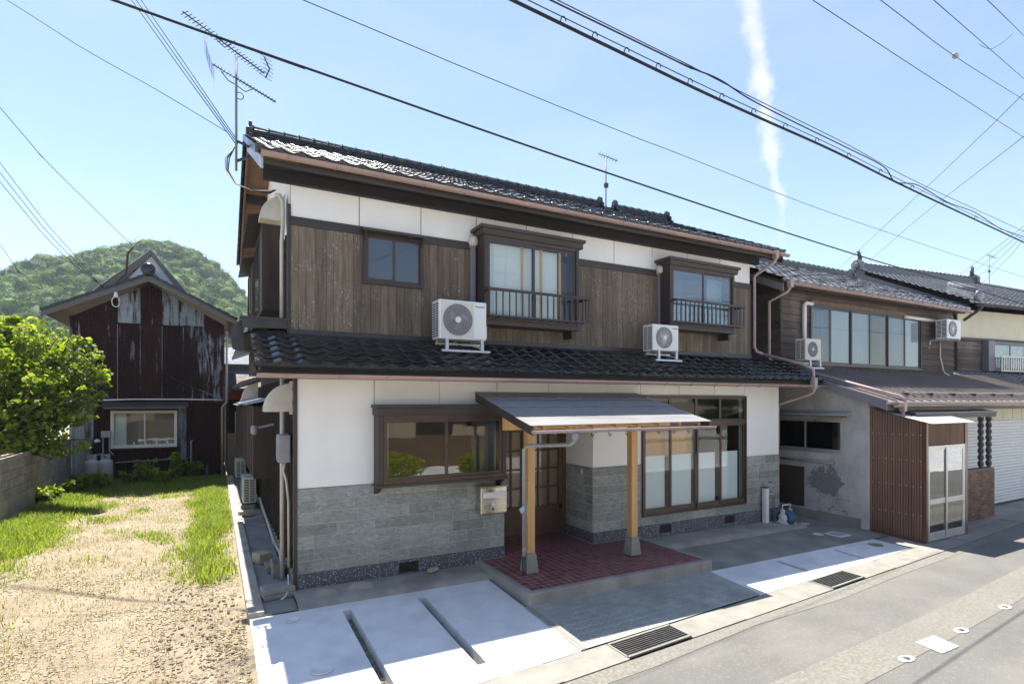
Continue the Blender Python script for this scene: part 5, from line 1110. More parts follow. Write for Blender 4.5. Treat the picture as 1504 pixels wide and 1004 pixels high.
# window band: six sliding lights
WB = MB(); WB.box(wx0-.03, NY-.04, wz0-.05, wx1+.03, NY+.02, wz0).box(wx0-.03, NY-.04, wz1, wx1+.03, NY+.02, wz1+.04).box(wx0-.03, NY-.04, wz0, wx0, NY+.02, wz1).box(wx1, NY-.04, wz0, wx1+.03, NY+.02, wz1); WB = WB.build('window_band', 'sash_grey', N)
ed = [onY(p_, 480, NY).x for p_ in (1190, 1219, 1249, 1277, 1303, 1328, 1351)]
for i in range(6):
    o = sash(WB, 'sash', ed[i]-.01, ed[i+1]+.01, wz0, wz1, NY-.03+(i % 2)*.026, .05, 'sash_grey', 'glass_mid', .02)
    n = 14; vs = []
    for j in range(n+1): xx = ed[i]+(ed[i+1]-ed[i])*j/n; yy = NY+.10*0+.021+.006*math.sin(j*2.1); vs += [(xx, yy, wz0), (xx, yy, wz1)]
    q = MB(); q.add(vs, [(2*j, 2*j+2, 2*j+3, 2*j+1) for j in range(n)], True); q.build('curtain', ['duct_grey', 'shoji_paper', 'curtain', 'interior_brown', 'pipe_grey', 'shoji_paper'][i], o)
# tiled roof
NR0, NR1, nEY, nEZ = 10.38, 19.1, .27, 5.30
mb = MB(); nry = 3.75; nrz = nEZ+(nry-nEY)*.46
mb.prism([(NR0+.03, nEY+.02, nEZ-.07), (NR0+.03, nry, nrz-.07), (NR0+.03, 2*nry-nEY, nEZ-.07), (NR0+.03, 2*nry-nEY, nEZ), (NR0+.03, nry, nrz), (NR0+.03, nEY+.02, nEZ)][::-1], (0, 0, 0), (NR1-NR0-.06, 0, 0)); NRF = mb.build('upper_roof', 'wood_dark', N)
nc = 32; ntw = (NR1-NR0)/nc; ntL = (nry-nEY)/math.cos(sl)/15
tiled(NRF, (NR0, nEY-.03, nEZ+.004), (1, 0, 0), es, nc, 15, ntw, ntL, 'tile_grey', 300, amp=.034, lift=.017, thk=.013)
q = MB(); q.prism([(NR0, nry, nrz), (NR0, 2*nry-nEY+.05, nEZ), (NR0, 2*nry-nEY+.05, nEZ+.06), (NR0, nry, nrz+.06)], (0, 0, 0), (NR1-NR0, 0, 0)); q.build('rear_slope', 'roof_tile_far', NRF)
ridge(NRF, (NR0+.2, nry, nrz), (NR1-.1, nry, nrz), 'roof_tile_far', .08, 3)
q = MB(); q.prism([(NR0+.035, nEY+.02, nEZ-.07), (NR0+.035, nry, nrz-.07), (NR0+.035, nry, nrz-.26), (NR0+.035, nEY+.02, nEZ-.24)][::-1], (0, 0, 0), (.035, 0, 0)); q.build('barge_board', 'duct_grey', N)
q = MB(); q.prism([(NR0+.08, nEY+.06, nEZ-.12), (NR0+.08, NY+.02, nEZ-.04), (NR0+.08, NY+.02, nEZ-.0), (NR0+.08, nEY+.06, nEZ-.08)][::-1], (0, 0, 0), (NR1-NR0-.16, 0, 0)); q.build('soffit', 'wood_dark', N)
gutter(N, (NR0+.25, nEY-.05, nEZ-.05), (NR1+.05, nEY-.05, nEZ-.06), .055, 'copper_plastic', .9)
p = onY(1161, 428, nEY-.05); q = MB(); q.box(p.x-.05, nEY-.10, nEZ-.16, p.x+.05, nEY, nEZ+.02); q.tube([(p.x, nEY-.05, nEZ-.15), (p.x-.03, nEY+.0, nEZ-.25), (p.x-.10, NY-.06, nEZ-.42), (p.x-.10, NY-.06, 3.55), (p.x-.05, NY-.12, 3.46), (p.x+.05, NY-.2, 3.42)], .032, 10)
q.tube([(p.x+.05, NY-.2, 3.42), (onY(1325, 590, -1.7).x, -1.66, 2.66), (onY(1325, 590, -1.7).x, -1.78, 2.56)], .030, 10); q.build('downpipe', 'pipe_mauve', N)
# metal lean-to roof with standing ribs
AY0, AZ0_, AX0, AX1 = -1.75, 2.545, 10.72, 22.; AZ1 = 3.36
asl = (AZ1-AZ0_)/(NY-AY0)
def az_(y): return AZ0_+(y-AY0)*asl
q = MB(); q.prism([(AX0, AY0, AZ0_-.05), (AX0, NY, AZ1-.05), (AX0, NY, AZ1), (AX0, AY0, AZ0_)][::-1], (0, 0, 0), (AX1-AX0, 0, 0)); AR = q.build('metal_roof', 'roof_metal', N)
n = int((AX1-AX0)/.333)
for i in range(n+1):
    x = AX0+.01+i*.333; q = MB(); q.prism([(x, AY0-.012, AZ0_+.001), (x, NY, AZ1+.001), (x, NY, AZ1+.035), (x, AY0-.012, AZ0_+.035)][::-1], (0, 0, 0), (.028, 0, 0)); q.build('roof_rib', 'roof_metal', AR)
q = MB(); q.box(AX0+1.3, AY0+.32, az_(AY0+.35)+.075, AX1, AY0+.36, az_(AY0+.35)+.105); q.build('snow_guard_bar', 'pipe_mauve', AR)
for i in range(1, n//3): x = AX0+.4+i*1.0; q = MB(); q.box(x, AY0+.28, az_(AY0+.3)+.002, x+.04, AY0+.42, az_(AY0+.35)+.074); q.build('snow_guard_foot', 'metal_dark', AR)
q = MB(); q.prism([(AX0-.025, AY0-.01, AZ0_+.03), (AX0-.025, NY, AZ1+.03), (AX0-.025, NY, AZ1-.10), (AX0-.025, AY0-.01, AZ0_-.17)][::-1], (0, 0, 0), (.022, 0, 0)); q.build('barge_board', 'duct_grey', N)
gutter(N, (AX0+.2, AY0-.07, AZ0_-.06), (AX1, AY0-.07, AZ0_-.07), .055, 'copper_plastic', .9)
q = MB(); q.box(AX0, AY0+.01, AZ0_-.18, AX1, AY0+.04, AZ0_-.052); q.build('fascia', 'wood_trim_h', N)
p = onY(1326, 592, AY0-.07); q = MB(); q.box(p.x-.05, AY0-.13, AZ0_-.20, p.x+.05, AY0-.02, AZ0_-.01); q.lathe((p.x, AY0-.07, AZ0_-.30), [(.03, 0), (.045, .10)], 10); q.build('gutter_hopper', 'pipe_mauve', N, bev=.01)
# old plaster side wall with gable top
AF = -1.28
q = MB(); PX = NX0
ww = [onX(1146, 614, PX), onX(1238, 667, PX)]; wy0, wy1, wza, wzb = -.74, .80, 1.46, 2.13; dy0, dy1, dza, dzb = .13, .80, .14, 1.04
def pl(y0, y1, za, zb, zb2=None): q.add([(PX, y0, za), (PX, y1, za), (PX, y1, zb2 if zb2 else zb), (PX, y0, zb)], [(3, 2, 1, 0)])
pl(AF, wy0, -.3, az_(AF)-.06, az_(wy0)-.06); pl(wy0, NY+.2, wzb, az_(wy0)-.06, az_(NY)-.06); pl(wy0, NY+.2, 1.05, wza); pl(wy0, .13, -.3, 1.0499); pl(.13, NY+.2, -.3, .14)
q.build('plaster_wall', 'plaster_old', N)
q = MB(); q.box(PX+.06, AF+.02, -.3, PX+.5, 1, 1.2); q.box(PX+.9, AF+.02, .9, PX+.95, 1, 2.4); q.build('partition', 'interior', N)
q = MB(); q.box(PX-.035, AF+.15, -.3, PX-.001, NY, .09); q.build('plinth', 'concrete_dark', N)
WN = MB(); fr = .035
WN.box(PX-.03, wy0-.02, wza-.05, PX+.03, wy1, wza).box(PX-.02, wy0-.02, wzb, PX+.03, wy1, wzb+.03).box(PX-.02, wy0-.03, wza, PX+.03, wy0, wzb); WN = WN.build('side_window', 'sash_alu', N)
for a, b, dx in ((wy0, .12, .0), (.06, wy1, .02)):
    q = MB(); q.box(PX-.012+dx, a, wza, PX+.008+dx, a+fr, wzb).box(PX-.012+dx, b-fr, wza, PX+.008+dx, b, wzb).box(PX-.012+dx, a+fr, wza, PX+.008+dx, b-fr, wza+fr).box(PX-.012+dx, a+fr, wzb-fr, PX+.008+dx, b-fr, wzb); o = q.build('sash', 'sash_alu', WN)
    q = MB(); q.box(PX-.002+dx, a+fr*.8, wza+fr*.8, PX+.002+dx, b-fr*.8, wzb-fr*.8); q.build('pane', 'glass_dark', o)
q = MB(); q.box(PX+.05, wy0+.04, wza, PX+.06, wy0+.24, wza+.30); q.build('cardboard', 'plaster_white', WN)
q = MB(); q.prism([(PX-.003, wy0-.20, 2.34), (PX-.24, wy0-.20, 2.27), (PX-.24, wy0-.20, 2.245), (PX-.003, wy0-.20, 2.28)][::-1], (0, 0, 0), (0, wy1-wy0+.2, 0)); o = q.build('window_awning', 'galv_sheet', N)
q = MB(); q.box(PX-.245, wy0-.21, 2.205, PX-.215, wy1, 2.243); q.build('awning_rail', 'soffit_wood', o)
q = MB(); q.box(PX-.02, .14, .15, PX+.02, .80, 1.04); o = q.build('low_door', 'wood_dark', N)
for i in range(5): q = MB(); y = .145+i*.131; q.box(PX-.032, y, .16, PX-.0205, y+.125, 1.03); q.build('door_board', 'wood_dark', o)
p0, p1 = onX(1147, 672, PX-.05), onX(1223, 680, PX-.05); q = MB(); q.tube([p0, p1, p1+Vector((.04, -.02, .0))], .028, 8); q.build('drain_pipe', 'pipe_grey', N)
for f in (.3, .7): c = p0.lerp(p1, f); q = MB(); q.tube([c-Vector((0, .015, 0)), c+Vector((0, .015, 0))], .038, 8); q.build('pipe_clip', 'pipe_grey', N)
# front wall of the ground floor, shutter, cream header
q = MB(); q.box(PX+.001, AF, -.3, 14.2, AF+.1, 2.48); q.box(14.2, AF, 2.06, 22, AF+.1, 2.48); q.build('front_wall', 'cream_wall', N)
q = MB(); q.box(14.2, AF+.02, -.1, 14.28, AF+.06, 2.06); q.build('shutter_track', 'sash_alu', N)
nsl = 27
for i in range(nsl):
    z = -.09+i*2.14/nsl; q = MB(); hh = 2.14/nsl; q.prism([(14.28, AF+.045, z), (14.28, AF+.03, z+.01), (14.28, AF+.022, z+hh*.5), (14.28, AF+.03, z+hh-.01), (14.28, AF+.045, z+hh-.001), (14.28, AF+.055, z+hh-.001), (14.28, AF+.055, z)][::-1], (0, 0, 0), (7.7, 0, 0)); q.build('shutter_slat', 'shutter', N)
for i in range(14): x = 14.3+i*.55; q = MB(); q.box(x, AF-.008, 2.07, x+.012, AF-.0005, 2.47); q.build('cover_strip', 'cream_wall', N)
# small dark canopy over the entrance and twisted posts
CX = root('entrance_roof', (13.2, -1.6, 2.2), 'thin dark flat roof over the corrugated porch carried by twisted posts', 'canopy')
q = MB(); q.prism([(11.3, AF-.003, 2.40), (11.3, -2.0, 2.29), (11.3, -2.0, 2.32), (11.3, AF-.003, 2.44)], (0, 0, 0), (3.5, 0, 0)); q.build('roof_sheet', 'metal_dark', CX); q = MB(); q.box(11.32, -1.985, 2.20, 14.78, -1.95, 2.288); q.build('fascia', 'weather_wood', CX)
BW = root('brick_wall', (14.4, -1.75, -.1), 'low wall of small brown bricks between the corrugated porch and the shutter', 'brick wall')
bx0, bx1, by0, by1, bz0, bz1 = 13.1, onY(1461, 720, -1.80).x, -1.80, -1.60, -.16, 1.0
for i, px_ in enumerate((1440.5, 1452)):
    x = onY(px_, 650, -1.70).x; q = MB(); n = 60; vs = []; m_ = 8
    for j in range(n+1):
        z = bz1-.0+(2.20-bz1)*j/n; tw_ = j*.42
        for k_ in range(m_): a = 2*math.pi*k_/m_; rr = .052*(1+.28*math.cos(2*(a-tw_))); vs.append((x+rr*math.cos(a), -1.70+rr*math.sin(a), z))
    q.add(vs, [(j*m_+k_, j*m_+(k_+1) % m_, (j+1)*m_+(k_+1) % m_, (j+1)*m_+k_) for j in range(n) for k_ in range(m_)], True); q.build('twisted_post', 'metal_dark', CX)
q = MB(); q.box(bx0+.006, by0+.006, bz0-.1, bx1-.006, by1-.006, bz1-.004); q.build('mortar_core', 'mortar', BW)
bw, bh = .19, .062; nr = int((bz1-bz0)/bh)
q = MB(); q.cbox(.004, 0, .004, bw-.004, .02, bh-.004, .002); bme = q.mesh('brick'); bme.materials.append(MATS['brick']); q = MB(); q.cbox(.004, 0, .004, bw/2-.004, .02, bh-.004, .002); bhm = q.mesh('brick'); bhm.materials.append(MATS['brick'])
nb_ = int((bx1-bx0)/bw); xo = bx1-nb_*bw
for r_ in range(nr):
    z = bz0+r_*bh; x = xo
    if r_ % 2: inst('brick', bhm, BW, Matrix.Translation((x, by0, z))); x += bw/2
    while x+bw <= bx1+1e-4: inst('brick', bme, BW, Matrix.Translation((x, by0-random.uniform(0, .003), z))); x += bw
    if r_ % 2: inst('brick', bhm, BW, Matrix.Translation((x, by0, z)))
    for k_ in range(2): inst('brick', bhm, BW, Matrix.Translation((bx1-.001, by0+k_*bw/2+.01, z)) @ Matrix.Rotation(R_(90), 4, 'Z') @ Matrix.Translation((0, -.012, 0)))
# corrugated bronze porch enclosure
BP = root('corrugated_porch', (11.8, -1.8, -.15), 'brown translucent corrugated porch box with an aluminium sliding door', 'porch')
bX0, bX1, bY0, bY1 = 11.0, 12.60, -2.30, -1.285; zb = -.16
def corr(a, b, z0a, z1a, z0b, z1b, amp=.009, pitch=.048, spp=6, nrm=(0, -1, 0)):
    a = Vector(a); b = Vector(b); L = (b-a).length; n = int(L/pitch*spp); vs = []; nv = Vector(nrm)
    for i in range(n+1):
        s = i/n; p = a.lerp(b, s)+nv*(amp*math.sin(2*math.pi*s*L/pitch)); vs += [(p.x, p.y, z0a+(z0b-z0a)*s), (p.x, p.y, z1a+(z1b-z1a)*s)]
    q = MB(); q.add(vs, [(2*i, 2*i+2, 2*i+3, 2*i+1) for i in range(n)], True); return q
corr((bX0, bY1, 0), (bX0, bY0+.02, 0), zb, 2.39, zb, 2.15, nrm=(-1, 0, 0)).build('side_sheet', 'bronze_sheet', BP)
corr((bX1, bY0+.02, 0), (bX1, bY1, 0), zb, 2.15, zb, 2.39, nrm=(1, 0, 0)).build('side_sheet', 'bronze_sheet', BP)
corr((bX0+.02, bY0, 0), (bX1-.02, bY0, 0), 1.70, 2.14, 1.70, 2.14).build('front_sheet', 'bronze_sheet', BP)
for xa, xb in ((bX0-.012, bX0+.05), (bX1-.10, bX1+.012)): q = MB(); q.box(xa, bY0-.02, zb, xb, bY0+.04, 2.15); q.build('corner_post', 'bronze_sheet', BP)
q = MB(); n = 24; vs = []
for i in range(n*6+1):
    x = bX0-.06+(bX1-bX0+.12)*i/(n*6); z = .012*math.sin(i*math.pi/3); vs += [(x, bY0-.12, 2.135+z), (x, bY1, 2.415+z)]
q.add(vs, [(2*i, 2*i+2, 2*i+3, 2*i+1) for i in range(n*6)], True); q.build('roof_sheet', 'galv_sheet', BP)
q = MB(); 
for zz in (.35, .9, 1.4, 1.9):
    for k_ in range(8): y = bY1-.06-k_*.125; q.lathe((bX0-.013, y, zz), [(.012, 0), (.010, -.008), (.002, -.009)], 6, 'x')
q.build('screw_heads', 'steel_galv', BP)
dx0, dx1, dz0, dz1 = bX0+.06, bX1-.11, zb+.02, 1.69
DR = MB(); DR.box(dx0, bY0-.02, dz0, dx0+.04, bY0+.03, dz1).box(dx1-.04, bY0-.02, dz0, dx1, bY0+.03, dz1).box(dx0+.041, bY0-.02, dz1-.04, dx1-.041, bY0+.03, dz1).box(dx0+.041, bY0-.02, dz0, dx1-.041, bY0+.03, dz0+.03); DR = DR.build('door_frame', 'sash_alu', BP)
md = (dx0+dx1)/2
for a, b, yy in ((dx0+.041, md+.03, bY0-.002), (md-.03, dx1-.041, bY0-.018)):
    q = MB(); q.box(a, yy, dz0+.031, a+.05, yy+.014, dz1-.041).box(b-.05, yy, dz0+.031, b, yy+.014, dz1-.041).box(a+.05, yy, dz0+.031, b-.05, yy+.014, dz0+.16).box(a+.05, yy, dz0+.70, b-.05, yy+.014, dz0+.80).box(a+.05, yy, dz1-.09, b-.05, yy+.014, dz1-.041); o = q.build('sliding_leaf', 'sash_alu', DR)
    q = MB(); q.box(a+.045, yy+.005, dz0+.155, b-.045, yy+.009, dz0+.705); q.build('pane', 'glass_mirror', o); q = MB(); q.box(a+.045, yy+.005, dz0+.795, b-.045, yy+.009, dz1-.088); q.build('pane', 'glass_mirror', o)
q = MB(); q.box(bX0+.02, bY1-.03, zb, bX1-.02, bY1-.02, 2.3); q.build('back_panel', 'interior', BP)
# AC units of the neighbour
ac((onY(1187, 520, .25).x, .25, 3.30), 'small cream outdoor unit on the brown metal roof under the window band', .58, .50, .26, 'square', 'ac_cream', 0, 'rail', False)
p = onY(1391, 498, .45); ac((p.x, .42, p.z), 'white outdoor unit bracketed to the plank wall near the roof corner', .80, .56, .30, 'swirl', 'ac_white', 0, 'wall', False)
q = MB(); a = onY(1193, 446, NY-.06); b = onY(1181, 460, NY-.06); q.tube([a, (b.x+.02, NY-.07, a.z), (b.x, NY-.07, a.z-.06), (b.x, NY-.07, 3.7)], .05, 10); q.build('white_pipe', 'ac_white', N)
a = onY(1329, 465, NY-.06); b = onY(1372, 471, NY-.06); q = MB(); q.tube([a, b], .05, 10); q.build('white_pipe', 'ac_white', N)
q = MB(); a = onY(1381, 500, NY-.05); q.tube([a, a-Vector((0, 0, .5)), a+Vector((.1, -.05, -.95)), a+Vector((.3, -.15, -1.1))], .02, 8); q.build('insulated_pipe', 'ac_cream', N)

# ------------------------------------------------------------------ third house, farther right and slightly turned
T3o = Vector((20.9, 1.0, 0)); RZ3 = R_(-7.3)
T3 = root('tiled_house', T3o, 'house with grey tiled hip roof, ridge ornaments and cream upper wall', 'house', None, RZ3)
def t3(o): o.matrix_parent_inverse = Matrix.Identity(4); return o
def b3(q, n, mat, par=None, **k_): o = q.build(n, mat, par or T3, True, **k_); return o
q = MB(); q.box(.7, .75, -.3, 13.5, 8, 5.75); b3(q, 'wall', 'wood_dark')
q = MB(); q.box(.68, .72, 4.75, 13.52, .749, 5.72); b3(q, 'cream_band', 'cream_wall')
for i in range(12): z = 3.2+i*.128; q = MB(); q.prism([(.68, .749, z), (.68, .749, z+.128), (.68, .735, z+.128), (.68, .712, z)], (0, 0, 0), (12.8, 0, 0)); b3(q, 'lap_plank', 'lap_board')
q = MB(); q.box(.68, .66, 4.68, 13.5, .711, 4.75); b3(q, 'belt_board', 'wood_trim_h')
wx = 2.35
F = MB(); F.box(wx-.35, .50, 3.6, wx, .71, 4.66).box(wx, .52, 3.62, wx+2.0, .70, 3.68).box(wx, .52, 4.58, wx+2.0, .70, 4.64).box(wx+1.95, .52, 3.6805, wx+2.0, .70, 4.5795); F = b3(F, 'window', 'duct_grey')
for i in range(2): o = sash(F, 'sash', wx+.02+i*.96, wx+1.0+i*.96, 3.69, 4.575, .55, .045, 'duct_grey', 'glass_mirror', .02, local=True); o2 = MB(); o2.box(wx+.04+i*.96, .64, 3.7, wx+.98+i*.96, .65, 4.56); b3(o2, 'curtain', 'curtain', o)
q = MB(); q.box(wx-.05, .28, 4.08, wx+2.3, .31, 4.12).box(wx-.05, .28, 3.58, wx+2.3, .31, 3.61); rl = b3(q, 'railing', 'sash_alu', F)
for i in range(18): q = MB(); x = wx-.03+i*.133; q.box(x, .285, 3.611, x+.05, .305, 4.079); b3(q, 'baluster', 'sash_alu', rl)
L3 = 14.; r3y = 4.0; r3z = 5.80+r3y*.48; q = MB()
q.add([(0, 0, 5.78), (L3, 0, 5.78), (L3-6.5, r3y, r3z), (.0, r3y, r3z)], [(0, 1, 2, 3)]); q.add([(0, 8, 5.78), (L3, 8, 5.78), (L3-6.5, r3y, r3z), (.0, r3y, r3z)], [(3, 2, 1, 0)]); q.add([(L3, 0, 5.78), (L3, 8, 5.78), (L3-6.5, r3y, r3z)], [(0, 1, 2)]); q.add([(.06, .05, 5.70), (.06, r3y, r3z-.08), (.06, 7.95, 5.70)], [(0, 1, 2)]); R3 = b3(q, 'roof', 'roof_tile_far')
sl4 = math.atan(.48); e4 = Vector((0, math.cos(sl4), math.sin(sl4)))
def tiled_l(parent, O, cols, rows, w_, L_, e, mat, xr):
    me = tile_mesh('tile', w_, L_, mat); mee = tile_mesh('eave_tile', w_, L_, mat, True); ex = Vector((1, 0, 0)); en = ex.cross(e); rest = MB()
    for r_ in range(rows):
        for c in range(cols):
            if not (xr(r_)[0] <= (c+.5)*w_ <= xr(r_)[1]): continue
            m_ = mee if r_ == 0 else me; mt = basis(Vector(O)+ex*(c*w_)+e*(r_*L_), ex, e, en); n0 = len(rest.v); rest.v += [tuple(mt @ v.co) for v in m_.vertices]
            for f in m_.polygons: rest.f.append(tuple(i+n0 for i in f.vertices)); rest.sm.append(True)
    rest.build('tile_field', mat, parent, True, kind='stuff')
tiled_l(R3, (0, -.03, 5.80), 52, 17, .27, r3y/math.cos(sl4)/17, e4, 'tile_grey', lambda r_: (0, L3-6.5*r_/17))
rt = T3
ridge_parent = R3
def ridge_l(A, B): 
    A = Vector(A); B = Vector(B); n = int((B-A).length/.27)
    for i in range(4): q = MB(); q.box(A.x, A.y-.16+.02*i, A.z+.065*i, B.x, A.y+.16-.02*i, A.z+.055+.065*i); b3(q, 'ridge_course', 'roof_tile_far', R3)
    for i in range(n): q = MB(); x = A.x+i*.27; q.tube([(x, A.y, A.z+.27), (x+.04, A.y, A.z+.27), (x+.041, A.y, A.z+.265), (x+.27, A.y, A.z+.265)], [.095, .095, .08, .08], 8); b3(q, 'ridge_cap', 'roof_tile_far', R3)
    for p, sg in ((A, -1), (B, 1)):
        # ornament: scrolled foot, mask and upright fish-tail finial
        q = MB(); q.prism([(p.x, p.y+a, p.z+b) for a, b in ((-.34, -.25), (-.38, -.05), (-.22, .08), (-.24, .30), (-.10, .42), (.10, .42), (.24, .30), (.22, .08), (.38, -.05), (.34, -.25))], (0, 0, 0), (.16*sg, 0, 0)); q.lathe((p.x+.16*sg, p.y, p.z+.18), [(.13, 0), (.12, .08*sg), (.02, .10*sg)], 12, 'x'); b3(q, 'ridge_end_ornament', 'tile_grey', R3, bev=.02)
        q = MB(); z = p.z+.40; q.tube([(p.x-.02*sg, p.y, z), (p.x-.05*sg, p.y, z+.16), (p.x+.03*sg, p.y, z+.30), (p.x+.0, p.y, z+.45)], [.09, .075, .05, .012], 8); q.tube([(p.x-.0*sg, p.y, z+.22), (p.x-.14*sg, p.y, z+.40)], [.035, .008], 6); q.tube([(p.x+.02*sg, p.y, z+.26), (p.x+.14*sg, p.y, z+.38)], [.03, .008], 6); b3(q, 'finial', 'metal_dark', R3)
ridge_l((.25, r3y, r3z), (L3-6.6, r3y, r3z))
q = MB(); q.tube([(L3-6.5, r3y, r3z+.05), (L3, 0, 5.9)], .12, 8); b3(q, 'hip_ridge', 'roof_tile_far', R3)
# front hip ridge with its big end tile
q = MB()
for i in range(4): z = i*.06; q.bar((.55, .9, 6.35+z), (.35, -.05, 5.92+z), .30-.04*i, .055)
q.tube([(.55, .9, 6.62), (.35, -.05, 6.19)], .10, 8); b3(q, 'descending_ridge', 'tile_grey', R3); q = MB(); q.lathe((.33, -.10, 6.02), [(.20, 0), (.19, -.06), (.1, -.08), (.02, -.08)], 14, 'y'); b3(q, 'ridge_end_ornament', 'tile_grey', R3)
q = MB(); q.tube([(.3, -.06, 5.72), (L3, -.06, 5.71)], .05, 8); b3(q, 'gutter', 'metal_dark')
q = MB(); q.tube([(.6, -.06, 5.68), (.6, .1, 5.55), (.62, .5, 5.30)], .05, 8); b3(q, 'downpipe', 'metal_dark')
# its lower tile roof
q = MB(); q.add([(-.8, -1.25, 2.72), (L3, -1.25, 2.72), (L3, .74, 3.52), (-.8, .74, 3.52)], [(0, 1, 2, 3)]); q.box(-.8, -1.2, 2.55, L3, -1.1, 2.70); LR3 = b3(q, 'lower_roof', 'roof_tile_far')
sl5 = math.atan(.402); e5 = Vector((0, math.cos(sl5), math.sin(sl5))); tiled_l(LR3, (-.8, -1.28, 2.74), 54, 9, .27, 2.0/math.cos(sl5)/9, e5, 'tile_grey', lambda r_: (0, 99))
q = MB(); q.box(-.4, -.6, -.3, L3, .7, 2.6); b3(q, 'lower_wall', 'cream_wall')
small_aerial(onY(1453, 418, 6.0), 1.55, 'slender television aerial rising behind the tiled hip roof', 0)

# ------------------------------------------------------------------ block wall on the left of the lot
BL = root('block_wall', (-4.85, 5, -.1), 'stained grey concrete block wall along the grassy lot', 'block wall')
wx = -4.75; q = MB(); q.box(wx-.15, -3.2, -.4, wx, 13.1, .52); q.build('footing', 'concrete_old', BL)
q = MB(); q.box(wx-.14, -3.18, .521, wx-.012, 13.08, 1.40); q.build('mortar_core', 'block_mortar', BL)
q = MB(); q.cbox(wx-.15, .004, .004, wx, .391, .186, .006); bk = q.mesh('block'); bk.materials.append(MATS['block']); q = MB(); q.cbox(wx-.15, .004, .004, wx, .193, .186, .006); bk2 = q.mesh('block'); bk2.materials.append(MATS['block'])
for r_ in range(4):
    y = -3.2; z = .522+r_*.19
    if r_ % 2: inst('block', bk2, BL, Matrix.Translation((0, y, z))); y += .197
    while y+.395 < 13.15: inst('block', bk, BL, Matrix.Translation((random.uniform(-.002, .002), y, z))); y += .395
y = -3.2
while y+.395 < 13.15: q = MB(); q.cbox(wx-.17, y+.003, 1.284, wx+.02, y+.392, 1.40, .012); q.build('coping_block', 'block', BL); y += .395

# ------------------------------------------------------------------ rusty shed
SY = 13.3
SH = root('rusty_shed', (-2.75, 15.5, -.05), 'tall shed clad in dark rusty corrugated iron at the end of the lot', 'shed')
sx0, sx1, sax, saz, sez = -4.82, -.68, -2.79, 6.30, 5.12
q = MB(); q.add([(sx0, SY+.05, -.2), (sx1, SY+.05, -.2), (sx1, SY+.05, sez), (sax, SY+.05, saz), (sx0, SY+.05, sez)], [(0, 1, 2, 3, 4)]); q.add([(sx0, SY+.05, -.2), (sx0, 19, -.2), (sx0, 19, sez), (sx0, SY+.05, sez)], [(0, 1, 2, 3)]); q.add([(sx1, SY+.05, -.2), (sx1, 19, -.2), (sx1, 19, sez), (sx1, SY+.05, sez)], [(0, 1, 2, 3)]); q.build('backing', 'wood_dark', SH)
def sheetc(x0, x1, z0a, z1a, z0b, z1b, mat, y): corr((x0, y, 0), (x1, y, 0), z0a, z1a, z0b, z1b, .008, .076, 4).build('iron_sheet', mat, SH)
def gz(x): return sez+(saz-sez)*(1-abs(x-sax)/((sax-sx0) if x < sax else (sx1-sax)))
n = 7; sw = (sx1-sx0)/n
tops = ['rust_sheet', 'rust_sheet', 'rust_grey', 'rust_mid', 'rust_grey', 'rust_grey', 'rust_mid']
zt = 4.98
for i in range(n):
    a, b = sx0+i*sw, sx0+(i+1)*sw
    sheetc(a-.01, b+.02, 2.52, zt+.03+.02*(i % 2), 2.52, zt+.03+.02*(i % 2), ['rust_mid', 'rust_sheet', 'rust_sheet', 'rust_sheet', 'rust_sheet', 'rust_mid', 'rust_mid'][i], SY-.004*(i % 2))
    mid = sax
    if a < mid < b: sheetc(a, mid, zt, gz(a), zt, gz(mid), tops[i], SY+.018); sheetc(mid, b+.01, zt, gz(mid), zt, gz(b), tops[i], SY+.018)
    else: sheetc(a, b+.01, zt, gz(a), zt, gz(b), tops[i], SY+.018+.004*(i % 2))
    # pale nail strip at each joint
    q = MB(); q.box(b-.012, SY-.018, 2.55, b+.004, SY-.014, zt-.02); q.build('joint_strip', 'rust_grey', SH)
wx0, wx1, wz0, wz1 = -3.81, -2.04, 1.06, 2.24
for a, b, z0, z1, mat in ((sx0, -4.25, -.15, 2.5, 'rust_grey'), (-4.25, -3.86, -.15, 2.5, 'rust_sheet'), (-3.86, -3.0, -.15, 1.0, 'rust_sheet'), (-3.0, -2.05, -.15, 1.0, 'rust_sheet'), (-3.86, -2.0, 2.25, 2.5, 'rust_sheet'), (-2.02, -1.78, .6, 2.4, 'rust_grey'), (-1.78, -1.2, -.15, 2.5, 'rust_sheet'), (-1.2, sx1, -.15, 2.5, 'rust_sheet'), (-2.02, -1.78, -.15, .6, 'rust_sheet')): sheetc(a, b, z0, z1, z0, z1, mat, SY-.002)
q = MB(); q.box(sx0-.02, SY-.03, -.2, sx0+.06, SY+.04, sez); q.build('corner_board', 'rust_grey', SH)
WD = MB(); WD.box(wx0, SY-.09, wz0, wx1, SY+.0, wz0+.07).box(wx0, SY-.09, wz1-.05, wx1, SY+.0, wz1).box(wx0, SY-.09, wz0+.0705, wx0+.05, SY, wz1-.0505).box(wx1-.05, SY-.09, wz0+.0705, wx1, SY, wz1-.0505); WD = WD.build('window', 'sash_white', SH)
m_ = (wx0+wx1)/2; sash(WD, 'sash', wx0+.05, m_+.02, wz0+.07, wz1-.05, SY-.075, .035, 'sash_white', 'glass', .02); sash(WD, 'sash', m_-.02, wx1-.05, wz0+.07, wz1-.05, SY-.050, .035, 'sash_white', 'glass', .02)
q = MB(); q.box(wx0+.05, SY-.004, wz0+.07, wx1-.05, SY+.0005, wz1-.05); q.build('inner_blind', 'interior', WD); q = MB(); q.box(wx0+.09, SY-.02, wz0+.075, wx0+.40, SY-.006, wz1-.1); q.build('cabinet', 'shoji_paper', WD)
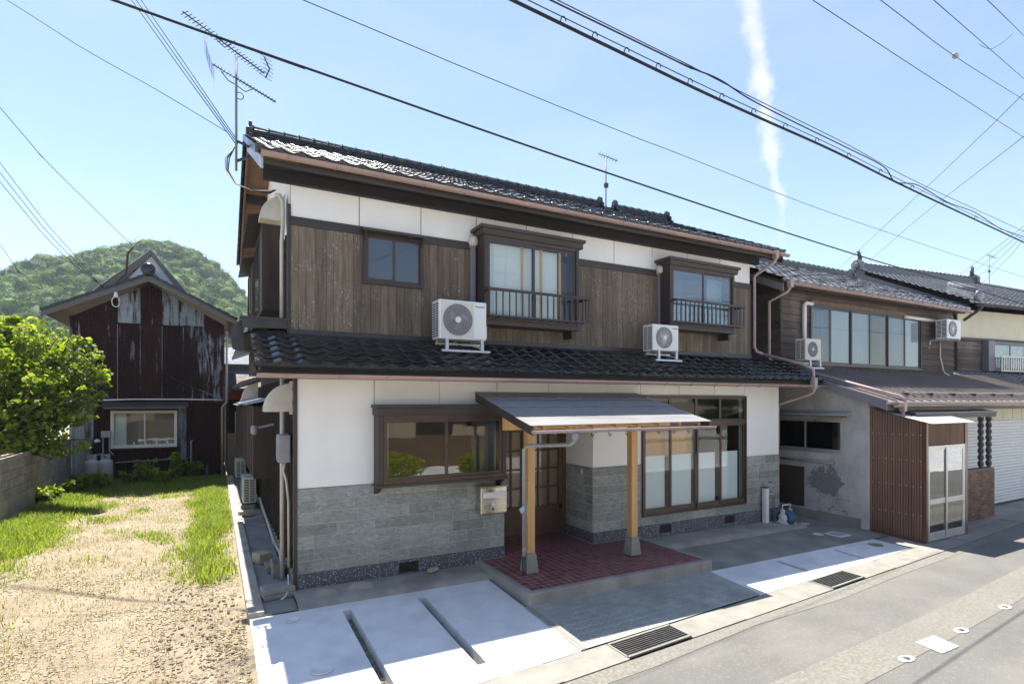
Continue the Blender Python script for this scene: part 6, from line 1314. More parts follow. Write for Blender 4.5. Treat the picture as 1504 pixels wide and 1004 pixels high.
for i in range(7): q = MB(); x = wx0+.6+i*.15; q.lathe((x, SY-.03, wz0+.071), [(.03, 0), (.035, .06), (.02, .10), (.018, .13+.02*(i % 3))], 8); q.build('bottle', 'glass_mirror' if i % 2 else 'shoji_paper', WD)
q = MB(); q.prism([(wx0-.2, SY-.02, 2.50), (wx0-.2, SY-.34, 2.36), (wx0-.2, SY-.34, 2.39), (wx0-.2, SY-.02, 2.53)], (0, 0, 0), (2.3, 0, 0)); o = q.build('window_awning', 'metal_dark', SH); q = MB(); q.box(wx0-.15, SY-.33, 2.30, wx0+2.0, SY-.29, 2.355); q.build('awning_rail', 'weather_wood', o)
q = MB(); q.tube([(sx0-.1, SY-.06, 2.545), (-3.2, SY-.06, 2.60), (-1.9, SY-.06, 2.60), (-.72, SY-.06, 2.58)], .022, 8); q.build('white_conduit', 'ac_white', SH)
q = MB(); q.tube([(-.60, SY-.08, 4.9), (-.60, SY-.08, 2.5), (-.70, SY-.08, 2.40), (-.74, SY-.08, 2.3), (-.74, SY-.08, 0)], .035, 8); q.build('downpipe', 'copper_plastic', SH)
q = MB(); q.tube([(-1.64, SY-.08, 0), (-1.64, SY-.08, 1.2), (-1.60, SY-.1, 1.25)], .03, 8); q.build('standpipe', 'pipe_grey', SH)
q = MB(); q.tube([(-3.7, SY-.05, .62), (-2.0, SY-.05, .66)], .02, 6); q.build('gas_pipe', 'pipe_grey', SH)
# roof
ro = .46; ex0, ex1 = -5.42, -.30; rz_ = 6.50; ez0 = rz_-(sax-ex0)*.50; ez1 = rz_-(ex1-sax)*.50
q = MB(); q.prism([(ex0, SY-ro, ez0), (sax, SY-ro, rz_), (ex1, SY-ro, ez1), (ex1, SY-ro, ez1-.05), (sax, SY-ro, rz_-.05), (ex0, SY-ro, ez0-.05)], (0, 0, 0), (0, 6.2, 0)); SR = q.build('roof', 'roof_tile_far', SH)
for (a, b) in (((ex0, ez0), (sax, rz_)), ((ex1, ez1), (sax, rz_))):
    q = MB(); z = .055; q.prism([(a[0], SY-ro-.03, a[1]-z), (b[0], SY-ro-.03, b[1]-z), (b[0], SY-ro-.03, b[1]-z-.14), (a[0], SY-ro-.03, a[1]-z-.12)], (0, 0, 0), (0, .04, 0)); q.build('barge_board', 'weather_wood', SH)
    d = Vector((b[0]-a[0], 0, b[1]-a[1])); L = d.length; d.normalize(); n = int(L/.27); nrm = Vector((-d.z, 0, d.x)); nrm = nrm if nrm.z > 0 else -nrm
    for i in range(n):
        p = Vector((a[0], SY-ro-.05, a[1]))+d*(i*L/n); q = MB(); q.prism([p+nrm*.0, p+nrm*.075, p+d*(L/n+.01)+nrm*.05, p+d*(L/n+.01)+nrm*.0], (0, 0, 0), (0, .30, 0)); q.build('verge_tile', 'tile_black', SR)
    n2 = 20
    for i in range(n2):
        for sgn in (1,): pass
for a_, b_ in (((ex0+.02, ez0-.052), (sax, rz_-.052)), ((sax, rz_-.052), (ex1-.02, ez1-.052))):
    q = MB(); q.prism([(a_[0], SY-ro+.02, a_[1]), (b_[0], SY-ro+.02, b_[1]), (b_[0], SY-ro+.02, b_[1]-.02), (a_[0], SY-ro+.02, a_[1]-.02)], (0, 0, 0), (0, 6.1, 0)); q.build('soffit', 'wood_dark', SH)
q = MB(); q.lathe((sax, SY-ro-.10, rz_+.16), [(.20, .10), (.20, .0), (.12, -.03), (.02, -.03)], 14, 'y'); q.tube([(sax, SY-ro, rz_+.16), (sax, SY+3.5, rz_+.16)], .15, 8); q.build('ridge', 'tile_black', SR)
# raised sheet-metal cover over the rear part of the ridge
mx0, mx1, my0, my1, mz = -4.35, -1.80, SY+.5, SY+6., 7.55
q = MB(); q.prism([(mx0, my0, 6.05), (sax-.02, my0, mz), (mx1, my0, 6.25), (mx1, my0, 6.22), (sax-.02, my0, mz-.04), (mx0, my0, 6.02)], (0, 0, 0), (0, my1-my0, 0)); q.build('raised_metal_roof', 'galv_sheet', SH)
q = MB(); q.prism([(mx0+.1, my0-.03, 6.04), (sax-.02, my0-.03, mz-.03), (sax-.02, my0-.03, mz-.22), (mx0+.5, my0-.03, 6.10)], (0, 0, 0), (0, .03, 0)); q.prism([(mx1-.04, my0-.03, 6.24), (sax-.02, my0-.03, mz-.03), (sax-.02, my0-.03, mz-.22), (mx1-.25, my0-.03, 6.30)], (0, 0, 0), (0, .03, 0)); q.build('raised_barge_board', 'weather_wood', SH)
q = MB(); q.add([(mx0+.6, my0+.05, 6.1), (mx1-.3, my0+.05, 6.3), (sax, my0+.05, mz-.2)], [(0, 1, 2)]); q.build('gable_infill', 'galv_sheet', SH)
p0 = atD(196, 362, 17.2); q = MB(); q.tube([(-3.9, SY+.3, 6.1), (-3.45, SY+.2, 6.6), p0-Vector((.15, 0, .25)), p0], .035, 6); q.build('support_pole', 'metal_dark', SH)
q = MB(); c = Vector((-3.62, SY-ro-.05, 5.72)); q.lathe(c, [(.05, 0), (.06, .05), (.04, .10), (.05, .14), (.02, .16)], 10); q.tube([c+Vector((.10*math.cos(k_*.5), -.02, -.14+.16*math.sin(k_*.5))) for k_ in range(13)], .012, 6); q.build('insulator', 'ac_white', SH)
# gas cylinders
for i, px_ in enumerate((135, 155)):
    p = onY(px_, 700, 12.75); G = root('gas_cylinder', (p.x, 12.75, -.05), ['grey gas cylinder under the rusty shed window, the one nearer the block wall', 'grey gas cylinder under the rusty shed window, the one with the regulator'][i], 'gas cylinder', 'gas cylinders by the shed')
    q = MB(); q.lathe((p.x, 12.75, -.06), [(.16, 0), (.19, .03), (.19, .72), (.17, .80), (.10, .86), (.04, .88)], 20); q.build('tank', 'gas_grey', G)
    q = MB(); n = 20; vs = []
    for rr, z in ((.12, .82), (.12, 1.0), (.11, 1.0), (.11, .82)):
        for k_ in range(n): a = 2*math.pi*k_/n; vs.append((p.x+rr*math.cos(a), 12.75+rr*math.sin(a), z-.06))
    q.add(vs, [(j*n+k_, j*n+(k_+1) % n, (j+1)*n+(k_+1) % n, (j+1)*n+k_) for j in range(3) for k_ in range(n) if not (k_ % 10 in (4, 5))]); q.build('collar', 'gas_grey', G)
    q = MB(); q.lathe((p.x, 12.75, .82), [(.03, 0), (.03, .06), (.045, .07), (.045, .10), (.01, .11)], 10); q.build('valve', 'stainless', G)
p = onY(150, 665, 13.1); RG = root('gas_meter', (p.x, 13.1, 1.0), 'small grey gas regulator and meter on pipes above the cylinders', 'gas meter')
q = MB(); q.cbox(p.x-.02, 13.04, 1.42, p.x+.22, 13.2, 1.62, .01); q.build('meter', 'pipe_grey', RG); q = MB(); q.tube([(p.x+.02, 13.12, 1.42), (p.x+.02, 13.12, .95), (p.x-.1, 12.9, .9)], .018, 6); q.tube([(p.x+.18, 13.12, 1.42), (p.x+.18, 13.12, 1.0), (p.x+.3, 12.95, .9)], .018, 6); q.build('pipes', 'pipe_grey', RG); q = MB(); q.lathe((p.x-.12, 13.1, 1.28), [(.07, 0), (.08, .03), (.07, .07), (.02, .10)], 12); q.build('regulator', 'ac_white', RG)
# outbuilding in the gap behind the house
OB = root('rear_outbuilding', (.6, 15.3, 0), 'brown sheet-clad outbuilding with a small window behind the house', 'outbuilding')
q = MB(); q.box(-.55, 15., -.2, 2.0, 17, 1.35); q.build('base_wall', 'concrete_old', OB); corr((-.55, 14.99, 0), (2, 14.99, 0), 1.35, 2.7, 1.35, 2.7, .01, .08, 4).build('iron_sheet', 'rust_mid', OB); q = MB(); q.box(-.55, 15., 1.351, 2, 17, 2.8); q.build('frame_wall', 'wood_dark', OB)
sash(OB, 'window', -.30, .15, 1.35, 2.15, 14.93, .05, 'sash_white', 'glass_mirror', .03)
q = MB(); q.prism([(-.6, 14.2, 2.95), (-.6, 15.2, 3.55), (-.6, 15.2, 3.60), (-.6, 14.2, 3.0)], (0, 0, 0), (2.6, 0, 0)); q.build('lean_to_roof', 'wood_dark', OB); q = MB(); q.box(-.62, 15.15, 3.55, 2.0, 15.22, 3.66); q.build('blue_edge', 'blue_sheet', OB); q = MB(); q.box(-.5, 14.7, 2.6, -.02, 14.72, 2.94); q.build('red_sheet', 'red_cloth', OB)
q = MB(); q.prism([(-1.2, 20, 4.2), (4, 20, 4.2), (4, 23, 5.2), (-1.2, 23, 5.2)], (0, 0, 0), (0, 0, -.1)); q.box(-1, 20.4, -.2, 3.9, 23, 4.2); o = q.build('rear_house', 'roof_tile_far'); setp(o, 'low grey tiled house roof seen in the gap behind the wooden house', 'house')
# tiled roof of a house at far left beyond the trees
FH = root('far_left_house', (-13, 19, 0), 'house with grey tiled roof and brown wall beyond the leafy trees', 'house'); q = MB(); q.box(-18, 17.4, -.2, -9.6, 24, 4.2); q.build('wall', 'plaster_tan', FH)
q = MB(); q.prism([(-18.5, 16.7, 4.05), (-18.5, 20.5, 5.9), (-18.5, 24.5, 4.05), (-18.5, 24.5, 3.95), (-18.5, 20.5, 5.8), (-18.5, 16.7, 3.95)], (0, 0, 0), (9.4, 0, 0)); R5 = q.build('roof', 'roof_tile_far', FH); tiled(R5, (-12.0, 16.67, 4.06), (1, 0, 0), (0, 3.8, 1.85), 10, 15, .28, .28, 'tile_grey', 0)

# ------------------------------------------------------------------ vegetation
def leaves(n, blobs, smin, smax, up=.4, flat=.5, rim=.3):
    # leaf quads (bent diamonds) spread through ellipsoidal clumps, denser toward the rims
    B = np.array(blobs, float); wt = (B[:, 3]*B[:, 4]*B[:, 5])**.75; ix = rng.choice(len(B), n, p=wt/wt.sum())
    d = rng.normal(size=(n, 3)); d /= np.linalg.norm(d, axis=1, keepdims=True); r = rng.uniform(rim**3, 1, n)**(1/3.)*(1+.12*rng.normal(size=n))
    P = B[ix, :3]+d*r[:, None]*B[ix, 3:6]
    nv = rng.normal(size=(n, 3))*.7+d*.5+np.array([0, 0, up]); nv /= np.linalg.norm(nv, axis=1, keepdims=True)
    a = np.cross(nv, rng.normal(size=(n, 3))); a /= np.linalg.norm(a, axis=1, keepdims=True); b = np.cross(nv, a)
    s = rng.uniform(smin, smax, n)[:, None]; droop = nv*s*.25
    V = np.stack([P-a*s, P-b*s*flat+droop*.6, P+a*s-droop*.5, P+b*s*flat+droop*.6], 1).reshape(-1, 3); F = np.arange(4*n).reshape(n, 4)
    tone = np.clip(rng.normal(.42, .30, n)+.25*d[:, 2], 0, 1); return V, F, tone  # tone painted lighter toward each clump's top, imitating light from above
def limbs(q, base, tips, r0, mid=None):
    base = Vector(base)
    for t in tips:
        t = Vector(t); m1 = base.lerp(t, .4)+Vector((random.uniform(-.1, .1), random.uniform(-.1, .1), .15)); m2 = base.lerp(t, .75)+Vector((random.uniform(-.12, .12), random.uniform(-.12, .12), .08)); q.tube([base, m1, m2, t], [r0, r0*.7, r0*.4, r0*.12], 6)
def tree(name, label, base, fork, blobs, n, smin, smax, mat, r0=.09, grp=None, flat=.5):
    T_ = root(name, base, label, 'tree', grp); q = MB(); bv = Vector(base); fv = Vector(fork)
    q.tube([bv-Vector((0, 0, .3)), bv.lerp(fv, .4)+Vector((.05, .03, 0)), bv.lerp(fv, .75)-Vector((.04, 0, 0)), fv], [r0*1.3, r0, r0*.85, r0*.7], 10); limbs(q, fv, [(b[0], b[1], b[2]) for b in blobs], r0*.55); q.build('trunk', 'bark', T_)
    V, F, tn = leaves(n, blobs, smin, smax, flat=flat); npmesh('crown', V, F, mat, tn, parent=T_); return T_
def blobs_px(lst, jit=.0):
    out_ = []
    for px_, py_, y, r in lst:
        c = onY(px_, py_, y); r *= .80; out_.append((*c, r, r*.9, r*.8))
        for _ in range(7 if r > .3 else 2):
            d = Vector((random.gauss(0, 1), random.gauss(0, 1), random.gauss(0, 1))).normalized(); m = r*random.uniform(.20, .40); p = c+d*r*random.uniform(1.0, 1.4); out_.append((*p, m, m, m*.7))
    return out_
b1 = blobs_px([(20, 545, 9.6, .75), (55, 515, 9.8, .60), (95, 525, 9.8, .60), (125, 545, 9.5, .50), (148, 552, 9.3, .26), (70, 560, 9.3, .7), (105, 580, 9.4, .55), (135, 583, 9.2, .34), (30, 600, 9.2, .75), (80, 610, 9.2, .6), (112, 612, 9.2, .36), (15, 650, 9.0, .6), (60, 648, 9.0, .55), (-25, 560, 9.4, .9), (-30, 630, 9.2, .9), (-70, 590, 9.4, 1.1), (84, 505, 10.2, .35), (40, 490, 10.2, .4)])
tree('maple_tree', 'bright green broadleaf tree leaning over the block wall', (-5.7, 9.5, -.1), (-5.5, 9.5, 1.3), b1+blobs_px([(155, 562, 9.2, .14), (141, 520, 9.6, .2), (110, 500, 10, .22), (128, 600, 9.2, .2), (150, 578, 9.2, .15), (70, 488, 10.2, .2), (120, 655, 9., .22), (90, 660, 9., .25)]), 10500, .035, .09, 'leaf', .10, None, .62)
b2 = blobs_px([(8, 500, 15, .75), (32, 490, 15, .55), (18, 478, 15.3, .4), (48, 500, 15, .35), (-30, 500, 15.5, 1.1), (60, 520, 14.6, .5), (85, 526, 14.6, .4), (-20, 535, 15, 1.1)])
tree('leafy_tree', 'yellow-green tree behind the broadleaf tree, below the hill', (-8.8, 15.2, -.1), (-8.6, 15.2, 2.8), b2, 10000, .05, .10, 'leaf', .12, None, .6)
# weeds as single plants
def weed(label, base, h, n, spread, s, mat='leaf', nm='weed_plant'):
    T_ = root(nm, base, label, 'weed', 'weeds at the lot edge'); q = MB(); b = Vector(base); tips = []
    for i in range(n): a = random.uniform(0, 6.28); t = b+Vector((math.cos(a)*spread*random.uniform(.4, 1), math.sin(a)*spread*random.uniform(.4, 1), h*random.uniform(.7, 1))); q.tube([b-Vector((0, 0, .05)), b.lerp(t, .5)+Vector((0, 0, .08)), t], [.008, .006, .002], 5); tips.append(t)
    q.build('stem', 'leaf_stem' if False else 'bark', T_); bl = [(*(b.lerp(t, f)), .09*h+.05, .09*h+.05, .08*h+.04) for t in tips for f in (.55, .8, 1)]
    V, F, tn = leaves(n*26, bl, s*.6, s, .8, .4, .2); npmesh('foliage', V, F, mat, tn, parent=T_)
random.seed(11)
for i, (px_, y, h) in enumerate(((190, 12.3, .5), (213, 12.6, .8), (252, 12.7, .95), (262, 12.6, .7), (285, 12.8, .6), (240, 11.8, .5), (120, 11.5, .5), (108, 10.8, .45), (150, 11.6, .5), (60, 9.4, .45), (222, 12.0, .6), (75, 10.0, .4))):
    p = onY(px_, 690, y); dx = min(max(p.x, -4.6), -.8)
    weed(['bushy weed below the shed window', 'tall narrow weed by the shed wall', 'spire-shaped weed before the rusty sheets', 'leafy weed beside the spire-shaped weed', 'low weed near the shed corner pipe', 'broad pale-leaved weed in front of the shed weeds', 'weed by the gas cylinders', 'weed at the foot of the block wall near the cylinders', 'reddish-topped weed before the gas cylinders', 'weed at the foot of the block wall under the tree', 'dense weed between shed window and grass', 'small weed at the foot of the block wall'][i], (dx, y, -.05), h, 6, .22, .11)
# grass
def blades(n, sampler, hmin, hmax, wd=.006, lean=.5):
    P = np.array([sampler() for _ in range(n)]); h = rng.uniform(hmin, hmax, n)*(P[:, 3] if P.shape[1] > 3 else 1); a = rng.uniform(0, 6.28, n); l = rng.uniform(.15, lean, n)*h
    dx, dy = np.cos(a), np.sin(a); b = P[:, :3]; sx = -dy*wd*rng.uniform(.6, 1.6, n); sy = dx*wd*rng.uniform(.6, 1.6, n); z0 = np.zeros(n)
    v0 = b+np.stack([sx, sy, z0], 1); v1 = b-np.stack([sx, sy, z0], 1); m = b+np.stack([dx*l*.35, dy*l*.35, h*.6], 1); v2 = m-np.stack([sx, sy, z0], 1)*.8; v3 = m+np.stack([sx, sy, z0], 1)*.8
    t = b+np.stack([dx*l, dy*l, h*.95], 1); v4 = t+np.stack([sx, sy, z0], 1)*.05; v5 = t-np.stack([sx, sy, z0], 1)*.05
    V = np.stack([v0, v1, v2, v3, v4, v5], 1).reshape(-1, 3); o = np.arange(n)[:, None]*6; F = np.concatenate([o+np.array([[0, 1, 2, 3]]), o+np.array([[3, 2, 5, 4]])], 0); tn = np.clip(rng.normal(.55, .25, n), 0, 1); return V, F, np.concatenate([tn, tn])
def dens(x, y):
    # how much grass: thick along wall, kerb and shed, thin patches in the middle
    nz = mnoise.noise((x*.8, y*.8, 9.)); d = 0
    d = max(d, 1.15-(x+4.7)/1.25+.55*nz, 1.0-abs(x+1.05)/.55+.6*nz-(.9 if y < 1.0 else 0)-max(0, (1.8-y))*.35, 1.0-(12.9-y)/3.4+.5*nz)
    d = max(d, .55*(mnoise.noise((x*1.3, y*1.1, 2.))-.02)*(1 if y > -1 else .5)); 
    if y < .5: d -= (.5-y)*.12
    return max(0., min(1., d))
def gs():
    while True:
        y = random.uniform(-2.5, 13.0); x = random.uniform(-4.7, -.64)
        if random.random() < .55: y = random.uniform(4, 13)
        d = dens(x, y)
        if random.random() < d**1.3: return (x, y, lotz(x, y)-.01, .35+.65*d)
V, F, tn = blades(80000, gs, .05, .25, .0055, 1.0); o = npmesh('lot_grass', V, F, 'grass', tn); setp(o, 'bright green grass along the lot edges', 'grass', kind='stuff')
def gd():
    while True:
        y = random.uniform(-2.5, 12.0); x = random.uniform(-4.7, -.66); d = dens(x, y)
        if random.random() < .25+.6*max(0, mnoise.noise((x*.9, y*.9, 4.))) and random.random() > d*.7: return (x, y, lotz(x, y)-.006, 1.)
V, F, tn = blades(20000, gd, .015, .06, .004, 1.6); o = npmesh('dry_grass', V, F, 'grass_dry', tn); setp(o, 'short straw-coloured dry grass over the lot', 'dry grass', kind='stuff')
def gp_():
    while True:
        y = random.uniform(-3.0, 9.0)
        if random.random() < .6: y = random.uniform(-3.0, 3)
        x = random.uniform(-4.6, -.64); d = mnoise.noise((x*.8, y*.8, 7.))*.7+.35+(.35 if y < .5 else -.1)
        if x > -1.2 and y < 3: d += .3
        if random.random() < d: return (x, y, lotz(x, y)+.002)
o = pebbles(9000, gp_, .006, .022, 'lot_gravel', 'stone_loose'); setp(o, 'loose gravel and rubble scattered over the bare lot', 'gravel')
o = pebbles(500, lambda: (random.uniform(-1.5, -.66), random.uniform(-3, 1.5), -.03-.04*max(0, 0)+lotz(-1., 0)*0+.0), .012, .03, 'soil_clods', 'soil'); setp(o, 'brown soil clods along the kerb', 'clods')

# ------------------------------------------------------------------ forested hill
YR = 330.
prof_px = [(-260, 470), (-120, 432), (-40, 414), (0, 404), (40, 398), (60, 393), (120, 377), (160, 366), (200, 356), (232, 353), (262, 358), (290, 371), (312, 388), (330, 402), (350, 423), (400, 470), (470, 520), (560, 560)]
hx = []; hz = []
for a, b in prof_px: p = onY(a, b+20, YR); hx.append(p.x); hz.append(p.z)
def hillz(x, y):
    h = np.interp(x, hx, hz); s = np.clip((y-150)/(YR-150), 0, 1); f = s*s*(3-2*s)
    f = np.where(y > YR, np.clip(1-(y-YR)/260, 0, 1), f); n_ = mnoise.noise((x*.02, y*.02, 1.))*16*(1-f)*f*3+mnoise.noise((x*.05, y*.05, 4.))*3.5*f
    return -.6+(h+.6)*f+n_
nx, ny = 70, 60; X = np.linspace(-190, 110, nx); Y = np.linspace(120, 560, ny)
V = np.array([(x, y, hillz(x, y)) for y in Y for x in X]); idx = np.arange(nx*ny).reshape(ny, nx); F = np.stack([idx[:-1, :-1], idx[:-1, 1:], idx[1:, 1:], idx[1:, :-1]], -1).reshape(-1, 4)
o = npmesh('hill', V, F, 'hill_soil', smooth=True); o['kind'] = 'structure'
ico = MB(); t_ = (1+5**.5)/2
iv = [Vector(v).normalized() for v in ((-1, t_, 0), (1, t_, 0), (-1, -t_, 0), (1, -t_, 0), (0, -1, t_), (0, 1, t_), (0, -1, -t_), (0, 1, -t_), (t_, 0, -1), (t_, 0, 1), (-t_, 0, -1), (-t_, 0, 1))]
ifc = [(0, 11, 5), (0, 5, 1), (0, 1, 7), (0, 7, 10), (0, 10, 11), (1, 5, 9), (5, 11, 4), (11, 10, 2), (10, 7, 6), (7, 1, 8), (3, 9, 4), (3, 4, 2), (3, 2, 6), (3, 6, 8), (3, 8, 9), (4, 9, 5), (2, 4, 11), (6, 2, 10), (8, 6, 7), (9, 8, 1)]
for _ in range(1):
    nf = []; cache = {}
    def mp_(a, b):
        k_ = (min(a, b), max(a, b))
        if k_ not in cache: iv.append((iv[a]+iv[b]).normalized()); cache[k_] = len(iv)-1
        return cache[k_]
    for a, b, c in ifc: x, y, z = mp_(a, b), mp_(b, c), mp_(c, a); nf += [(a, x, z), (b, y, x), (c, z, y), (x, y, z)]
    ifc = nf
IV = np.array([tuple(v) for v in iv]); IF = np.array(ifc); Vs = []; Fs = []; Ts = []; off = 0; cl = []
random.seed(5)
for i in range(2300):
    x = random.uniform(-130, 30); y = random.uniform(165, YR+6) if random.random() < .85 else random.uniform(YR-10, YR+4)
    r = random.uniform(2.0, 5.2)*random.uniform(.75, 1); z = float(hillz(x, y))+r*.35; lump = 1+.22*rng.normal(size=(len(IV), 1))
    Vs.append(IV*lump*np.array([r, r, r*random.uniform(.8, 1.15)])*.74+np.array([x, y, z])); Fs.append(IF+off); off += len(IV); tone = min(1, max(0, random.gauss(.40, .30))); Ts.append(np.full(len(IF), tone*.8)); cl.append((x, y, z, r, r, r, tone))
Vc = np.concatenate(Vs); Fc = np.concatenate(Fs); Tc = np.concatenate(Ts)
# leafy flakes round every crown
B = np.array(cl); n = 300000; ix = rng.integers(0, len(B), n); d = rng.normal(size=(n, 3)); d[:, 2] = np.abs(d[:, 2])*1.0-.25; d[:, 1] -= .4; d /= np.linalg.norm(d, axis=1, keepdims=True)
P = B[ix, :3]+d*B[ix, 3:4]*rng.uniform(.8, 1.12, (n, 1)); nv = d+rng.normal(size=(n, 3))*.55; nv /= np.linalg.norm(nv, axis=1, keepdims=True); a = np.cross(nv, rng.normal(size=(n, 3))); a /= np.linalg.norm(a, axis=1, keepdims=True); b = np.cross(nv, a); s = rng.uniform(.20, .62, (n, 1))
V2 = np.stack([P-a*s, P+b*s*.8, P+a*s], 1).reshape(-1, 3); F2 = np.arange(3*n).reshape(n, 3)+len(Vc); T2 = np.clip(B[ix, 6]+.25*(d[:, 2]-.2)+.15*rng.normal(size=n), 0, 1)  # flakes coloured lighter near crown tops to imitate overhead sunlight
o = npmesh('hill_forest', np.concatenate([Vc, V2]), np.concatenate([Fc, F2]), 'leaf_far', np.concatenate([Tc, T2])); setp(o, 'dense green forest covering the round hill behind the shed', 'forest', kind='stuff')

# ------------------------------------------------------------------ overhead cables: pixel polylines laid in a vertical plane between two stated distances
def cable(name, label, pts, tA, tB, r, group=None, ext=.12, mat='cable'):
    A = atD(*pts[0], tA); B_ = atD(*pts[-1], tB); d = (B_-A); d.z = 0; nrm = Vector((-d.y, d.x, 0)).normalized(); out_ = []
    for p in pts: rd = ray(*p); out_.append(CAM+rd*((A-CAM).dot(nrm)/rd.dot(nrm)))
    # smooth with a fine Catmull-Rom pass
    e0, e1 = (ext if isinstance(ext, tuple) else (14., 14.) if ext else (0, 0))
    if e0: out_ = [out_[0]+(out_[0]-out_[1]).normalized()*e0]+out_
    if e1: out_ = out_+[out_[-1]+(out_[-1]-out_[-2]).normalized()*e1]
    P = []; Q = [out_[0]]+out_+[out_[-1]]
    for i in range(1, len(Q)-2):
        for s in range(6):
            u = s/6; p0, p1, p2, p3 = Q[i-1], Q[i], Q[i+1], Q[i+2]; P.append(.5*((2*p1)+(p2-p0)*u+(2*p0-5*p1+4*p2-p3)*u*u+(3*p1-p0-3*p2+p3)*u**3))
    P.append(Q[-2]); q = MB(); q.tube(P, r, 6); o = q.build(name, mat); setp(o, label, 'cable', group); return P
cable('thick_cable', 'thick black cable crossing in front of the main roof to the neighbour', [(166, 0), (315, 53), (500, 117.5), (726, 197), (888, 252.5), (1119, 330), (1300, 387), (1379, 408), (1430, 424)], 3.5, 11.8, .0095)
cable('thin_cable', 'single thin cable above the thick black cable over the house', [(445, 0), (700, 107), (929, 200), (1000, 227), (1180, 298), (1300, 340), (1420, 380), (1504, 407)], 6.5, 24, .006)
low = cable('cable_bundle', 'thickest bundled cable hanging in loops from its carrier wire', [(752, 0), (1000, 120), (1113, 172), (1227, 223), (1340, 279), (1504, 356)], 3.6, 10.5, .013)
mes = cable('carrier_wire', 'carrier wire holding the thickest bundled cable', [(775, 0), (1000, 110), (1113, 163), (1227, 216), (1340, 273), (1504, 352)], 3.6, 10.5, .004)
cable('twisted_cable', 'black cable winding below the upper carrier wire', [(808, 0), (1000, 93), (1055, 116), (1102, 146), (1178, 185), (1242, 216), (1298, 245), (1315, 267), (1348, 272), (1392, 297), (1432, 312), (1470, 336), (1504, 348)], 3.7, 10.5, .0065)
cable('carrier_wire', 'upper carrier wire with the winding cable below it', [(818, 0), (1000, 90), (1102, 142), (1242, 211), (1348, 268), (1504, 340)], 3.7, 10.5, .004)
hm = []
for i in range(14):
    f = .10+i*.062; px_ = 752+(1504-752)*f; py1 = np.interp(px_, [752, 1000, 1113, 1227, 1340, 1504], [0, 120, 172, 223, 279, 356]); py0 = np.interp(px_, [775, 1000, 1113, 1227, 1340, 1504], [0, 110, 163, 216, 273, 352])
    t = 1/np.interp(f, [0, 1], [1/3.6, 1/10.5]); c = atD(px_, (py0+py1)/2, float(t)); rr = .032*(1+.2*f); q = MB(); q.tube([c+RT*(rr*.55*math.cos(k_*.6))+Vector((0, 0, rr*math.sin(k_*.6))) for k_ in range(9)], .0045, 5); o = q.build('cable_hanger', 'cable'); setp(o, 'small hook clipping the thickest bundled cable to its carrier wire', 'cable hook', 'hooks along the bundled cable')
for i, pts in enumerate(([(1193, 0), (1350, 103), (1504, 202)], [(1293, 0), (1400, 81), (1504, 147)], [(1371, 0), (1440, 60), (1504, 116)], [(1450, 0), (1478, 27), (1504, 53)])):
    cable('power_line', ['power line nearest the bundled cable, running parallel to it', 'power line carrying a small pale splice box', 'power line between the splice line and the corner line', 'power line nearest the sky corner past the jumper wire'][i], pts, 9+i*.5, 17+i*.6, .007)
c = atD(1403, 82, 13); q = MB(); q.cbox(c.x-.07, c.y-.05, c.z-.05, c.x+.07, c.y+.05, c.z+.05, .015); o = q.build('splice_box', 'pipe_grey'); setp(o, 'small pale splice box clamped to a power line', 'splice box')
cable('jumper_wire', 'short drooping jumper wire between two clamps', [(1439, 66), (1455, 72), (1472, 63), (1487, 50)], 14, 14.5, .006, ext=0)
for i, pts in enumerate(([(1504, 137), (1440, 200), (1350, 285), (1240, 387)], [(1504, 200), (1440, 250), (1350, 320), (1283, 378)])):
    cable('cross_line', ['upper line crossing the others diagonally toward the roof', 'lower line crossing the others diagonally toward the roof'][i], pts, 16, 40, .009, ext=.15)
for i in range(4): cable('service_drop', 'thin service line rising from the slender aerial behind the hip roof', [(1425+i*11, 392+i*3), (1460+i*9, 366+i*2), (1504, 332+i*6)], 38, 30, .010, 'thin lines behind the hip roof', ext=.1)
for i, e in enumerate((0, 7, 14)): cable('house_drop', 'black service line running down to the gable corner', [(193+e, 0), (270+e*.7, 107-e*.1), (346+e*.2, 211-e*.3)], 11, 9.3, .008, 'three service lines to the gable', ext=(14., 0))
cable('telephone_line', 'single thin line descending to the gable corner from the open sky', [(10, 0), (120, 70), (230, 132), (332, 193)], 10, 9.4, .006, ext=(14., 0))
for i, e in enumerate((0, 15, 29)): cable('shed_drop', 'thin line descending from the sky to the rusty shed eave', [(-10, 226+e), (60, 318+e*.75), (110, 375+e*.5), (152, 424-e*.1)], 14, 17.5, .008, 'three lines to the shed', ext=(14., 0))
cable('shed_line', 'single line descending to the pole on the shed roof', [(-10, 146), (60, 228), (130, 298), (195, 361)], 13, 17.2, .008, ext=(14., 0))
cable('shed_line', 'line sagging past the shed eave beside the yellow-green tree', [(-10, 345), (25, 395), (60, 425)], 16, 17, .007, ext=(12., 0))
cable('wall_cable', 'thin cable slanting down across the rusty shed front', [(112, 470), (180, 510), (250, 553), (328, 587)], 18.2, 16.6, .010, ext=0)
# loops at the gable entry
LP = root('service_loops', (-.62, 1.6, 5.6), 'looped black service cables at the gable entry insulators', 'cable loops')
for i in range(3): q = MB(); q.tube([atD(349, 208+i*2, 9.3), atD(337-i*3, 232, 9.2), atD(335-i*2, 250, 9.1), atD(346, 270, 8.9), atD(372, 280, 8.6), atD(396, 284-i*2, 8.3), atD(405, 279, 8.2)], .010, 6); q.build('cable_loop', 'cable' if i < 2 else 'pipe_cream', LP)

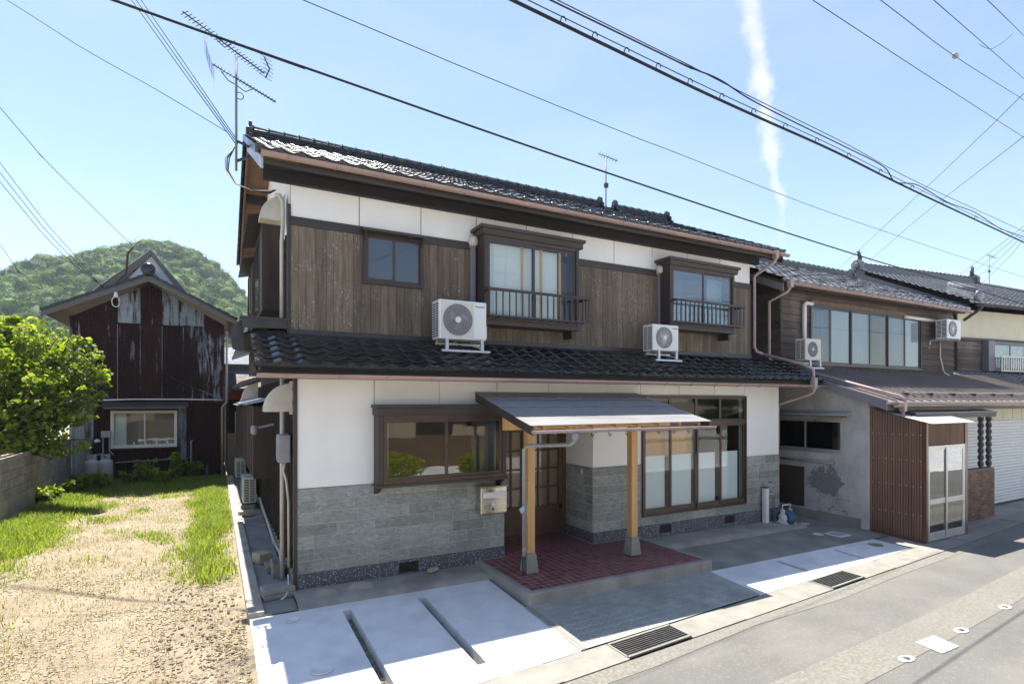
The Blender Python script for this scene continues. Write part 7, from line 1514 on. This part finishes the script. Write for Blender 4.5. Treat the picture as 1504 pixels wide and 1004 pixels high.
# ------------------------------------------------------------------ across the street (seen in the window panes)
OH = root('opposite_house', (4, -17, -.2), 'tan house across the street mirrored in the bay window panes', 'house')
q = MB(); q.box(-8, -22, -.3, 13, -15, 5.2); q.build('wall', 'plaster_tan', OH); q = MB(); q.box(-8.02, -15.0, -.3, 13, -14.97, 1.0); q.build('brown_dado', 'interior_brown', OH)
for x in (-5, -1, 6.5, 10): q = MB(); q.box(x, -14.99, 1.1, x+1.6, -14.95, 2.3); q.build('window', 'sash_bronze', OH)
q = MB(); q.box(3, -14.99, -.2, 4.6, -14.94, 2.1); q.build('door', 'wood_dark', OH); q = MB(); q.prism([(-8.5, -14.2, 5.1), (-8.5, -18.5, 7), (-8.5, -22.8, 5.1)], (0, 0, 0), (22, 0, 0)); q.build('roof', 'roof_tile_far', OH)
for i, (x, y, rx, rz_) in enumerate(((4.3, -10.8, 1.0, .75), (7.4, -10.9, .6, .62), (8.7, -10.7, .7, .7), (22.5, -10.5, 1.2, 1.1))):
    HG = root('clipped_shrub', (x, y, -.2), ['large rounded yellow-green shrub mirrored in the bay window', 'smaller rounded shrub mirrored in the bay window, farther from the door', 'smaller rounded shrub mirrored in the bay window, nearer the door', 'rounded shrub mirrored in the shop window'][i], 'shrub'); q = MB(); q.tube([(x, y, -.4), (x, y, rz_*.6)], [.05, .03], 6); limbs(q, (x, y, .1), [(x+rx*.5*math.cos(k_), y+.4*math.sin(k_), rz_*.8) for k_ in range(5)], .03); q.build('trunk', 'bark', HG)
    V, F, tn = leaves(3500, [(x, y, rz_*.42, rx, rx*.85, rz_*.62)], .03, .06, .6, .6, .8); npmesh('crown', V, F, 'leaf_hedge', tn, parent=HG)
tree('garden_pine', 'dark garden pine mirrored in the shop window panes', (20.2, -10.8, -.2), (20.4, -10.8, 2.2), [(20.4, -10.8, 3.4, 1.0, 1.0, .35), (19.5, -10.7, 2.6, .9, .8, .3), (21.3, -11, 2.5, .9, .8, .3), (20.3, -10.6, 1.9, 1.0, .9, .3), (20.4, -10.8, 4.2, .6, .6, .3)], 7000, .05, .12, 'leaf_pine', .12, None, .15)
g = MB(); g.add([(-30, -30, -.30), (45, -30, -.30), (45, -6.5, -.30), (-30, -10, -.30)], [(0, 1, 2, 3)]); struct(g, 'opposite_yard', 'concrete_new')  # out-of-view yard, coloured pale to bounce sunlight onto the house front
q = MB(); q.box(12.5, -9.6, -.3, 26, -9.45, .95); q.box(12.45, -9.65, .9505, 26.05, -9.40, 1.03); o = q.build('pale_reflection_wall', 'plaster_white'); setp(o, 'made-up low white wall giving the shop window its pale reflection', 'wall')  # invented wall standing in for an unclear pale shape reflected in the glass

# ------------------------------------------------------------------ air
q = MB(); q.box(-420, -260, -1.6, 420, 640, 128); o = q.build('haze', 'black_plastic'); o.data.materials.clear()
hm_ = bpy.data.materials.new('haze_air'); hm_.use_nodes = True; t = hm_.node_tree; t.nodes.clear(); pv = t.nodes.new('ShaderNodeVolumePrincipled'); ou = t.nodes.new('ShaderNodeOutputMaterial'); t.links.new(pv.outputs[0], ou.inputs['Volume'])
pv.inputs['Density'].default_value = .00032; pv.inputs['Color'].default_value = (.78, .89, 1, 1); pv.inputs['Anisotropy'].default_value = .25
o.data.materials.append(hm_); setp(o, 'pale blue summer haze in the air', 'haze', kind='stuff')
